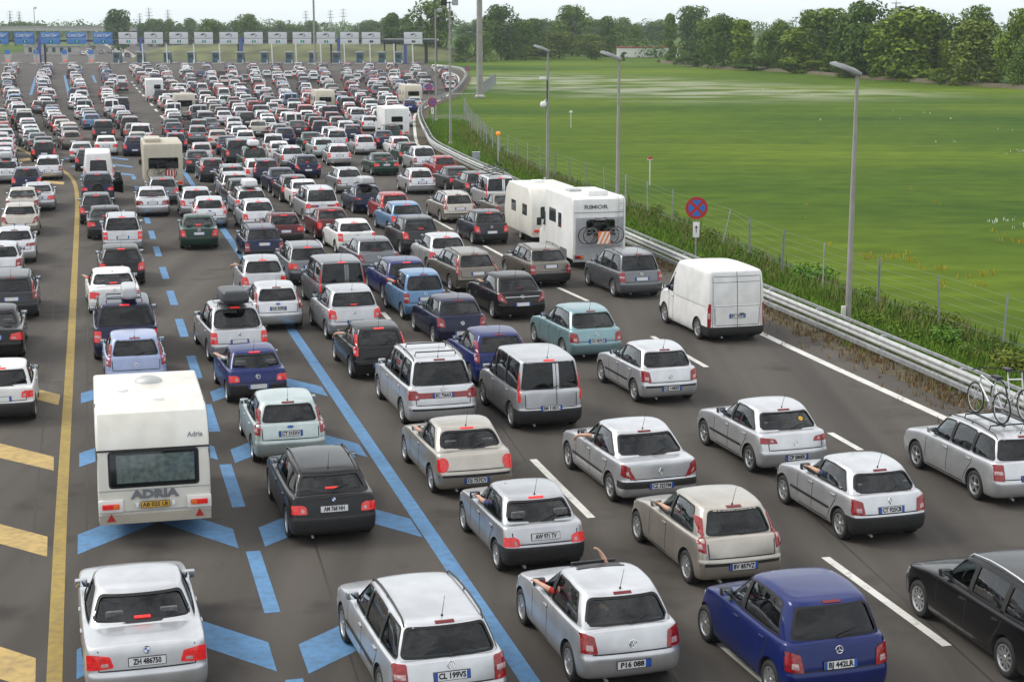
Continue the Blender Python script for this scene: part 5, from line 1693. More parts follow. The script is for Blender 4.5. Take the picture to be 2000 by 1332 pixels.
model('punto5', name=HB, L=3.84, W=1.66, H=1.48, yb=1.74, light='pillar', bumper='paint', badge='round', plate_z=.46, cpil=.22, rim='h6', yrr=.40, rw_w=.80, rw_hi=.04)
model('fiesta', name=HB, L=3.92, W=1.68, H=1.46, yb=1.80, light='pillar', bumper='paint', badge='oval', plate_z=.74, cpil=.20, rim='h6', yrr=.38, rw_w=.80, rw_hi=.05, mirror='paint')
model('saxo', name=HB, L=3.72, W=1.60, H=1.38, yb=1.66, light='low', lz=.58, bumper='black', badge=None, plate_z=.73, cpil=.18, rim='h8', ax0=.62, ax1=3.0, yrr=.62, yrb=.14, deckR=.92, deckC=.89, nose=.68, wheel=.28)
model('peug', name=HB, L=3.68, W=1.59, H=1.38, yb=1.62, doors=3, light='low', lz=.62, bumper='black', badge='round', plate_z=.50, cpil=.16, rim='h8', ax0=.62, ax1=3.0, yrr=.58, deckR=.92, deckC=.89, nose=.66, wheel=.28)
model('brava', name=HB, L=4.02, W=1.70, H=1.42, doors=3, yb=1.72, light='oval', lz=.56, bumper='strip', badge=None, plate_z=.40, cpil=.26, rim='h6', yrr=.78, yrb=.20, lean=.14, rw_r=.13, ax0=.74, ax1=3.28, mirror='paint')
model('megane', name=HB, L=4.21, W=1.77, H=1.46, yb=1.90, light='slant', lz=.56, bumper='mid', badge='diamond', plate_z=.46, cpil=.20, rim='a5', yrr=.95, yrb=.26, lean=.03, ax0=.74, ax1=3.37, strip='black', yrf=2.3, rw_lo=.03)
model('clio', name=HB, L=3.81, W=1.64, H=1.42, yb=1.74, light='corner', lz=.58, bumper='black', badge='diamond', plate_z=.68, cpil=.20, rim='h6', yrr=.50, ax0=.62, ax1=3.09, strip='black', rw_r=.10)
model('ibiza', name=HB, L=3.95, W=1.70, H=1.44, yb=1.76, light='thin', lz=.58, bumper='paint', badge='round', plate_z=.44, cpil=.18, rim='a5', yrr=.66, yrb=.20, lean=.12, rw_r=.08, strip='black', ax0=.68, ax1=3.14, yrf=2.05)
model('aclass', name=HB, L=3.61, W=1.72, H=1.60, cowl=.85, yb=1.72, light='corner', lz=.58, bumper='paint', badge='star', plate_z=.68, cpil=.24, rim='h8', yrr=.34, deckR=1.02, deckC=1.0, nose=.78, ax0=.62, ax1=3.04, yrf=2.0, ant=2, tint=True)
model('aclass2', name=HB, L=3.85, W=1.76, H=1.60, cowl=.9, yb=1.85, light='corner', lz=.68, bumper='paint', badge='star', plate_z=.60, cpil=.24, rim='a5', yrr=.42, deckR=1.02, deckC=1.0, nose=.78, ax0=.64, ax1=3.2, yrf=2.1, bl='low', rw_lo=.06)
model('atos', name=HB, L=3.5, W=1.55, H=1.60, cowl=.80, yb=1.62, light='square', lz=.60, bumper='paint', badge='round', plate_z=.74, cpil=.16, rim='h6', yrr=.36, deckR=1.0, deckC=.98, nose=.74, ax0=.56, ax1=2.94, yrf=1.95, wheel=.28, rw_r=.12)
model('yaris', name=HB, L=3.65, W=1.66, H=1.50, cowl=.95, yb=1.66, light='corner', lz=.56, bumper='paint', badge='round', plate_z=.58, cpil=.20, rim='h6', yrr=.46, deckR=.98, deckC=.96, nose=.72, ax0=.6, ax1=2.97, rw_r=.12)
model('civic', name=HB, L=4.2, W=1.70, H=1.50, yb=1.95, light='corner', lz=.56, bumper='paint', badge='round', plate_z=.62, cpil=.16, rim='h6', yrr=.58, ax0=.80, ax1=3.40, yrf=2.25, rw_r=.10)
model('astra5', name=HB, L=4.25, W=1.75, H=1.46, yb=1.95, light='slant', lz=.58, bumper='paint', badge='bolt', plate_z=.56, cpil=.24, rim='a5', yrr=.72, yrb=.20, ax0=.80, ax1=3.41, yrf=2.25, bl='low', rw_lo=.05)
model('focus', name=HB, L=4.15, W=1.70, H=1.46, yb=1.92, light='pillar', bumper='strip', badge='oval', plate_z=.70, cpil=.22, rim='h6', yrr=.52, yrb=.14, rw_w=.80, ax0=.76, ax1=3.38, yrf=2.2)
model('audi3', name=HB, L=4.2, W=1.76, H=1.42, yb=1.85, doors=3, light='square', lz=.60, bumper='paint', badge='round', plate_z=.66, cpil=.22, rim='a5', yrr=.70, yrb=.18, ax0=.8, ax1=3.38, yrf=2.2, mirror='paint')
E = dict(name=ES, L=4.6, W=1.74, H=1.49, cowl=1.25, ax0=.95, ax1=3.65, yb=2.12, yc2=1.16, yrf=2.75, yrr=.40, yrb=.12, cpil=.06, wheel=.31, rails='black', bumper='strip', drop=.07, plate_z=.74)
model('passat', **{**E, **dict(light='square', lz=.60, badge='vw', rim='a7', mirror='paint', strip='black')})
model('golfvar', **{**E, **dict(L=4.4, ax0=.88, ax1=3.40, light='square', lz=.58, badge='vw', rim='a5', plate_z=.62, mirror='paint', bumper='paint', yb=2.02)})
model('bmw3w', **{**E, **dict(L=4.43, W=1.70, H=1.40, ax0=.80, ax1=3.50, yb=2.05, yc2=1.08, light='low', lz=.64, badge='quarter', rim='a10', bumper='black', plate_z=.72, yrr=.55, wr=.73, deckR=.96, deckC=.92, bl='low', rw_lo=.05)})
model('astraw', **{**E, **dict(L=4.5, H=1.50, light='corner', badge='bolt', rim='a10', rails='chrome', bumper='paint', mirror='paint')})
model('fiatw', **{**E, **dict(L=4.5, light='pillar', badge=None, rim='h6', yrr=.46, rw_w=.80, bumper='strip')})
model('oldw', **{**E, **dict(L=4.3, W=1.68, H=1.46, ax0=.85, ax1=3.35, light='square', lz=.52, badge=None, rim='h8', bumper='black', plate_z=.80, yb=1.98, yrr=.62, yrb=.16)})
model('audiw', **{**E, **dict(light='sedan', lz=.62, badge='round', rim='a5', yrr=.62, bumper='paint', rails='chrome')})
S = dict(name=SA, L=4.6, W=1.76, H=1.42, boot=.62, deckR=.945, deckC=.92, cowl=1.40, ax0=.98, ax1=3.70, yb=2.10, yrb=.48, yrr=1.22, yrf=2.65, cpil=.30, light='sedan', badge='round', rim='a5', wheel=.31, plate_z=.74, bl='low', rw_lo=.012, rw_hi=.055, wr=.73, lean=.06, cpil_=0, grset=[0, .02, .07, .17, .36])
model('bmw5', **{**S, **dict(L=4.78, W=1.80, H=1.43, ax0=1.05, ax1=3.88, yb=2.22, yrb=.62, yrr=1.38, yrf=2.78, boot=.75, badge='quarter', rim='a10', plate_z=.73, ant=2, deckR=.955, mirror='paint', rw_w=.90)})
model('saloon', **S)
model('saloon2', **{**S, **dict(light='corner', lz=.58, rim='h6', bumper='strip', L=4.4, ax0=.9, ax1=3.5, cowl=1.30, yb=2.0, yrf=2.5, W=1.70)})
V = dict(name=MP, L=4.63, W=1.81, H=1.73, cowl=1.02, ax0=.88, ax1=3.72, yb=2.40, yc2=1.28, yrf=2.95, yrr=.42, yrb=.12, cpil=.08, deckR=1.06, deckC=1.03, nose=.78, light='band', lz=.74, badge='vw', plate_z=.84, rails='black', rim='a5', wheel=.32, wr=.77, bumper='strip', drop=.06, mirror='paint')
model('sharan', **V)
model('zafira', **{**V, **dict(L=4.32, W=1.74, H=1.64, ax0=.80, ax1=3.50, yb=2.2, yc2=1.20, light='square', lz=.62, badge='bolt', plate_z=.72, deckR=1.0, deckC=.98, rim='a7', bumper='paint', yrf=2.6)})
model('picasso', **{**V, **dict(L=4.28, W=1.75, H=1.63, cowl=.95, ax0=.78, ax1=3.54, yb=2.15, yc2=1.15, light='square', lz=.60, badge='chevron', plate_z=.66, rails=None, deckR=1.0, deckC=.98, yrr=.75, yrb=.20, rw_r=.15, yrf=2.45, bumper='paint')})
model('voyager', **{**V, **dict(L=4.7, W=1.92, H=1.74, light='square', lz=.62, badge=None, plate_z=.72, rails=None, bumper='paint', yrr=.35, rim='h6', tint=True)})
model('doblo', **{**V, **dict(L=4.16, W=1.72, H=1.82, cowl=.95, ax0=.75, ax1=3.33, yb=2.2, yc2=1.25, split=.14, light='vert', lz=.86, badge=None, plate_z=.60, rails=None, wr=.86, wb=.96, yrr=.20, yrb=.08, lean=.04, yrf=2.6, deckR=1.05, bumper='black', rim='h6', rw_r=.05, tint=True)})
model('offroad', **{**V, **dict(name=SV, L=4.3, W=1.78, H=1.74, cowl=1.25, ax0=.85, ax1=3.45, yb=2.05, yc2=None, light='low', lz=.80, badge=None, plate_z=.60, wheel=.36, yrr=.34, yrf=2.4, bumper='black', rim='a5', deckR=1.1, deckC=1.08, nose=.95, tint=True)})
model('hightop', name='camper_van', ant=2, **{**{k_: v_ for k_, v_ in V.items() if k_ != 'name'}, **dict(L=4.8, W=1.86, H=2.42, cowl=.9, ax0=.95, ax1=3.8, yb=3.0, yc2=None, doors=1, light='vert', lz=.80, badge=None, plate_z=.55, rails=None, wr=.78, wb=.97, yrr=.38, yrb=.08, lean=.05, yrf=3.2, deckR=1.05, deckC=1.05, bumper='paint', rim='h6', rw_r=.06, rw_w=.56, rw_lo=.02, rw_hi=.42, frame=.75, tint=True, drop=.16)})
model('transit', name='panel_van', split=0.0, ant=2, L=4.85, W=1.97, H=2.30, cowl=.80, ax0=.95, ax1=3.88, doors=1, yb=3.05, yrf=3.15, yrr=.16, yrb=.05, wb=.985, wr=.93, lean=.02, zb=.52, shoulder=.985, deckR=1.22, deckC=1.18, nose=.92, light='vert', lz=.62, bumper='black', badge=None, plate_z=.86, blind=True, wheel=.34, rim='h6', frame=.45, drop=.02, fdrop=.04, rset=[0, .006, .02, .06, .2], grset=[0, .006, .02, .06, .2], step=.02)

# ---------------------------------------------------------------- placing cars
PAINT = dict(silver=(.50, .51, .53, .78), sil2=(.62, .63, .65, .72), champ=(.50, .465, .41, .75), white=(.76, .76, .75, 0), grey=(.17, .18, .195, .7), dgrey=(.032, .034, .039, .3), black=(.005, .005, .006, 0),
             navy=(.007, .011, .045, .15), blue=(.009, .020, .125, .2), lblue=(.13, .25, .42, .35), lilac=(.33, .39, .58, .3), teal=(.24, .37, .40, .55), red=(.30, .02, .022, .1), maroon=(.11, .012, .018, .2), green=(.008, .045, .028, .2), taupe=(.19, .17, .145, .65), mint=(.50, .58, .57, .6))
WORD = dict(silver='silver', sil2='pale silver', champ='champagne', white='white', grey='grey', dgrey='dark grey', black='black', navy='navy', blue='bright blue', lblue='light blue', lilac='lilac blue', teal='pale teal', red='red', maroon='maroon', green='dark green', taupe='taupe', mint='pale mint silver')
KIND = {HB: 'hatchback', ES: 'estate', SA: 'saloon', MP: 'people carrier', 'camper_van': 'camper van', SV: 'off-roader', 'panel_van': 'van'}
PLACED = []      # (x, y, heading, half length, half width)
HEAD = heading()
def bump_in(p, a, L, W):
    f = Vector((-math.sin(a), math.cos(a))); PLACED.append((p.x + f.x * L / 2, p.y + f.y * L / 2, a, L / 2, W / 2))
def free(p, a, L, W, gap=.7, side=.28):
    f = Vector((-math.sin(a), math.cos(a))); r = Vector((f.y, -f.x)); c = Vector((p.x, p.y)) + f * L / 2
    for x, y, a2, hl, hw in PLACED:
        d = Vector((x, y)) - c
        if d.length > 9: continue
        if abs(d.dot(f)) < L / 2 + hl + gap and abs(d.dot(r)) < W / 2 + hw + side: return False
    return True

def place_car(key, loc, rz, color, full=2, label=None, lit=False, group=None, plate=None, pstyle='it', open_win=False, name=None, cat='car'):
    P = MODELS[key]
    root = empty(name or P['name'], loc, rz)
    tag(root, label, cat, group)
    made = {}
    for i, (nm, me, lvl, sub, l, r, s, role) in enumerate(P['parts']):
        if lvl > full: continue
        if open_win and role == 'driver_window' : continue
        if role == 'plate' and pstyle != 'it': me = PLATES[pstyle]
        o = bpy.data.objects.new(nm, me); COL.objects.link(o)
        o.location, o.rotation_euler, o.scale = l, r, s
        o.parent = made[sub] if sub is not None and sub in made else root
        made[i] = o
        if role in ('lamp', 'brake') and lit:
            o.material_slots[0].link = 'OBJECT'; o.material_slots[0].material = M_['lamp_on' if role == 'lamp' else 'brake_on']
        o.color = color
        if role == 'plate' and plate:
            t = link('plate_lettering', text_mesh(plate, .078, M_['ink'], 0.0015, 0.004), o, (0 if pstyle != 'sk' else -.03, -.0125, 0), (math.pi / 2, 0, 0))
            wd = max(v.co.x for v in t.data.vertices) - min(v.co.x for v in t.data.vertices)
            if wd > .40: t.scale = (.40 / wd, 1, 1)
    return root, made

_whole = {}
def whole_mesh(key, lit, far=False):
    """all parts of a model in one mesh, for cars too small to show them"""
    k = (key, lit)
    if k in _whole: return _whole[k]
    P = MODELS[key]
    bm = bmesh.new(); mats = []
    mtx = {}
    for i, (nm, me, lvl, sub, l, r, s, role) in enumerate(P['parts']):
        M = Matrix.Translation(l) @ (Matrix.Rotation(r[2], 4, 'Z') @ Matrix.Rotation(r[1], 4, 'Y') @ Matrix.Rotation(r[0], 4, 'X')) @ Matrix.Diagonal((*s, 1))
        if sub is not None: M = mtx[sub] @ M
        mtx[i] = M
        if lvl > 1: continue
        if nm == 'rim': continue
        t = me.copy(); t.transform(M)
        n0 = len(bm.faces)
        idx = []
        for q in me.materials:
            if role == 'lamp' and lit: q = M_['lamp_on']
            if role == 'brake' and lit: q = M_['brake_on']
            if q not in mats: mats.append(q)
            idx.append(mats.index(q))
        bm.from_mesh(t); bm.faces.ensure_lookup_table()
        for f in bm.faces[n0:]: f.material_index = idx[min(f.material_index, len(idx) - 1)]
        bpy.data.meshes.remove(t)
    me = bpy.data.meshes.new('car_shell'); bm.to_mesh(me); bm.free()
    for q in mats: me.materials.append(q)
    _whole[k] = me
    return me

# ---------------------------------------------------------------- roof boxes, bicycles, people
def box_mesh(w=.75, L=1.75, h=.36):
    mb = MB()
    cz = lambda z: (lambda y: z)
    fs_, rs_ = [0, .02, .08, .2, .45], [0, .01, .04, .1, .25]
    T = [ring(.06, L - .15, w * .42, cz(0), fs_, rs_), ring(.02, L - .02, w * .49, cz(.03), fs_, rs_), ring(0, L, w * .5, cz(.12), fs_, rs_), ring(.02, L - .05, w * .5, cz(.15), fs_, rs_), ring(.04, L - .20, w * .48, cz(h * .85), fs_, rs_), ring(.09, L - .34, w * .45, cz(h * .98), fs_, rs_), ring(.2, L - .55, w * .36, cz(h), fs_, rs_)]
    return run_mods(solid(T, (0, .02)), [('sub', 1)])
BOXM = {}
for k, c in (('silver', (.42, .43, .45)), ('dark', (.03, .032, .036)), ('white', (.66, .67, .69))):
    me = box_mesh() if k != 'narrow' else box_mesh(.5); me.materials.clear(); me.materials.append(simple('roof_box_' + k, c, .35, 0, .06, 2)); smooth_mesh(me, 40); BOXM[k] = me
mb = MB(); mb.tube([(-.52, 0, 0), (-.50, 0, .09), (.50, 0, .09), (.52, 0, 0)], .018, 6); BAR = mb.mesh('roof_bar', M_['black'], 50)
def roof_box(car, key, col, label, sc=(1, 1, 1), dx=0.0, y=.75):
    P = MODELS[key]
    z = P['bvh_roof'](dx, y + .5).z
    o = empty('roof_box', car.matrix_world @ Vector((0, 0, 0)), car.rotation_euler.z)
    a = car.rotation_euler.z; f = Vector((-math.sin(a), math.cos(a), 0)); r = Vector((math.cos(a), math.sin(a), 0))
    o.location = Vector(car.location) + f * y + r * dx + Vector((0, 0, z - .03)); tag(o, label, 'roof box')
    b = link('shell', BOXM[col], o, (0, -.35, .11)); b.scale = sc
    for yy in (.05, .95):
        link('roof_bar', BAR, o, (-dx, yy, .0))
    return o

def torus_pts(c, r, n=20): return [(c[0], c[1] + r * math.cos(2 * math.pi * k / n), c[2] + r * math.sin(2 * math.pi * k / n)) for k in range(n + 1)]
def bike_parts(frame_mat, tag_):
    R_ = .34
    parts = []
    for nm, y in (('wheel', 0), ('wheel', 1.05)):
        mb = MB(); mb.tube(torus_pts((0, y, R_), R_ - .015), .019, 5, 0, cap=False); mb.tube(torus_pts((0, y, R_), R_ - .045), .010, 4, 1, cap=False)
        for k in range(10):
            a = math.pi * 2 * k / 10; mb.tube([(0, y, R_), (0, y + (R_ - .05) * math.cos(a), R_ + (R_ - .05) * math.sin(a))], .0035, 3, 1)
        mb.tube([(-.04, y, R_), (.04, y, R_)], .025, 6, 1)
        parts.append((nm, mb.mesh('wheel', [M_['rubber'], M_['rim']], 60)))
    mb = MB()
    bb, st, hd, hb = (0, .44, .30), (0, .30, .82), (0, .86, .86), (0, .90, .68)
    for a, b, r in ((bb, st, .017), (bb, hb, .02), ((0, .32, .74), hd, .017), ((.0, 0, R_), bb, .012), ((0, 0, R_), (0, .32, .74), .011), (hd, hb, .02), (hb, (0, 1.05, R_), .016), (st, (0, .28, .92), .013), (hd, (0, .84, 1.0), .014)):
        mb.tube([a, b], r, 6)
    parts.append(('frame', mb.mesh('frame', frame_mat, 60)))
    mb = MB(); mb.bev((0, .25, .95), (.15, .26, .06), .025); parts.append(('saddle', mb.mesh('saddle', M_['black'], 40)))
    mb = MB(); mb.tube([(-.29, .76, 1.02), (-.1, .85, 1.02), (.1, .85, 1.02), (.29, .76, 1.02)], .013, 6); parts.append(('handlebar', mb.mesh('handlebar', M_['black'], 50)))
    mb = MB(); mb.lathe([(.09, -.03), (.09, -.02), (.03, -.02)], 14, 0, 'X', Matrix.Translation((0, .44, .30))); mb.tube([(-.05, .44, .30), (-.05, .56, .18)], .01, 5); mb.tube([(-.12, .56, .18), (-.04, .56, .18)], .012, 5); parts.append(('crankset', mb.mesh('crankset', M_['galv_dull'], 50)))
    return parts
M_['bike_white'] = simple('bike_silver', (.62, .63, .66), .3, .4, .05)
M_['bike_black'] = simple('bike_black', (.02, .021, .024), .35, 0, .1)
BIKES = {'white': bike_parts(M_['bike_white'], 'w'), 'black': bike_parts(M_['bike_black'], 'b')}
def bicycle(col, loc, rot, label, sc=1.0):
    o = link('bicycle', None, None, loc, rot); o.scale = (sc,) * 3; o.empty_display_size = .2
    tag(o, label, 'bicycle', 'bicycles carried on vehicles')
    for nm, me in BIKES[col]: link(nm, me, o)
    return o

M_['skin'] = simple('skin', (.50, .29, .20), .55, 0, .1, 8)
M_['hair'] = simple('hair_dark', (.03, .02, .015), .7, 0, .3, 30)
SHIRTS = {k: simple('shirt_' + k, c, .85, 0, .1, 10) for k, c in (('red', (.45, .02, .02)), ('white', (.6, .6, .58)), ('blue', (.05, .08, .2)), ('grey', (.2, .2, .21)))}
def person_mesh(shoulder, elbow, hand, fdir, shirt, right=False):
    """seated driver: one skinned body, left arm posed through elbow to hand (car-seat frame, z=0 seat cushion)"""
    s = -1 if not right else 1
    V, E, RD = [], [], []
    def v(p, r, par=None):
        V.append(p); RD.append(r)
        if par is not None: E.append((par, len(V) - 1))
        return len(V) - 1
    pel = v((0, -.10, .12), .15)
    w = v((0, -.15, .32), .135, pel); ch = v((0, -.19, .50), .15, w); nk = v((0, -.17, .66), .055, ch); hb = v((0, -.14, .74), .085, nk); ht = v((0, -.14, .86), .085, hb); v((0, -.14, .93), .05, ht)
    for side in (-1, 1):
        hp = v((side * .10, .02, .10), .09, pel); kn = v((side * .13, .36, .16), .065, hp); v((side * .13, .52, -.16), .05, kn)
    # resting arm
    o = -s
    sh = v((o * .19, -.18, .57), .062, ch); el = v((o * .26, .02, .38), .045, sh); hd = v((o * .14, .26, .42), .034, el); v((o * .10, .34, .43), .036, hd)
    # posed arm
    sh = v(shoulder, .062, ch); el = v(elbow, .052, sh); wr = v(hand, .034, el)
    f = Vector(fdir).normalized(); side = f.cross(Vector((0, 0, 1)));
    if side.length < .2: side = Vector((1, 0, 0))
    side.normalize(); up = side.cross(f)
    H_ = Vector(hand)
    pm = v(tuple(H_ + f * .06), .042, wr)
    for k, (t, ln) in enumerate(((-.030, .070), (-.010, .082), (.011, .076), (.030, .058))):
        b = H_ + f * .095 + side * t
        a1 = v(tuple(b), .0095, pm); a2 = v(tuple(b + f * ln * .55 - up * .014), .0090, a1); v(tuple(b + f * ln * .85 - up * .045), .0080, a2)
    a1 = v(tuple(H_ + f * .045 + side * .045), .011, pm); v(tuple(H_ + f * .085 + side * .062 - up * .01), .009, a1)
    me = bpy.data.meshes.new('person'); me.from_pydata(V, E, [])
    ob = bpy.data.objects.new('tmp', me)
    md = ob.modifiers.new('k', 'SKIN'); sd = ob.modifiers.new('s', 'SUBSURF'); sd.levels = 1; sd.render_levels = 1
    for i, sv in enumerate(me.skin_vertices[0].data):
        sv.radius = (RD[i], RD[i]); sv.use_root = (i == 0)
    res = evaluate(ob); bpy.data.objects.remove(ob)
    res.materials.clear(); res.materials.append(M_['skin']); res.materials.append(SHIRTS[shirt])
    E_, S_ = Vector(elbow), Vector(shoulder)
    for p in res.polygons:
        c = p.center
        cloth = c.z < .64 and abs(c.x) < .23 and c.y < .1
        ax = (E_ - S_); t = (c - S_).dot(ax) / ax.length_squared
        near = (c - (S_ + ax * max(0, min(1, t)))).length < .075
        if near and t < .8: cloth = True
        if c.z > .66 and abs(c.x) < .2: cloth = False
        p.material_index = 1 if cloth else 0
    smooth_mesh(res, 70)
    mb = MB(); mb.lathe([(.0001, .115), (.06, .10), (.095, .05), (.10, 0), (.092, -.05)], 12, 0, 'Z', Matrix.Translation((0, -.155, .865)))
    return res, mb.mesh('hair', M_['hair'], 60)
PEOPLE = {}
def person(car, key, pose, shirt, label, right=False):
    P = MODELS[key]
    sx, sy, sz = P['seat_pos']
    sx = -sx if right else sx
    zs = P['sill'][1] - sz - .02
    xl = P['left'](sy + .1, P['sill'][1] - .03).x - sx
    if pose == 'rest': el, hd, fd = (xl + .01, -.02, zs + .05), (xl - .01, .25, zs + .06), (.1, 1, -.05)
    elif pose == 'hang': el, hd, fd = (xl - .02, .0, zs + .06), (xl - .20, .20, zs + .02), (-.35, .55, -.75)
    elif pose == 'out': el, hd, fd = (xl - .01, .02, zs + .06), (xl - .10, .26, zs + .09), (-.2, 1, .1)
    else: el, hd, fd = (-.13, .12, .93), (-.20, .17, 1.09), (-.30, .1, .42)      # raised through the sunroof
    me, hair = person_mesh((-.19 if pose != 'up' else -.19, -.18, .57), el, hd, fd, shirt, False)
    a = car.rotation_euler.z; f = Vector((-math.sin(a), math.cos(a), 0)); r = Vector((math.cos(a), math.sin(a), 0))
    o = link('person', me, None, Vector(car.location) + r * sx + f * sy + Vector((0, 0, sz + .10)), (0, 0, a))
    tag(o, label, 'person')
    link('hair', hair, o)
    return o

# ---------------------------------------------------------------- caravans and motorhomes
M_['gel'] = simple('caravan_white', (.70, .69, .64), .32, 0, .06, 1.2)
M_['gel_cream'] = simple('caravan_cream', (.52, .475, .385), .4, 0, .10, 1.2)
M_['gel_beige'] = simple('caravan_beige', (.40, .37, .31), .45, 0, .10, 1.2)
M_['gel_bright'] = simple('camper_bright_white', (.78, .79, .79), .35, 0, .04, 1.2)
M_['curtain'] = simple('curtain', (.55, .57, .57), .9, 0, .3, 9)
M_['letter_grey'] = simple('lettering_grey', (.16, .17, .19), .5, 0, 0)
def weathered(name, col):
    """gel coat with rain streaks and a little grime"""
    m, n, l, b = new_mat(name)
    c, f = noise_col(n, l, tuple(q * .90 for q in col), col, 3.5, 5, .28, .60, stretch=(1, 1, .12))
    c2, f2 = noise_col(n, l, (.90, .88, .84), (1, 1, 1), 1.1, 5, .3, .6)
    l.new(mixc(n, l, 1.0, c, c2, 'MULTIPLY'), b.inputs['Base Color']); b.inputs['Roughness'].default_value = .35
    return m
M_['gel'] = weathered('caravan_white', (.72, .71, .66)); M_['gel_cream'] = weathered('caravan_cream', (.52, .475, .385)); M_['gel_bright'] = weathered('camper_white', (.78, .79, .79))
def loaf(name, prof, W, mat, parent, bev=.06):
    """side profile (y,z) extruded over the width with rounded long edges"""
    me = bpy.data.meshes.new(name); n = len(prof)
    vs = [(-W / 2, y, z) for y, z in prof] + [(W / 2, y, z) for y, z in prof]
    me.from_pydata(vs, [], [tuple(range(n)), tuple(range(2 * n - 1, n - 1, -1))] + [(i, n + i, n + (i + 1) % n, (i + 1) % n) for i in range(n)])
    bm = bmesh.new(); bm.from_mesh(me); bmesh.ops.recalc_face_normals(bm, faces=bm.faces[:])
    ed = [e for e in bm.edges if abs(e.verts[0].co.x - e.verts[1].co.x) < 1e-6]
    bmesh.ops.bevel(bm, geom=ed, offset=bev, segments=3, profile=.5, affect='EDGES')
    bm.to_mesh(me); bm.free(); me.materials.append(mat); smooth_mesh(me, 35)
    return link(name, me, parent)
def wheel_at(root, x, y, r, s, rim='h8', nm='wheel'):
    w = link(nm, TYRE, root, (x, y, r), (0, 0, 0 if s > 0 else math.pi)); w.scale = (.31, r, r); link('rim', RIMS[rim], w)
M_['clear_pane'] = glass_mat('caravan_pane', (.72, .76, .75))
def rear_pane(root, cx, cz, w, h, mat='dark_glass', frame=True, y=-.012, curtain=False):
    poly = rounded([(cx - w / 2, cz - h / 2), (cx + w / 2, cz - h / 2), (cx + w / 2, cz + h / 2), (cx - w / 2, cz + h / 2)], .07, 3)
    if frame:
        mb = MB(); mb.prism([(cx + (a - cx) * 1.05, cz + (b - cz) * 1.09) for a, b in poly], y, y + .02, 0, 'Y'); mb.obj('window_frame', M_['black'], root)
    mb = MB(); mb.prism(poly, y - .024, y - .014, 0, 'Y'); p = mb.obj('rear_window', M_[mat], root)
    if curtain:
        mb = MB(); n = 40; vs = []
        for k in range(n + 1):
            x = cx - w * .43 + w * .9 * k / n; d = y - .007 + .004 * math.sin(k * 1.9) * math.sin(k * .7)
            vs += [(x, d, cz - h * .40), (x, d, cz + h * .43)]
        mb.add(vs, [(2 * k, 2 * k + 2, 2 * k + 3, 2 * k + 1) for k in range(n)]); mb.obj('curtain', M_['curtain'], p, 80)
    return p
def side_pane(root, hw, cy, cz, w, h):
    for s in (-1, 1):
        poly = rounded([(cy - w / 2, cz - h / 2), (cy + w / 2, cz - h / 2), (cy + w / 2, cz + h / 2), (cy - w / 2, cz + h / 2)], .05, 2)
        mb = MB(); mb.prism(poly, s * (hw - .01), s * (hw + .014), 0, 'X'); mb.obj('side_window', M_['far_glass'], root)
def lamps(root, x, z, w, h, lit=True, y=-.02, housing=None):
    for s in (-1, 1):
        if housing: mb = MB(); mb.bev((s * x, y + .01, z), (w + .14, .06, h + .14), .02); mb.obj('lamp_housing', housing, root, 30)
        mb = MB(); mb.bev((s * x, y - .03, z), (w, .05, h), .012); t = mb.obj('tail_light', M_['lamp_on' if lit else 'lamp'], root, 30)
        mb = MB(); mb.bev((s * (x - w * .3), y - .056, z), (w * .3, .012, h * .8), .005); mb.obj('indicator', M_['amber'], t, 30)
def caravan(px, py, col, label, W=2.1, L=4.6, H=2.55, detail=2, a=None, prof=None):
    p = G(px, py, .35); p.z = 0
    a = HEAD if a is None else a
    root = empty('caravan', p, a); tag(root, label, 'caravan'); bump_in(p, a, L + 1.2, W)
    prof = prof or [(0.03, .36), (0, .95), (.0, 1.62), (.10, 2.02), (.42, 2.42), (.75, H), (L - .9, H), (L - .35, 2.2), (L - .05, 1.4), (L, .9), (L - .25, .36)]
    loaf('shell', prof, W, M_[col], root)
    mb = MB(); mb.tube([(0, L - .1, .45), (0, L + 1.2, .45)], .06, 6); mb.obj('drawbar', M_['galv_dull'], root)
    for s in (-1, 1): wheel_at(root, s * (W / 2 - .12), L * .42, .31, s)
    return root, W, H, L
# ---------------------------------------------------------------- hand placed vehicles: model, photo pixel of the rear bumper foot, paint, options
RQ = 'cars jammed on the white lined lanes'; LQ = 'cars in the blue marked lanes'; YQ = 'cars left of the yellow line'
CARS = {}
def car(key, px, py, col, label, lit=True, grp=RQ, full=2, vx=165, turn=0.0, tagk=None, open_win=False, **kw):
    p = G(px, py, .26); p.z = 0
    a = heading(vx) + R(turn)
    P = MODELS[key]
    bump_in(p, a, P['L'], P['W'])
    root, made = place_car(key, p, a, PAINT[col], full, label, lit, grp, open_win=open_win, cat='van' if P['name'] == 'panel_van' else 'car', **kw)
    if tagk: CARS[tagk] = (root, key)
    return root
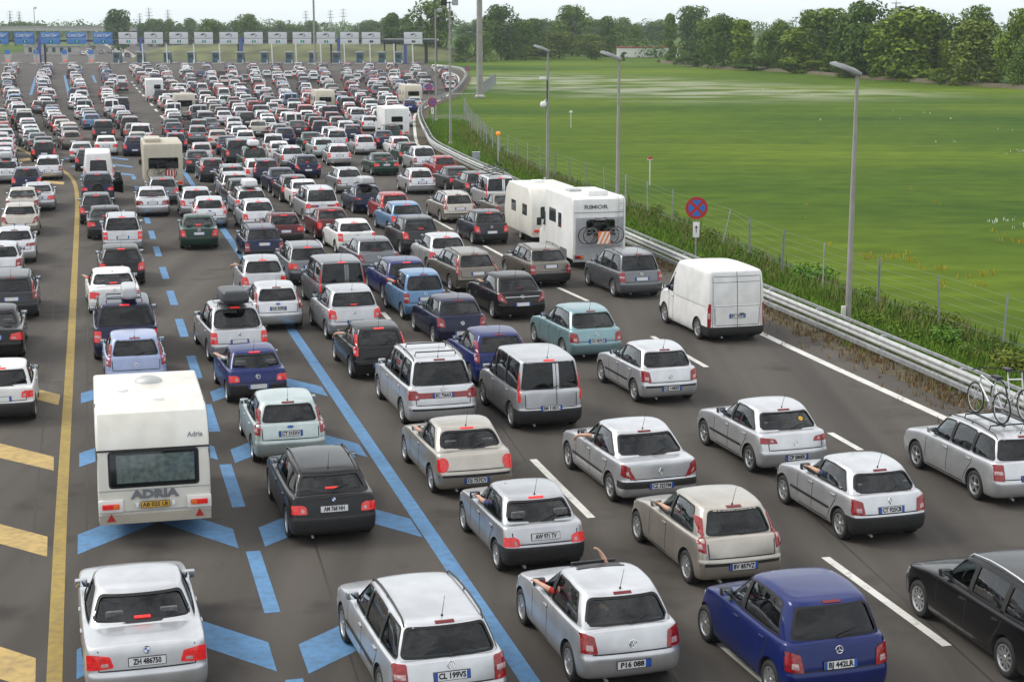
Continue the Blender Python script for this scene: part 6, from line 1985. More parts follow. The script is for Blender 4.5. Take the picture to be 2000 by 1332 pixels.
# nearest row
car('bmw5', 291, 1352, 'sil2', 'silver saloon with white Swiss style plate nearest the camera at bottom left', grp=LQ, plate='ZH 486750', pstyle='pl', turn=1.5)
car('passat', 886, 1384, 'sil2', 'silver estate with dark roof rails astride the blue chevrons at the bottom', False, LQ, plate='CL 199VS', turn=3)
car('polo3', 1238, 1318, 'sil2', 'silver three door hatchback with open sunroof and an arm raised through it', False, tagk='polo', open_win=True, plate='P16 088', pstyle='sk', turn=2)
car('aclass', 1642, 1352, 'blue', 'royal blue tall hatchback at the bottom right with dark rear glass', False, plate='BJ 442LR', turn=2)
car('astraw', 2128, 1326, 'black', 'black estate with chrome roof rails cut off by the right edge', False, tagk='blackw', open_win=True)
car('saloon', 1560, 1700, 'grey', 'grey car of which only the roof edge shows at the bottom edge', False)
car('bmw3w', 655, 1040, 'black', 'black estate with roof rails and white plate behind the white caravan lane', grp=LQ, plate='AM 768 NH', pstyle='pl', turn=1)
car('saxo', 1068, 1098, 'silver', 'silver five door hatchback with black bumper in front of the sunroof car', tagk='saxo', open_win=True, plate='AW 971 TV', pstyle='pl', turn=2)
car('punto3', 1452, 1126, 'champ', 'champagne three door hatchback with tall pillar lights in front of the royal blue car', False, tagk='punto', open_win=True, plate='BV 857VZ', turn=2)
car('clio', 1742, 1038, 'sil2', 'silver hatchback with black rear bumper and driver window open, right foreground', False, tagk='clio', open_win=True, plate='CT 925CB', turn=2)
car('golfvar', 2018, 968, 'sil2', 'silver estate carrying two bicycles on the roof at the right edge', False, tagk='golfvar', plate='CN 208')
car('fiesta', 570, 888, 'mint', 'pale mint silver hatchback with tall red pillar lights on the blue chevrons', False, LQ, plate='CT 315XV', turn=1)
car('brava', 932, 950, 'champ', 'champagne three door hatchback with oval tail lights and open driver window', tagk='brava', open_win=True, plate='DJ 757CV', turn=2)
car('megane', 1292, 966, 'sil2', 'silver hatchback with slanted red lights, its driver hanging an arm out', False, tagk='megane', open_win=True, plate='CZ 322YM', turn=3)
car('ibiza', 1556, 908, 'sil2', 'silver hatchback with thin horizontal lights and a yellow sticker in the rear window', False, tagk='ibiza', plate='CP 580EK', turn=3)
car('peug', 506, 772, 'blue', 'bright blue three door hatchback with black bumper and a forearm at its window', grp=LQ, tagk='peug', open_win=True, plate='', turn=3)
car('sharan', 868, 818, 'sil2', 'silver people carrier with full width red light band and roof bars', False, plate='BC 756AX', turn=2, tagk='sharan')
car('doblo', 1078, 824, 'silver', 'grey silver tall van like car with two rear doors and black bumper', True, plate='BM 318DC', turn=2)
car('polo5', 1312, 772, 'sil2', 'silver five door hatchback with a black strip on its bumper on the right lanes', False, plate='CE 148XP', turn=3)
car('golf2', 2, 812, 'white', 'white boxy old hatchback cut off by the left edge', True, YQ, turn=0)
car('transit', 1440, 654, 'white', 'white high roof panel van next to the guardrail', False, plate='BY 925FJ', turn=1)
car('punto3', 748, 726, 'black', 'black three door hatchback with pillar lights in front of the silver people carrier', tagk='bpunto', open_win=True, turn=2)
car('punto3', 985, 740, 'blue', 'dark blue hatchback half hidden in front of the grey silver tall car', False, turn=2)
car('punto5', 268, 748, 'lilac', 'lilac blue hatchback directly in front of the white caravan and its tow car', False, LQ, turn=1)
car('civic', 1168, 690, 'teal', 'pale teal hatchback with big red corner lights in the right lanes', False, plate='DD 087KZ', turn=4)
car('oldw', 287, 868, 'white', 'white tow car hidden in front of the big white caravan', False, LQ)
# second block
car('picasso', 470, 694, 'silver', 'silver rounded people carrier with a dark roof box', True, LQ, tagk='picasso', turn=4, open_win=True)
car('voyager', 248, 692, 'navy', 'navy people carrier with a narrow silver roof box', True, LQ, tagk='voyager')
car('fiesta', 545, 632, 'sil2', 'pale silver hatchback at the upper end of the solid blue line gap', False, RQ, plate='CA 329PJ', turn=1)
car('aclass2', 696, 650, 'silver', 'silver tall hatchback with arched red and amber lights and German style plate', True, plate='MA UB 748', pstyle='eu', turn=3)
car('polo5', 905, 662, 'navy', 'navy hatchback with round red lights behind the light blue small car', False, turn=3)
car('astra5', 1022, 612, 'black', 'black hatchback with chrome bar and red white slanted lights', False, tagk='bastra', open_win=True, turn=4)
car('zafira', 1255, 570, 'grey', 'blue grey people carrier behind the motorhome with bicycles', False, turn=3)
car('atos', 834, 612, 'lblue', 'light blue small tall hatchback with an arm at the window', False, tagk='atos', open_win=True, turn=3)
car('saloon', 226, 604, 'white', 'white saloon with an arm out in front of the navy people carrier', True, LQ, tagk='wsal', open_win=True, turn=2)
car('doblo', 672, 598, 'grey', 'grey tall van like car half hidden by the silver tall hatchback', True, turn=3)
car('yaris', 518, 574, 'silver', 'silver small hatchback with arms at both windows ahead of the pale silver one', True, tagk='mini', open_win=True, turn=1)
car('golf5', 802, 578, 'blue', 'bright blue hatchback behind the light blue small car', True, turn=3)
car('fiatw', 936, 560, 'taupe', 'taupe estate with long roof in the middle of the jam', False, turn=5)
car('oldw', 1078, 549, 'taupe', 'taupe old estate with roof rails just behind the motorhome', False, turn=3)
car('yaris', 880, 522, 'sil2', 'pale silver small hatchback right of the grey coupe shaped car', True, turn=4)
car('astra5', 742, 530, 'grey', 'grey low hatchback with red lights left of the pale silver small one', False, turn=4)
car('audiw', 608, 546, 'grey', 'grey estate with wide lit red lights near the upper blue line', True, turn=2)
car('golf5', 240, 548, 'black', 'black hatchback with round lit red lights in the blue lane', True, LQ, turn=1)
car('zafira', 241, 485, 'silver', 'silver people carrier with roof rails and fully lit lights in the blue lane', True, LQ)
car('oldw', 518, 503, 'navy', 'navy estate with white plate near the head of the solid blue line', False, turn=1)
car('golf2', 560, 470, 'maroon', 'maroon boxy car with black roof bars', True, tagk='maroon', turn=2)
car('audi3', 700, 487, 'white', 'white sporty hatchback with rectangular lit lights', True, turn=3)
car('brava', 655, 460, 'maroon', 'maroon rounded hatchback left of the white sporty one', True, turn=3)
car('aclass2', 826, 487, 'dgrey', 'dark small car with pale sunshades in its rear window', True, turn=4)
car('yaris', 962, 468, 'dgrey', 'dark grey hatchback with roof rails just left of the motorhome', True, turn=3)
car('saloon2', 390, 478, 'green', 'dark green saloon alone behind the blue dashes', True, LQ, turn=-2)
car('focus', 411, 437, 'sil2', 'pale silver hatchback right in front of the dark green saloon', True, LQ, turn=-2)
car('golf5', 386, 416, 'silver', 'silver hatchback left of the pale silver one ahead of the green saloon', True, LQ)
car('saloon', 299, 415, 'sil2', 'silver saloon behind the beige motorhome', False, LQ, turn=-1)
car('golf5', 320, 392, 'grey', 'grey hatchback squeezed between the silver saloon and the beige motorhome', True, LQ)
car('fiatw', 900, 427, 'champ', 'champagne estate with tall pillar lights in the fourth lane from the guardrail', False, turn=2)
car('golf5', 800, 449, 'lblue', 'light blue hatchback ahead of the small car with sunshades', True, turn=4)
car('punto5', 775, 427, 'red', 'red hatchback with tall red lights at mid jam', True, turn=2)
car('ibiza', 724, 409, 'navy', 'navy hatchback with a pale roof box and rear window reflecting the sky', False, tagk='nibiza', turn=4)
car('sharan', 632, 426, 'sil2', 'pale silver people carrier with greenish rear window', True, turn=3)
car('doblo', 980, 403, 'sil2', 'silver tall van like car with black bicycles flat on its roof', True, tagk='kangoo', turn=1)
car('saloon2', 1000, 428, 'taupe', 'taupe saloon hidden beside the white caravan', False, open_win=True)
car('yaris', 686, 371, 'silver', 'silver small hatchback alone on open asphalt at mid jam', False, turn=5)
car('focus', 826, 372, 'sil2', 'pale silver hatchback with pillar lights on open asphalt near the guardrail', False, turn=1)
car('saloon', 906, 368, 'dgrey', 'dark saloon near the guardrail behind the red hatchback', True, turn=4)
car('golf5', 938, 380, 'dgrey', 'dark hatchback between dark saloon and tall silver van like car', True)
car('punto5', 872, 344, 'red', 'red hatchback next to the guardrail', False, turn=2)
car('picasso', 833, 328, 'sil2', 'pale silver rounded people carrier next to the red hatchback by the guardrail', False, turn=2)
car('saloon', 756, 337, 'green', 'dark green saloon with high lit brake light', True, turn=3)
car('yaris', 802, 314, 'green', 'dark green hatchback between pale cars near the guardrail', True, turn=2)
car('focus', 786, 300, 'white', 'white hatchback with pillar lights near the foot of the bend', True, turn=1)
car('astra5', 603, 342, 'navy', 'dark coupe shaped car with wide lit lights and white plate', True, turn=2)
car('passat', 664, 318, 'sil2', 'pale silver estate seen squarely from behind at mid jam', True, turn=-2)
car('punto5', 716, 297, 'sil2', 'pale silver hatchback with lit pillar lights left of the dark green saloon', True, turn=2)
car('golfvar', 573, 322, 'sil2', 'pale silver estate left of the dark coupe shaped car', True, turn=2)
car('saloon', 558, 371, 'navy', 'navy saloon left of the lit dark car', False, turn=3)
car('golf5', 580, 388, 'dgrey', 'dark hatchback with bright lit lights and high brake light', True, turn=2)
car('saloon2', 602, 398, 'white', 'white saloon just ahead of the pale silver people carrier', True, turn=2)
car('fiatw', 523, 352, 'navy', 'navy estate left of the pale silver estate', True, turn=2)
car('yaris', 509, 443, 'sil2', 'pale silver hatchback left of the maroon boxy car', True, turn=3)
car('passat', 494, 417, 'sil2', 'pale silver estate with a bright roof box', True, tagk='boxest', turn=2)
car('aclass2', 478, 401, 'dgrey', 'dark tall hatchback with lit pillar lights ahead of the roof box estate', True, turn=3)
car('audiw', 463, 383, 'silver', 'silver estate right of the upper blue line end', True, turn=1)
car('golfvar', 457, 365, 'grey', 'grey estate ahead of the silver estate by the upper blue line', True, turn=1)
car('focus', 418, 349, 'dgrey', 'dark hatchback with high pillar lights lit beside the blue line', True, turn=2)
car('saloon', 390, 331, 'dgrey', 'dark saloon ahead of the dark hatchback by the blue line', True, turn=2)
car('golf5', 508, 351, 'white', 'white hatchback left of the navy estate', True, turn=3, full=1)
car('zafira', 500, 329, 'green', 'green people carrier with a pale roof box', True, tagk='gbox', turn=2, full=1)
car('voyager', 468, 314, 'dgrey', 'dark people carrier with lit lights in the upper jam', True, turn=1)
car('saloon', 428, 285, 'champ', 'champagne saloon with both lights lit in the upper jam', True, turn=-1, full=1)
car('punto5', 396, 314, 'silver', 'silver hatchback ahead of the dark saloon by the blue line', True, full=1)
car('golf5', 635, 303, 'mint', 'mint silver hatchback left of the squarely seen estate', False, full=1, turn=3)
car('saloon', 614, 290, 'green', 'dark green saloon ahead of the mint silver hatchback', True, full=1, turn=2)
car('golf5', 345, 292, 'navy', 'navy hatchback just beyond the beige motorhome', True, full=1)
car('audi3', 725, 252, 'sil2', 'pale silver hatchback on open asphalt left of the white camper', True, full=1, turn=-2)
car('golf5', 768, 273, 'green', 'dark hatchback covering the foot of the white camper', True, full=1)
car('saloon2', 756, 286, 'navy', 'navy saloon behind the dark hatchback at the white camper', True, full=1)
car('golf5', 264, 300, 'navy', 'navy hatchback left of the beige motorhome', True, LQ, full=1)
# blue lane to the left, towards the booths
car('saloon', 208, 459, 'dgrey', 'dark saloon with lit lights behind the hatchback at the yellow line', True, LQ)
car('civic', 190, 430, 'dgrey', 'dark hatchback at the bend of the yellow line', True, LQ)
off = car('offroad', 192, 392, 'navy', 'navy off-roader with a rear spare wheel and its right door open', True, LQ)
car('saloon', 208, 298, 'white', 'white saloon seen squarely behind the dark van in the blue lane', True, LQ, vx=200, full=1)
car('voyager', 203, 270, 'dgrey', 'dark tall car ahead of the square white saloon', True, LQ, full=1)
car('saloon', 160, 312, 'silver', 'silver saloon left of the white camper van in the blue lane', True, LQ, full=1)
car('golf5', 172, 328, 'dgrey', 'dark hatchback with a pale dome on its roof ahead of the camper van', True, LQ, full=1)
# left of the yellow line
car('ibiza', 30, 505, 'sil2', 'pale silver hatchback with broad rear window left of the yellow line', False, YQ, vx=120)
car('polo5', 2, 540, 'sil2', 'pale silver hatchback nearer on the left edge', False, YQ, vx=120)
car('fiatw', 24, 613, 'dgrey', 'dark estate with white roof bars at the left edge', False, YQ, vx=130)
car('saloon', -12, 692, 'black', 'black car showing only its right side at the left edge', True, YQ, vx=130)
car('astra5', 40, 452, 'champ', 'champagne hatchback with red seats showing through the rear glass', False, YQ, vx=140)
car('saloon2', 44, 416, 'champ', 'champagne saloon with dark red lights left of the silver saloon', False, YQ, vx=150)
car('saloon', 75, 405, 'silver', 'silver saloon closest to the yellow line bend', True, YQ, vx=160)
car('golf5', 52, 370, 'navy', 'navy hatchback at the left behind the silver estates', True, YQ, vx=160)
car('golfvar', 95, 345, 'sil2', 'pale silver estate seen squarely at the start of the yellow line', False, YQ, vx=175)
car('passat', 12, 352, 'sil2', 'pale silver estate with a silver roof box at the left edge', True, YQ, tagk='lbox', vx=140)

# things on the cars
def on(k): return CARS[k]
roof_box(*on('picasso'), 'dark', 'dark grey roof box on the silver people carrier', (1.1, 1, 1.05))
roof_box(*on('voyager'), 'silver', 'narrow silver roof box on the navy people carrier', (.62, 1.0, .95), .15)
roof_box(*on('nibiza'), 'silver', 'pale roof box on the navy hatchback')
roof_box(*on('boxest'), 'white', 'bright roof box on the pale silver estate at mid jam')
roof_box(*on('gbox'), 'white', 'pale roof box on the green people carrier')
roof_box(*on('lbox'), 'silver', 'silver roof box on the estate at the left edge')
def local_pt(car_, p):
    a = car_.rotation_euler.z; f = Vector((-math.sin(a), math.cos(a), 0)); r = Vector((math.cos(a), math.sin(a), 0))
    return Vector(car_.location) + r * p[0] + f * p[1] + Vector((0, 0, p[2]))
c, k = on('golfvar'); z = MODELS[k]['bvh_roof'](0, 1.4).z
for yy in (.95, 1.95): link('roof_bar', BAR, c, (0, yy, MODELS[k]['bvh_roof'](0, yy).z - .02))
for x in (-.32, .30): mb = MB(); mb.box((x, 1.45, z + .09), (.06, 1.5, .03)); mb.obj('bike_rail', M_['black'], c)
bicycle('white', local_pt(c, (-.32, .85, z + .10)), (0, 0, c.rotation_euler.z), 'white bicycle on the roof of the silver estate, the left of the two')
bicycle('white', local_pt(c, (.30, 2.0, z + .10)), (0, 0, c.rotation_euler.z + math.pi), 'white bicycle on the roof of the silver estate, the right of the two')
c, k = on('kangoo'); z = MODELS[k]['bvh_roof'](0, 1.4).z
for yy in (.6, 1.5): link('roof_bar', BAR, c, (0, yy, z - .03))
bicycle('black', local_pt(c, (-.45, .4, z + .12)), (0, R(78), c.rotation_euler.z), 'black bicycle lying flat on the roof of the silver tall car, the lower one')
bicycle('black', local_pt(c, (-.40, 1.6, z + .22)), (0, R(74), c.rotation_euler.z + .15), 'black bicycle lying flat on the roof of the silver tall car, the upper one')
for key in ('sharan', 'maroon'):
    c, k = on(key)
    for yy in (.9, 1.9): link('roof_bar', BAR, c, (0, yy, MODELS[k]['bvh_roof'](0, yy).z - .02))
# sunroof on the silver three door car
c, k = on('polo'); rf = MODELS[k]['bvh_roof']
mb = MB(); v0 = []
for i in range(9):
    x = -.36 + .09 * i
    for y in (1.52, 1.68, 1.84): v0.append(rf(x, y) + Vector((0, 0, .005)))
mb.add(v0, [(3 * i + j, 3 * i + 3 + j, 3 * i + 4 + j, 3 * i + 1 + j) for i in range(8) for j in range(2)])
so = mb.obj('sunroof', M_['black'], c, 60)
mb = MB(); mb.tube([rf(-.38, 1.50) , rf(.38, 1.50), rf(.38, 1.86), rf(-.38, 1.86), rf(-.38, 1.50)], .014, 5); mb.obj('sunroof_frame', M_['seam'], so, 50)
mb = MB(); mb.bev(tuple(rf(0, 1.88) + Vector((0, 0, .035))), (.74, .05, .05), .015); mb.obj('wind_deflector', M_['black'], so, 40)
# people
person(*on('polo'), 'out', 'red', 'driver in a red top with forearm on the open window of the sunroof car')
person(*on('polo'), 'up', 'blue', 'passenger raising a bare arm through the open sunroof', True)
person(*on('megane'), 'hang', 'white', 'driver hanging a bare arm out of the silver hatchback with slanted lights')
person(*on('brava'), 'rest', 'grey', 'driver resting an elbow on the window of the champagne car with oval lights')
person(*on('saxo'), 'rest', 'blue', 'driver with elbow on the sill of the silver hatchback with black bumper')
person(*on('punto'), 'rest', 'grey', 'driver with elbow on the sill of the champagne car with pillar lights')
person(*on('clio'), 'rest', 'blue', 'driver with bare elbow at the window of the silver hatchback at right')
person(*on('peug'), 'out', 'white', 'driver with forearm along the window of the bright blue hatchback')
person(*on('atos'), 'out', 'red', 'driver with red sleeve at the window of the light blue small car')
person(*on('wsal'), 'out', 'red', 'driver reaching an arm out of the white saloon by the yellow line')
person(*on('mini'), 'hang', 'grey', 'driver with an arm out of the silver small hatchback')
person(*on('bastra'), 'rest', 'grey', 'driver with elbow out of the black hatchback with chrome bar')
person(*on('bpunto'), 'hang', 'grey', 'driver with a hand out of the black three door hatchback')
# sticker, chrome bar, spare wheel and open door
c, k = on('ibiza'); P = MODELS[k]
mb = MB(); q = P['rear'](.34, 1.16, .004); mb.lathe([(.0001, 0), (.055, .0)], 14, 0, 'Z', Matrix.Translation(q) @ Matrix.Rotation(R(52), 4, 'X')); mb.obj('sticker', M_['plate_yellow'], c)
c, k = on('bastra'); P = MODELS[k]
mb = MB(); mb.tube([P['rear'](x, .80, .012) for x in (-.6, -.3, 0, .3, .6)], .014, 5); mb.obj('chrome_bar', M_['chrome'], c, 60)
w = link('spare_wheel', TYRE, off, (0, -.10, .92), (0, 0, math.pi / 2)); w.scale = (.30, .33, .33); link('rim', RIMS['a5'], w)
mb = MB(); mb.prism([(0, .45), (1.0, .45), (1.02, 1.08), (.75, 1.60), (.30, 1.62), (0, 1.08)], -.04, .04, 0, 'Y'); dr = mb.obj('door', M_['paint'], off, None, (.90, 2.95, 0), (0, 0, R(-62))); dr.color = PAINT['black']
mb = MB(); mb.prism([(.12, 1.10), (.92, 1.10), (.70, 1.53), (.33, 1.55)], -.05, .05, 0, 'Y'); mb.obj('door_window', M_['far_glass'], dr)

# caravan with lettering
cv, W, H, L = caravan(305, 1019, 'gel', 'big white caravan with grey lettering and curtained rear window in the blue lane', 2.12, 4.7, 2.50)
rear_pane(cv, 0, 1.42, 1.62, .66, 'clear_pane', y=-.005, curtain=True)
mb = MB(); mb.box((0, .002, 1.80), (2.11, .012, .035)); mb.obj('trim_strip', M_['black'], cv)
link('lettering', text_mesh('ADRIA', .15, M_['letter_grey'], .004, .012), cv, (0, -.022, .92), (math.pi / 2, 0, 0)).scale = (1.35, 1, 1)
pl_ = link('number_plate', PLATES['ye'], cv, (0, -.03, .72)); link('plate_lettering', text_mesh('AB 025 LB', .075, M_['ink'], .0015, .002), pl_, (0, -.0125, 0), (math.pi / 2, 0, 0))
for s in (-1, 1):
    mb = MB(); mb.bev((s * .34, -.03, .72), (.06, .04, .09), .01); mb.obj('plate_lamp', M_['white'], cv, 30)
    mb = MB(); mb.prism([(s * .83 - .085, .42), (s * .83 + .085, .42), (s * .83, .57)], -.022, -.004, 0, 'Y'); mb.obj('reflector_triangle', M_['signred'], cv)
    mb = MB(); mb.tube([(s * 1.055, .12, .40), (s * 1.055, .03, 1.7), (s * 1.05, .45, 2.38), (s * 1.05, 1.0, 2.50)], .018, 5); mb.obj('edge_moulding', M_['grey'], cv, 50)
lamps(cv, .83, .72, .32, .10, True, -.02, M_['white'])
mb = MB(); mb.box((0, .0, .45), (2.10, .03, .18)); mb.obj('skirt', M_['champ_panel'] if 'champ_panel' in M_ else M_['gel_beige'], cv)
for z in (.60, 1.02): mb = MB(); mb.box((0, -.004, z), (2.08, .012, .02)); mb.obj('rear_seam', M_['galv'], cv)
for x, y, r in ((.05, 2.9, .28), (-.52, 2.1, .13), (.15, 1.15, .13)):
    mb = MB(); mb.lathe([(r, 0), (r * .95, .05), (r * .5, .08 if r < .2 else .11), (.0001, .085 if r < .2 else .12)], 18, 0, 'Z', Matrix.Translation((x, y, H - .005))); mb.obj('roof_vent', M_['galv'] if r > .2 else M_['white'], cv, 50)
link('maker_mark', text_mesh('Adria', .09, M_['letter_grey'], .002, .002), cv, (.80, .095, 2.02), (math.pi / 2 - R(28), 0, 0))
side_pane(cv, W / 2, 1.2, 1.45, .9, .55); side_pane(cv, W / 2, 3.3, 1.45, .9, .55)
def simple_caravan(px, py, col, label, W=2.1, L=4.5, H=2.5, win=(1.3, .5, 1.45), a=None):
    o, W, H, L = caravan(px, py, col, label, W, L, H, a=a)
    rear_pane(o, 0, win[2], win[0], win[1], 'dark_glass', y=-.008)
    lamps(o, W / 2 - .25, .65, .28, .11, True)
    link('number_plate', PLATES['pl'], o, (0, -.03, .62))
    side_pane(o, W / 2, 1.2, 1.5, .8, .5); side_pane(o, W / 2, 3.2, 1.5, .8, .5)
    mb = MB(); mb.bev((0, L * .6, H + .04), (.5, .5, .12), .03); mb.obj('roof_vent', M_['white'], o, 30)
    return o
simple_caravan(1084, 463, 'gel', 'white caravan partly hidden by the motorhome beside the guardrail', 2.2, 5.0, 2.55)
simple_caravan(808, 201, 'gel_cream', 'cream caravan with one rear window close to the bend of the guardrail', 2.2)
simple_caravan(636, 214, 'gel_cream', 'cream caravan in the middle of the far jam', 2.2)
simple_caravan(362, 224, 'gel_beige', 'beige caravan left of the white dashes queue in the far jam', 2.2, 4.4, 2.5, (1.5, .62, 1.5))
def motorhome(px, py, col, label, W=2.2, L=5.6, H=2.85, alcove=False, a=None, roofw=1.0):
    p = G(px, py, .4); p.z = 0; a = HEAD if a is None else a
    o = empty('motorhome', p, a); tag(o, label, 'motorhome'); bump_in(p, a, L, W)
    yb_ = L - 1.55
    loaf('living_cell', [(0.02, .42), (0, .9), (.0, H - .35), (.06, H - .10), (.22, H), (yb_ + (.6 if alcove else 0), H), (yb_ + (.95 if alcove else .25), H - .5), (yb_ + (.6 if alcove else .1), 1.95), (yb_, 1.9), (yb_, .42)], W, M_[col], o, .05)
    loaf('cab', [(yb_ - .02, .38), (yb_ - .02, 2.0), (yb_ + .35, 1.98), (L - .55, 1.28), (L - .1, 1.05), (L, .8), (L - .02, .38)], 1.95, M_['gel_bright'], o, .12)
    mb = MB(); mb.prism([(yb_ + .18, 1.32), (yb_ + .80, 1.32), (yb_ + .38, 1.85), (yb_ + .18, 1.85)], -.985, .985, 0, 'X'); mb.obj('cab_window', M_['far_glass'], o)
    for s in (-1, 1):
        wheel_at(o, s * (W / 2 - .16), 1.35, .33, s, 'h6'); wheel_at(o, s * .86, L - .95, .33, s, 'h6')
        mb = MB(); mb.bev((s * 1.18, yb_ + .75, 1.45), (.20, .12, .34), .04); mb.obj('door_mirror', M_['black'], o, 40)
        mb = MB(); mb.box((s * (W / 2 + .002), 1.35, .55), (.02, .95, .42)); mb.obj('wheel_arch', M_['grey'], o)
    return o
mh = motorhome(1170, 508, 'gel_bright', 'white motorhome with two black bicycles and orange striped board on its back', 2.22, 5.7, 2.95)
mb = MB(); mb.box((0, -.006, 1.35), (2.0, .012, 1.55)); mb.obj('rear_panel', simple('panel_grey', (.40, .41, .43), .4, .2, .05), mh)
rear_pane(mh, .05, 1.72, 1.15, .55, 'dark_glass', y=-.022)
link('lettering', text_mesh('RIMOR', .15, M_['letter_grey'], .003, .006), mh, (-.15, -.012, 2.55), (math.pi / 2, 0, 0)).scale = (1.5, 1, 1)
mb = MB(); mb.box((0, -.004, 2.33), (2.1, .012, .03)); mb.obj('trim_strip', M_['galv_dull'], mh)
lamps(mh, .86, .55, .34, .13, False, -.03)
mb = MB(); mb.box((0, -.01, .50), (2.18, .05, .30)); mb.obj('bumper', M_['galv'], mh)
link('number_plate', PLATES['it'], mh, (.15, -.06, .56))
for x in (.80, 1.0): mb = MB(); mb.tube([(x, -.06, 1.2), (x, -.06, 2.85), (x, .25, 3.0)], .015, 5); mb.obj('ladder_rail', M_['galv'], mh, 50)
for k_ in range(6): mb = MB(); mb.tube([(.80, -.06, 1.35 + .27 * k_), (1.0, -.06, 1.35 + .27 * k_)], .012, 5); mb.obj('ladder_rung', M_['galv'], mh)
mb = MB(); mb.bev((.1, 1.0, 3.05), (.85, 1.0, .20), .06); mb.obj('roof_unit', M_['white'], mh, 40)
mb = MB(); mb.bev((-.3, 2.6, 2.99), (.6, .6, .10), .03); mb.obj('roof_vent', M_['galv'], mh, 40)
side_pane(mh, 1.11, 3.0, 1.95, 1.0, .55); side_pane(mh, 1.11, 1.9, 1.85, .45, .60)
for zz in (1.0, 1.55): mb = MB(); mb.tube([(-.85, -.03, zz), (-.85, -.25, zz), (.85, -.25, zz), (.85, -.03, zz)], .014, 5); mb.obj('bike_rack', M_['galv_dull'], mh, 50)
mb = MB(); mb.bev((.02, -.60, 1.38), (.50, .02, .50), .01); bd = mb.obj('warning_board', simple('board_orange', (.85, .25, .08), .5, 0, .05, 5), mh)
for k_ in range(3):
    t0 = -.25 + .18 * k_; mb = MB(); mb.prism([(.02 + t0 - .06, 1.14), (.02 + t0 + .03, 1.14), (.02 + min(.245, t0 + .26), 1.14 + .48 * min(1, (.245 - t0 - .03) / .23)), (.02 + min(.245, t0 + .17), 1.14 + .48 * min(1, (.245 - t0 + .06) / .23))], -.614, -.611, 0, 'Y'); mb.obj('white_stripe', M_['white'], bd)
am = mh.rotation_euler.z
bicycle('black', local_pt(mh, (-.62, -.22, 1.10)), (0, 0, am - math.pi / 2), 'black bicycle on the rear rack of the white motorhome, the inner one', 1.0)
bicycle('black', local_pt(mh, (.58, -.42, 1.12)), (0, 0, am + math.pi / 2), 'black bicycle on the rear rack of the white motorhome, the outer one', 1.0)
mh2 = motorhome(321, 364, 'gel_cream', 'beige motorhome with a bicycle and red striped board at the end of the blue dashes', 2.25, 5.8, 2.95, True)
rear_pane(mh2, 0, 1.75, 1.65, .60, 'dark_glass', y=-.012); lamps(mh2, .9, .6, .34, .12, True, -.03)
mb = MB(); mb.bev((-.55, 1.6, 3.06), (.95, 2.6, .26), .10); mb.obj('roof_luggage', M_['gel_cream'], mh2, 40)
mb = MB(); mb.bev((.35, -.58, 1.15), (.50, .02, .50), .01); bd = mb.obj('warning_board', M_['signred'], mh2)
for k_ in range(3): mb = MB(); mb.box((.35 - .16 + .16 * k_, -.594, 1.15), (.05, .006, .44), M=None); mb.obj('white_stripe', M_['white'], bd)
bicycle('black', local_pt(mh2, (-.65, -.30, .85)), (0, 0, mh2.rotation_euler.z - math.pi / 2), 'dark bicycle on the back of the beige motorhome')
mh3 = motorhome(776, 264, 'gel_bright', 'white boxy camper close to the bend of the guardrail', 2.15, 5.6, 2.75)
rear_pane(mh3, 0, 1.75, .95, .42, 'dark_glass', y=-.012); rear_pane(mh3, 0, 1.05, .95, .42, 'dark_glass', y=-.012); lamps(mh3, .85, .6, .3, .12, True)
mh4 = motorhome(303, 193, 'gel_bright', 'white camper with a bicycle on its back beside the row of white dashes', 2.2, 6.0, 2.9)
rear_pane(mh4, .35, 1.9, .8, .5, 'dark_glass', y=-.012); lamps(mh4, .85, .6, .3, .12, True)
car('hightop', 194, 366, 'white', 'white high roofed camper van with a tall black rear window in the blue lane', True, LQ)

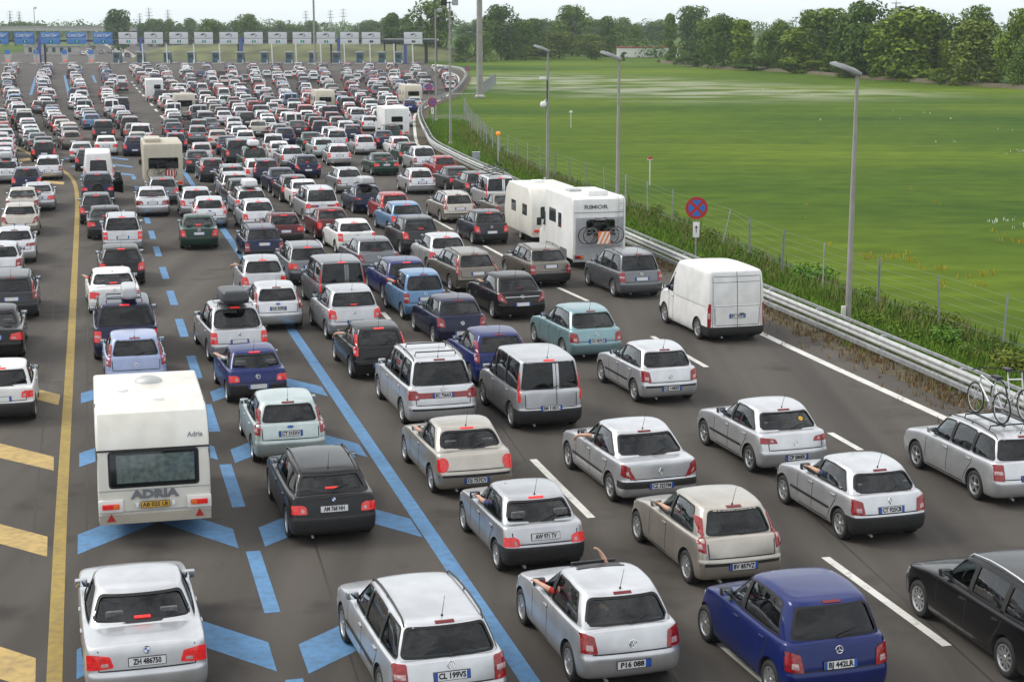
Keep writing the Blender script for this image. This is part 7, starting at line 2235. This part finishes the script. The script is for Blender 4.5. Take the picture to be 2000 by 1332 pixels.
# ---------------------------------------------------------------- the queues further up
LANES = [
 ('left edge', [(10, 335), (8, 300), (4, 270), (-4, 240)]),
 ('first blue', [(84, 322), (72, 290), (48, 255), (32, 222), (22, 195), (14, 172), (20, 152), (30, 136)]),
 ('second blue', [(150, 296), (128, 270), (104, 245), (95, 225), (90, 205), (87, 185), (84, 165), (90, 148), (98, 136)]),
 ('third blue', [(182, 255), (166, 236), (158, 216), (156, 195), (155, 178), (150, 160), (147, 148), (148, 136)]),
 ('fourth blue', [(276, 300), (262, 270), (244, 250), (226, 228), (214, 208), (211, 192), (218, 175), (209, 156), (206, 137)]),
 ('blue overtaking', [(240, 192), (236, 178), (234, 165)]),
 ('first white', [(343, 275), (338, 240), (322, 208), (300, 182), (276, 160), (263, 138)]),
 ('second white', [(396, 298), (370, 240), (342, 207), (316, 180), (297, 160), (285, 138)]),
 ('third white', [(448, 306), (414, 264), (386, 232), (362, 205), (342, 180), (325, 158), (314, 138)]),
 ('fourth white', [(500, 316), (452, 262), (424, 232), (402, 206), (382, 182), (368, 158), (360, 136)]),
 ('fifth white', [(550, 322), (494, 264), (464, 234), (440, 207), (422, 182), (411, 158), (404, 136)]),
 ('sixth white', [(596, 318), (536, 268), (505, 238), (481, 210), (465, 185), (455, 160), (449, 136)]),
 ('seventh white', [(650, 322), (580, 270), (548, 240), (523, 210), (509, 185), (500, 160), (494, 136)]),
 ('eighth white', [(690, 316), (622, 266), (590, 236), (566, 208), (552, 184), (544, 160), (538, 136)]),
 ('ninth white', [(730, 310), (662, 262), (634, 235), (611, 210), (598, 186), (590, 160), (584, 136)]),
 ('tenth white', [(700, 246), (677, 222), (656, 200), (643, 180), (635, 158), (630, 136)]),
 ('eleventh white', [(750, 262), (736, 238), (717, 215), (701, 198), (688, 180), (680, 160), (675, 136)]),
 ('twelfth white', [(790, 250), (772, 228), (757, 209), (742, 192), (733, 178), (725, 160), (720, 136)]),
 ('thirteenth white', [(803, 225), (793, 207), (782, 189), (773, 172), (769, 155), (765, 136)]),
 ('fourteenth white', [(838, 186), (827, 170), (816, 152), (808, 136)]),
 ('guardrail side', [(885, 180), (880, 167), (868, 150), (852, 140)]),
]
BYN = dict(LANES)
for a_, b_ in zip([q[0] for q in LANES if 'white' in q[0]], [q[0] for q in LANES if 'white' in q[0]][1:]):
    la, lb = gline(BYN[a_], 2), gline(BYN[b_], 2)
    mid_ = []
    for y_ in (205, 190, 176, 163, 152):
        D = G(1000, y_).y
        p_, q_ = min(la, key=lambda v: abs(v.y - D)), min(lb, key=lambda v: abs(v.y - D))
        if abs(p_.y - D) < 4 and abs(q_.y - D) < 4:
            m_ = (p_ + q_) / 2; mid_.append((1000 + 3200 * m_.x / (m_.y * CP + CAM_H * SP), y_))
    if len(mid_) > 2: LANES.append((f'gap right of the {a_}', mid_))
qr = random.Random(21)
FARM = ['polo5', 'golf5', 'punto5', 'fiesta', 'yaris', 'civic', 'astra5', 'focus', 'megane', 'passat', 'golfvar', 'fiatw', 'audiw', 'saloon', 'saloon2', 'sharan', 'zafira', 'picasso', 'voyager', 'doblo', 'offroad', 'aclass2']
FARW = [6, 6, 6, 5, 4, 4, 4, 5, 4, 5, 5, 4, 4, 7, 5, 3, 4, 3, 2, 3, 2, 3]
COLW = [('silver', 20), ('sil2', 15), ('white', 6), ('grey', 13), ('dgrey', 14), ('black', 8), ('navy', 11), ('blue', 3), ('lblue', 3), ('red', 4), ('maroon', 4), ('green', 4), ('champ', 8), ('taupe', 4), ('mint', 3)]
todo = []
for nm, px in LANES:
    line = gline(px, 0.5)
    s = 0; nxt = qr.uniform(0, 2)
    for i in range(1, len(line) - 1):
        s += (line[i] - line[i - 1]).length
        if s < nxt: continue
        t = line[i + 1] - line[i - 1]; a = math.atan2(-t.x, t.y) + qr.gauss(0, .035)
        key = qr.choices(FARM, FARW)[0]; P = MODELS[key]
        p = line[i] + Vector((t.y, -t.x, 0)).normalized() * qr.gauss(0, .30 if line[i].y > 170 else .12)
        if not free(p, a, P['L'], P['W']) or (nm.startswith('gap') and qr.random() < .12):
            nxt = s + .6; continue
        bump_in(p, a, P['L'], P['W'])
        todo.append((p.y, nm, key, p.copy(), a, qr.choices([c for c, w in COLW], [w for c, w in COLW])[0], qr.random() < .45))
        nxt = s + P['L'] + (qr.uniform(.9, 2.0) if 'white' in nm else qr.uniform(.6, 1.4))
# traffic beyond the booths
for (x, y) in ((140, 108), (150, 106), (163, 110), (172, 104), (198, 107), (215, 106), (180, 98), (248, 113)):
    p = G(x, y)
    if free(p, .05, 4.3, 1.8): bump_in(p, .05, 4.3, 1.8); todo.append((p.y, 'beyond', qr.choice(FARM), p, .05, qr.choice(['silver', 'dgrey', 'white', 'grey']), False))
todo.sort(key=lambda q: q[0])
n_hand = sum(1 for o in COL.objects if o.parent is None and o.get('category') == 'car')
LIMIT = 296 - n_hand
count = {}
def nth(n): return f"{n}{'th' if 10 <= n % 100 <= 20 else {1: 'st', 2: 'nd', 3: 'rd'}.get(n % 10, 'th')}"
for i, (y, nm, key, p, a, col, lit) in enumerate(todo[:LIMIT]):
    count[nm] = count.get(nm, 0) + 1
    P = MODELS[key]
    if nm == 'left edge': w_ = 'at the far left edge'
    elif nm == 'guardrail side': w_ = 'in the short line inside the guardrail bend'
    elif 'blue' in nm: w_ = f'in the {nm} sign queue' if nm != 'blue overtaking' else 'beside the queue to the fourth blue sign'
    else: w_ = f'in the {nm} sign queue'
    lab = f'{WORD[col]} {KIND[P["name"]]}, {nth(count[nm])} from the rear {w_}'
    if y < 165:
        r_, _ = place_car(key, p, a, PAINT[col], 1, lab, lit, 'far queues to the toll booths')
    else:
        o = link(P['name'], whole_mesh(key, lit), None, p, (0, 0, a)); o.color = PAINT[col]
        tag(o, lab, 'car', 'far queues to the toll booths')
# the rest of the jam: one mass, low detail
def low_mesh(key):
    P = MODELS[key]
    L, hw, H = P['L'], P['W'] / 2, P['H']
    yc = L - P['cowl']; d = P['deckC']; boot = P.get('boot')
    V, Fc = [], []
    def q(pts, m):
        b = len(V); V.extend(pts); Fc.append((list(range(b, b + len(pts))), m))
    yrb = P['yrb']; zR = P['deckR']
    B = [(-hw, 0), (hw, 0)]
    # lower body
    q([(-hw * .95, .02, .25), (hw * .95, .02, .25), (hw * .97, .0, .55), (-hw * .97, 0, .55)], 2)
    q([(-hw * .97, 0, .55), (hw * .97, 0, .55), (hw * .93, .08, zR), (-hw * .93, .08, zR)], 0)
    for s in (-1, 1):
        q([(s * hw * .97, 0, .25), (s * hw, .4, .22), (s * hw, L - .4, .22), (s * hw * .9, L, .3), (s * hw * .9, L, .6), (s * hw * .97, yc, d), (s * hw * .95, .1, zR)], 0)
        q([(s * hw * .66, -.012, .60), (s * hw * .99, -.012, .62), (s * hw * .98, .03, .90), (s * hw * .70, .03, .88)], 3)
        q([(s * hw * 1.003, P['ax0'] - .3, 0), (s * hw * 1.003, P['ax0'] + .3, 0), (s * hw * 1.003, P['ax0'] + .3, .55), (s * hw * 1.003, P['ax0'] - .3, .55)], 2)
    q([(-hw * .95, .1, zR), (hw * .95, .1, zR), (hw * .94, yrb + .05, zR), (-hw * .94, yrb + .05, zR)], 0)
    q([(-hw * .97, yc, d), (hw * .97, yc, d), (hw * .9, L - .05, .72), (-hw * .9, L - .05, .72)], 0)
    wb, wr = hw * .93, hw * .74
    bz = d if not boot else d
    A0, A1, C0, C1 = (yrb, bz), (P['yrr'], H - .07), (yc, d), (P['yrf'], H - .07)
    q([(-wr, A1[0], A1[1]), (wr, A1[0], A1[1]), (wr, C1[0], C1[1]), (-wr, C1[0], C1[1])], 0)
    q([(-wr * .95, A1[0] + .1, H), (wr * .95, A1[0] + .1, H), (wr * .95, C1[0] - .1, H), (-wr * .95, C1[0] - .1, H)], 0)
    q([(-wr, A1[0], A1[1]), (wr, A1[0], A1[1]), (wr * .95, A1[0] + .1, H), (-wr * .95, A1[0] + .1, H)], 0)
    q([(-wb, A0[0], A0[1]), (wb, A0[0], A0[1]), (wr, A1[0], A1[1]), (-wr, A1[0], A1[1])], 0)
    L2 = lambda a, b, t: (a[0] + (b[0] - a[0]) * t, a[1] + (b[1] - a[1]) * t)
    g0, g1 = L2(A0, A1, .12), L2(A0, A1, .90)
    q([(-wb * .84, g0[0] - .02, g0[1]), (wb * .84, g0[0] - .02, g0[1]), (wr * .86, g1[0] - .02, g1[1]), (-wr * .86, g1[0] - .02, g1[1])], 1)
    q([(-.15, g1[0] - .03, g1[1] + .0), (.15, g1[0] - .03, g1[1]), (.15, g1[0] - .02, g1[1] + .05), (-.15, g1[0] - .02, g1[1] + .05)], 3)
    q([(-.26, -.02, .62), (.26, -.02, .62), (.26, -.01, .74), (-.26, -.01, .74)], 4)
    q([(-wb, C0[0], C0[1]), (wb, C0[0], C0[1]), (wr, C1[0], C1[1]), (-wr, C1[0], C1[1])], 1)
    for s in (-1, 1):
        q([(s * wb, A0[0], A0[1]), (s * wb, C0[0], C0[1]), (s * wr, C1[0], C1[1]), (s * wr, A1[0], A1[1])], 0)
        q([(s * (wb + .004), A0[0] + .35, A0[1] + .04), (s * (wb + .004), C0[0] - .3, C0[1] + .04), (s * (wr + .008), C1[0] - .1, C1[1] - .04), (s * (wr + .008), A1[0] + .25, A1[1] - .04)], 1)
    return V, Fc
rest = todo[LIMIT:]
if rest:
    slots = [M_['far_glass'], M_['black'], M_['lamp'], M_['plate'], M_['lamp_on']]
    names = sorted({q[5] for q in rest})
    for c in names:
        m, n, l, b = new_mat('far_paint_' + c)
        cc = PAINT[c]; b.inputs['Base Color'].default_value = (*cc[:3], 1); b.inputs['Metallic'].default_value = cc[3]; b.inputs['Roughness'].default_value = .34
        b.inputs['Coat Weight'].default_value = .7; b.inputs['Coat Roughness'].default_value = .06
        slots.append(m)
    mb = MB()
    cache = {}
    for (y, nm, key, p, a, col, lit) in rest:
        if key not in cache: cache[key] = low_mesh(key)
        V, Fc = cache[key]
        M = Matrix.Translation(p) @ Matrix.Rotation(a, 4, 'Z')
        b = len(mb.v); mb.v.extend([tuple(M @ Vector(v)) for v in V])
        for f, m in Fc:
            mb.f.append([b + i for i in f]); mb.m.append({0: 5 + names.index(col), 1: 0, 2: 1, 3: 4 if lit else 2, 4: 3}[m])
    o = link('distant_cars', mb.mesh('distant_cars', slots, None, fix=False))
    tag(o, 'dense mass of far cars waiting just before the toll booths', 'cars', kind='stuff')
print('cars', n_hand, len(todo), len(rest))
# ---------------------------------------------------------------- light summer haze over the plain
hm = bpy.data.materials.new('haze'); hm.use_nodes = True
hn, hl = hm.node_tree.nodes, hm.node_tree.links
hn.clear()
pv = hn.new("ShaderNodeVolumePrincipled"); pv.inputs['Color'].default_value = (0.86, 0.93, 1.0, 1); pv.inputs['Density'].default_value = 0.00015
pv.inputs['Anisotropy'].default_value = 0.35
ho = hn.new("ShaderNodeOutputMaterial"); hl.new(pv.outputs[0], ho.inputs['Volume'])
mb = MB(); mb.box((0, 1550, 15.6), (6300, 3240, 33.4)); hz_ = mb.obj('haze', hm); tag(hz_, kind='stuff')
bpy.data.scenes.remove(BENCH_SCENE)
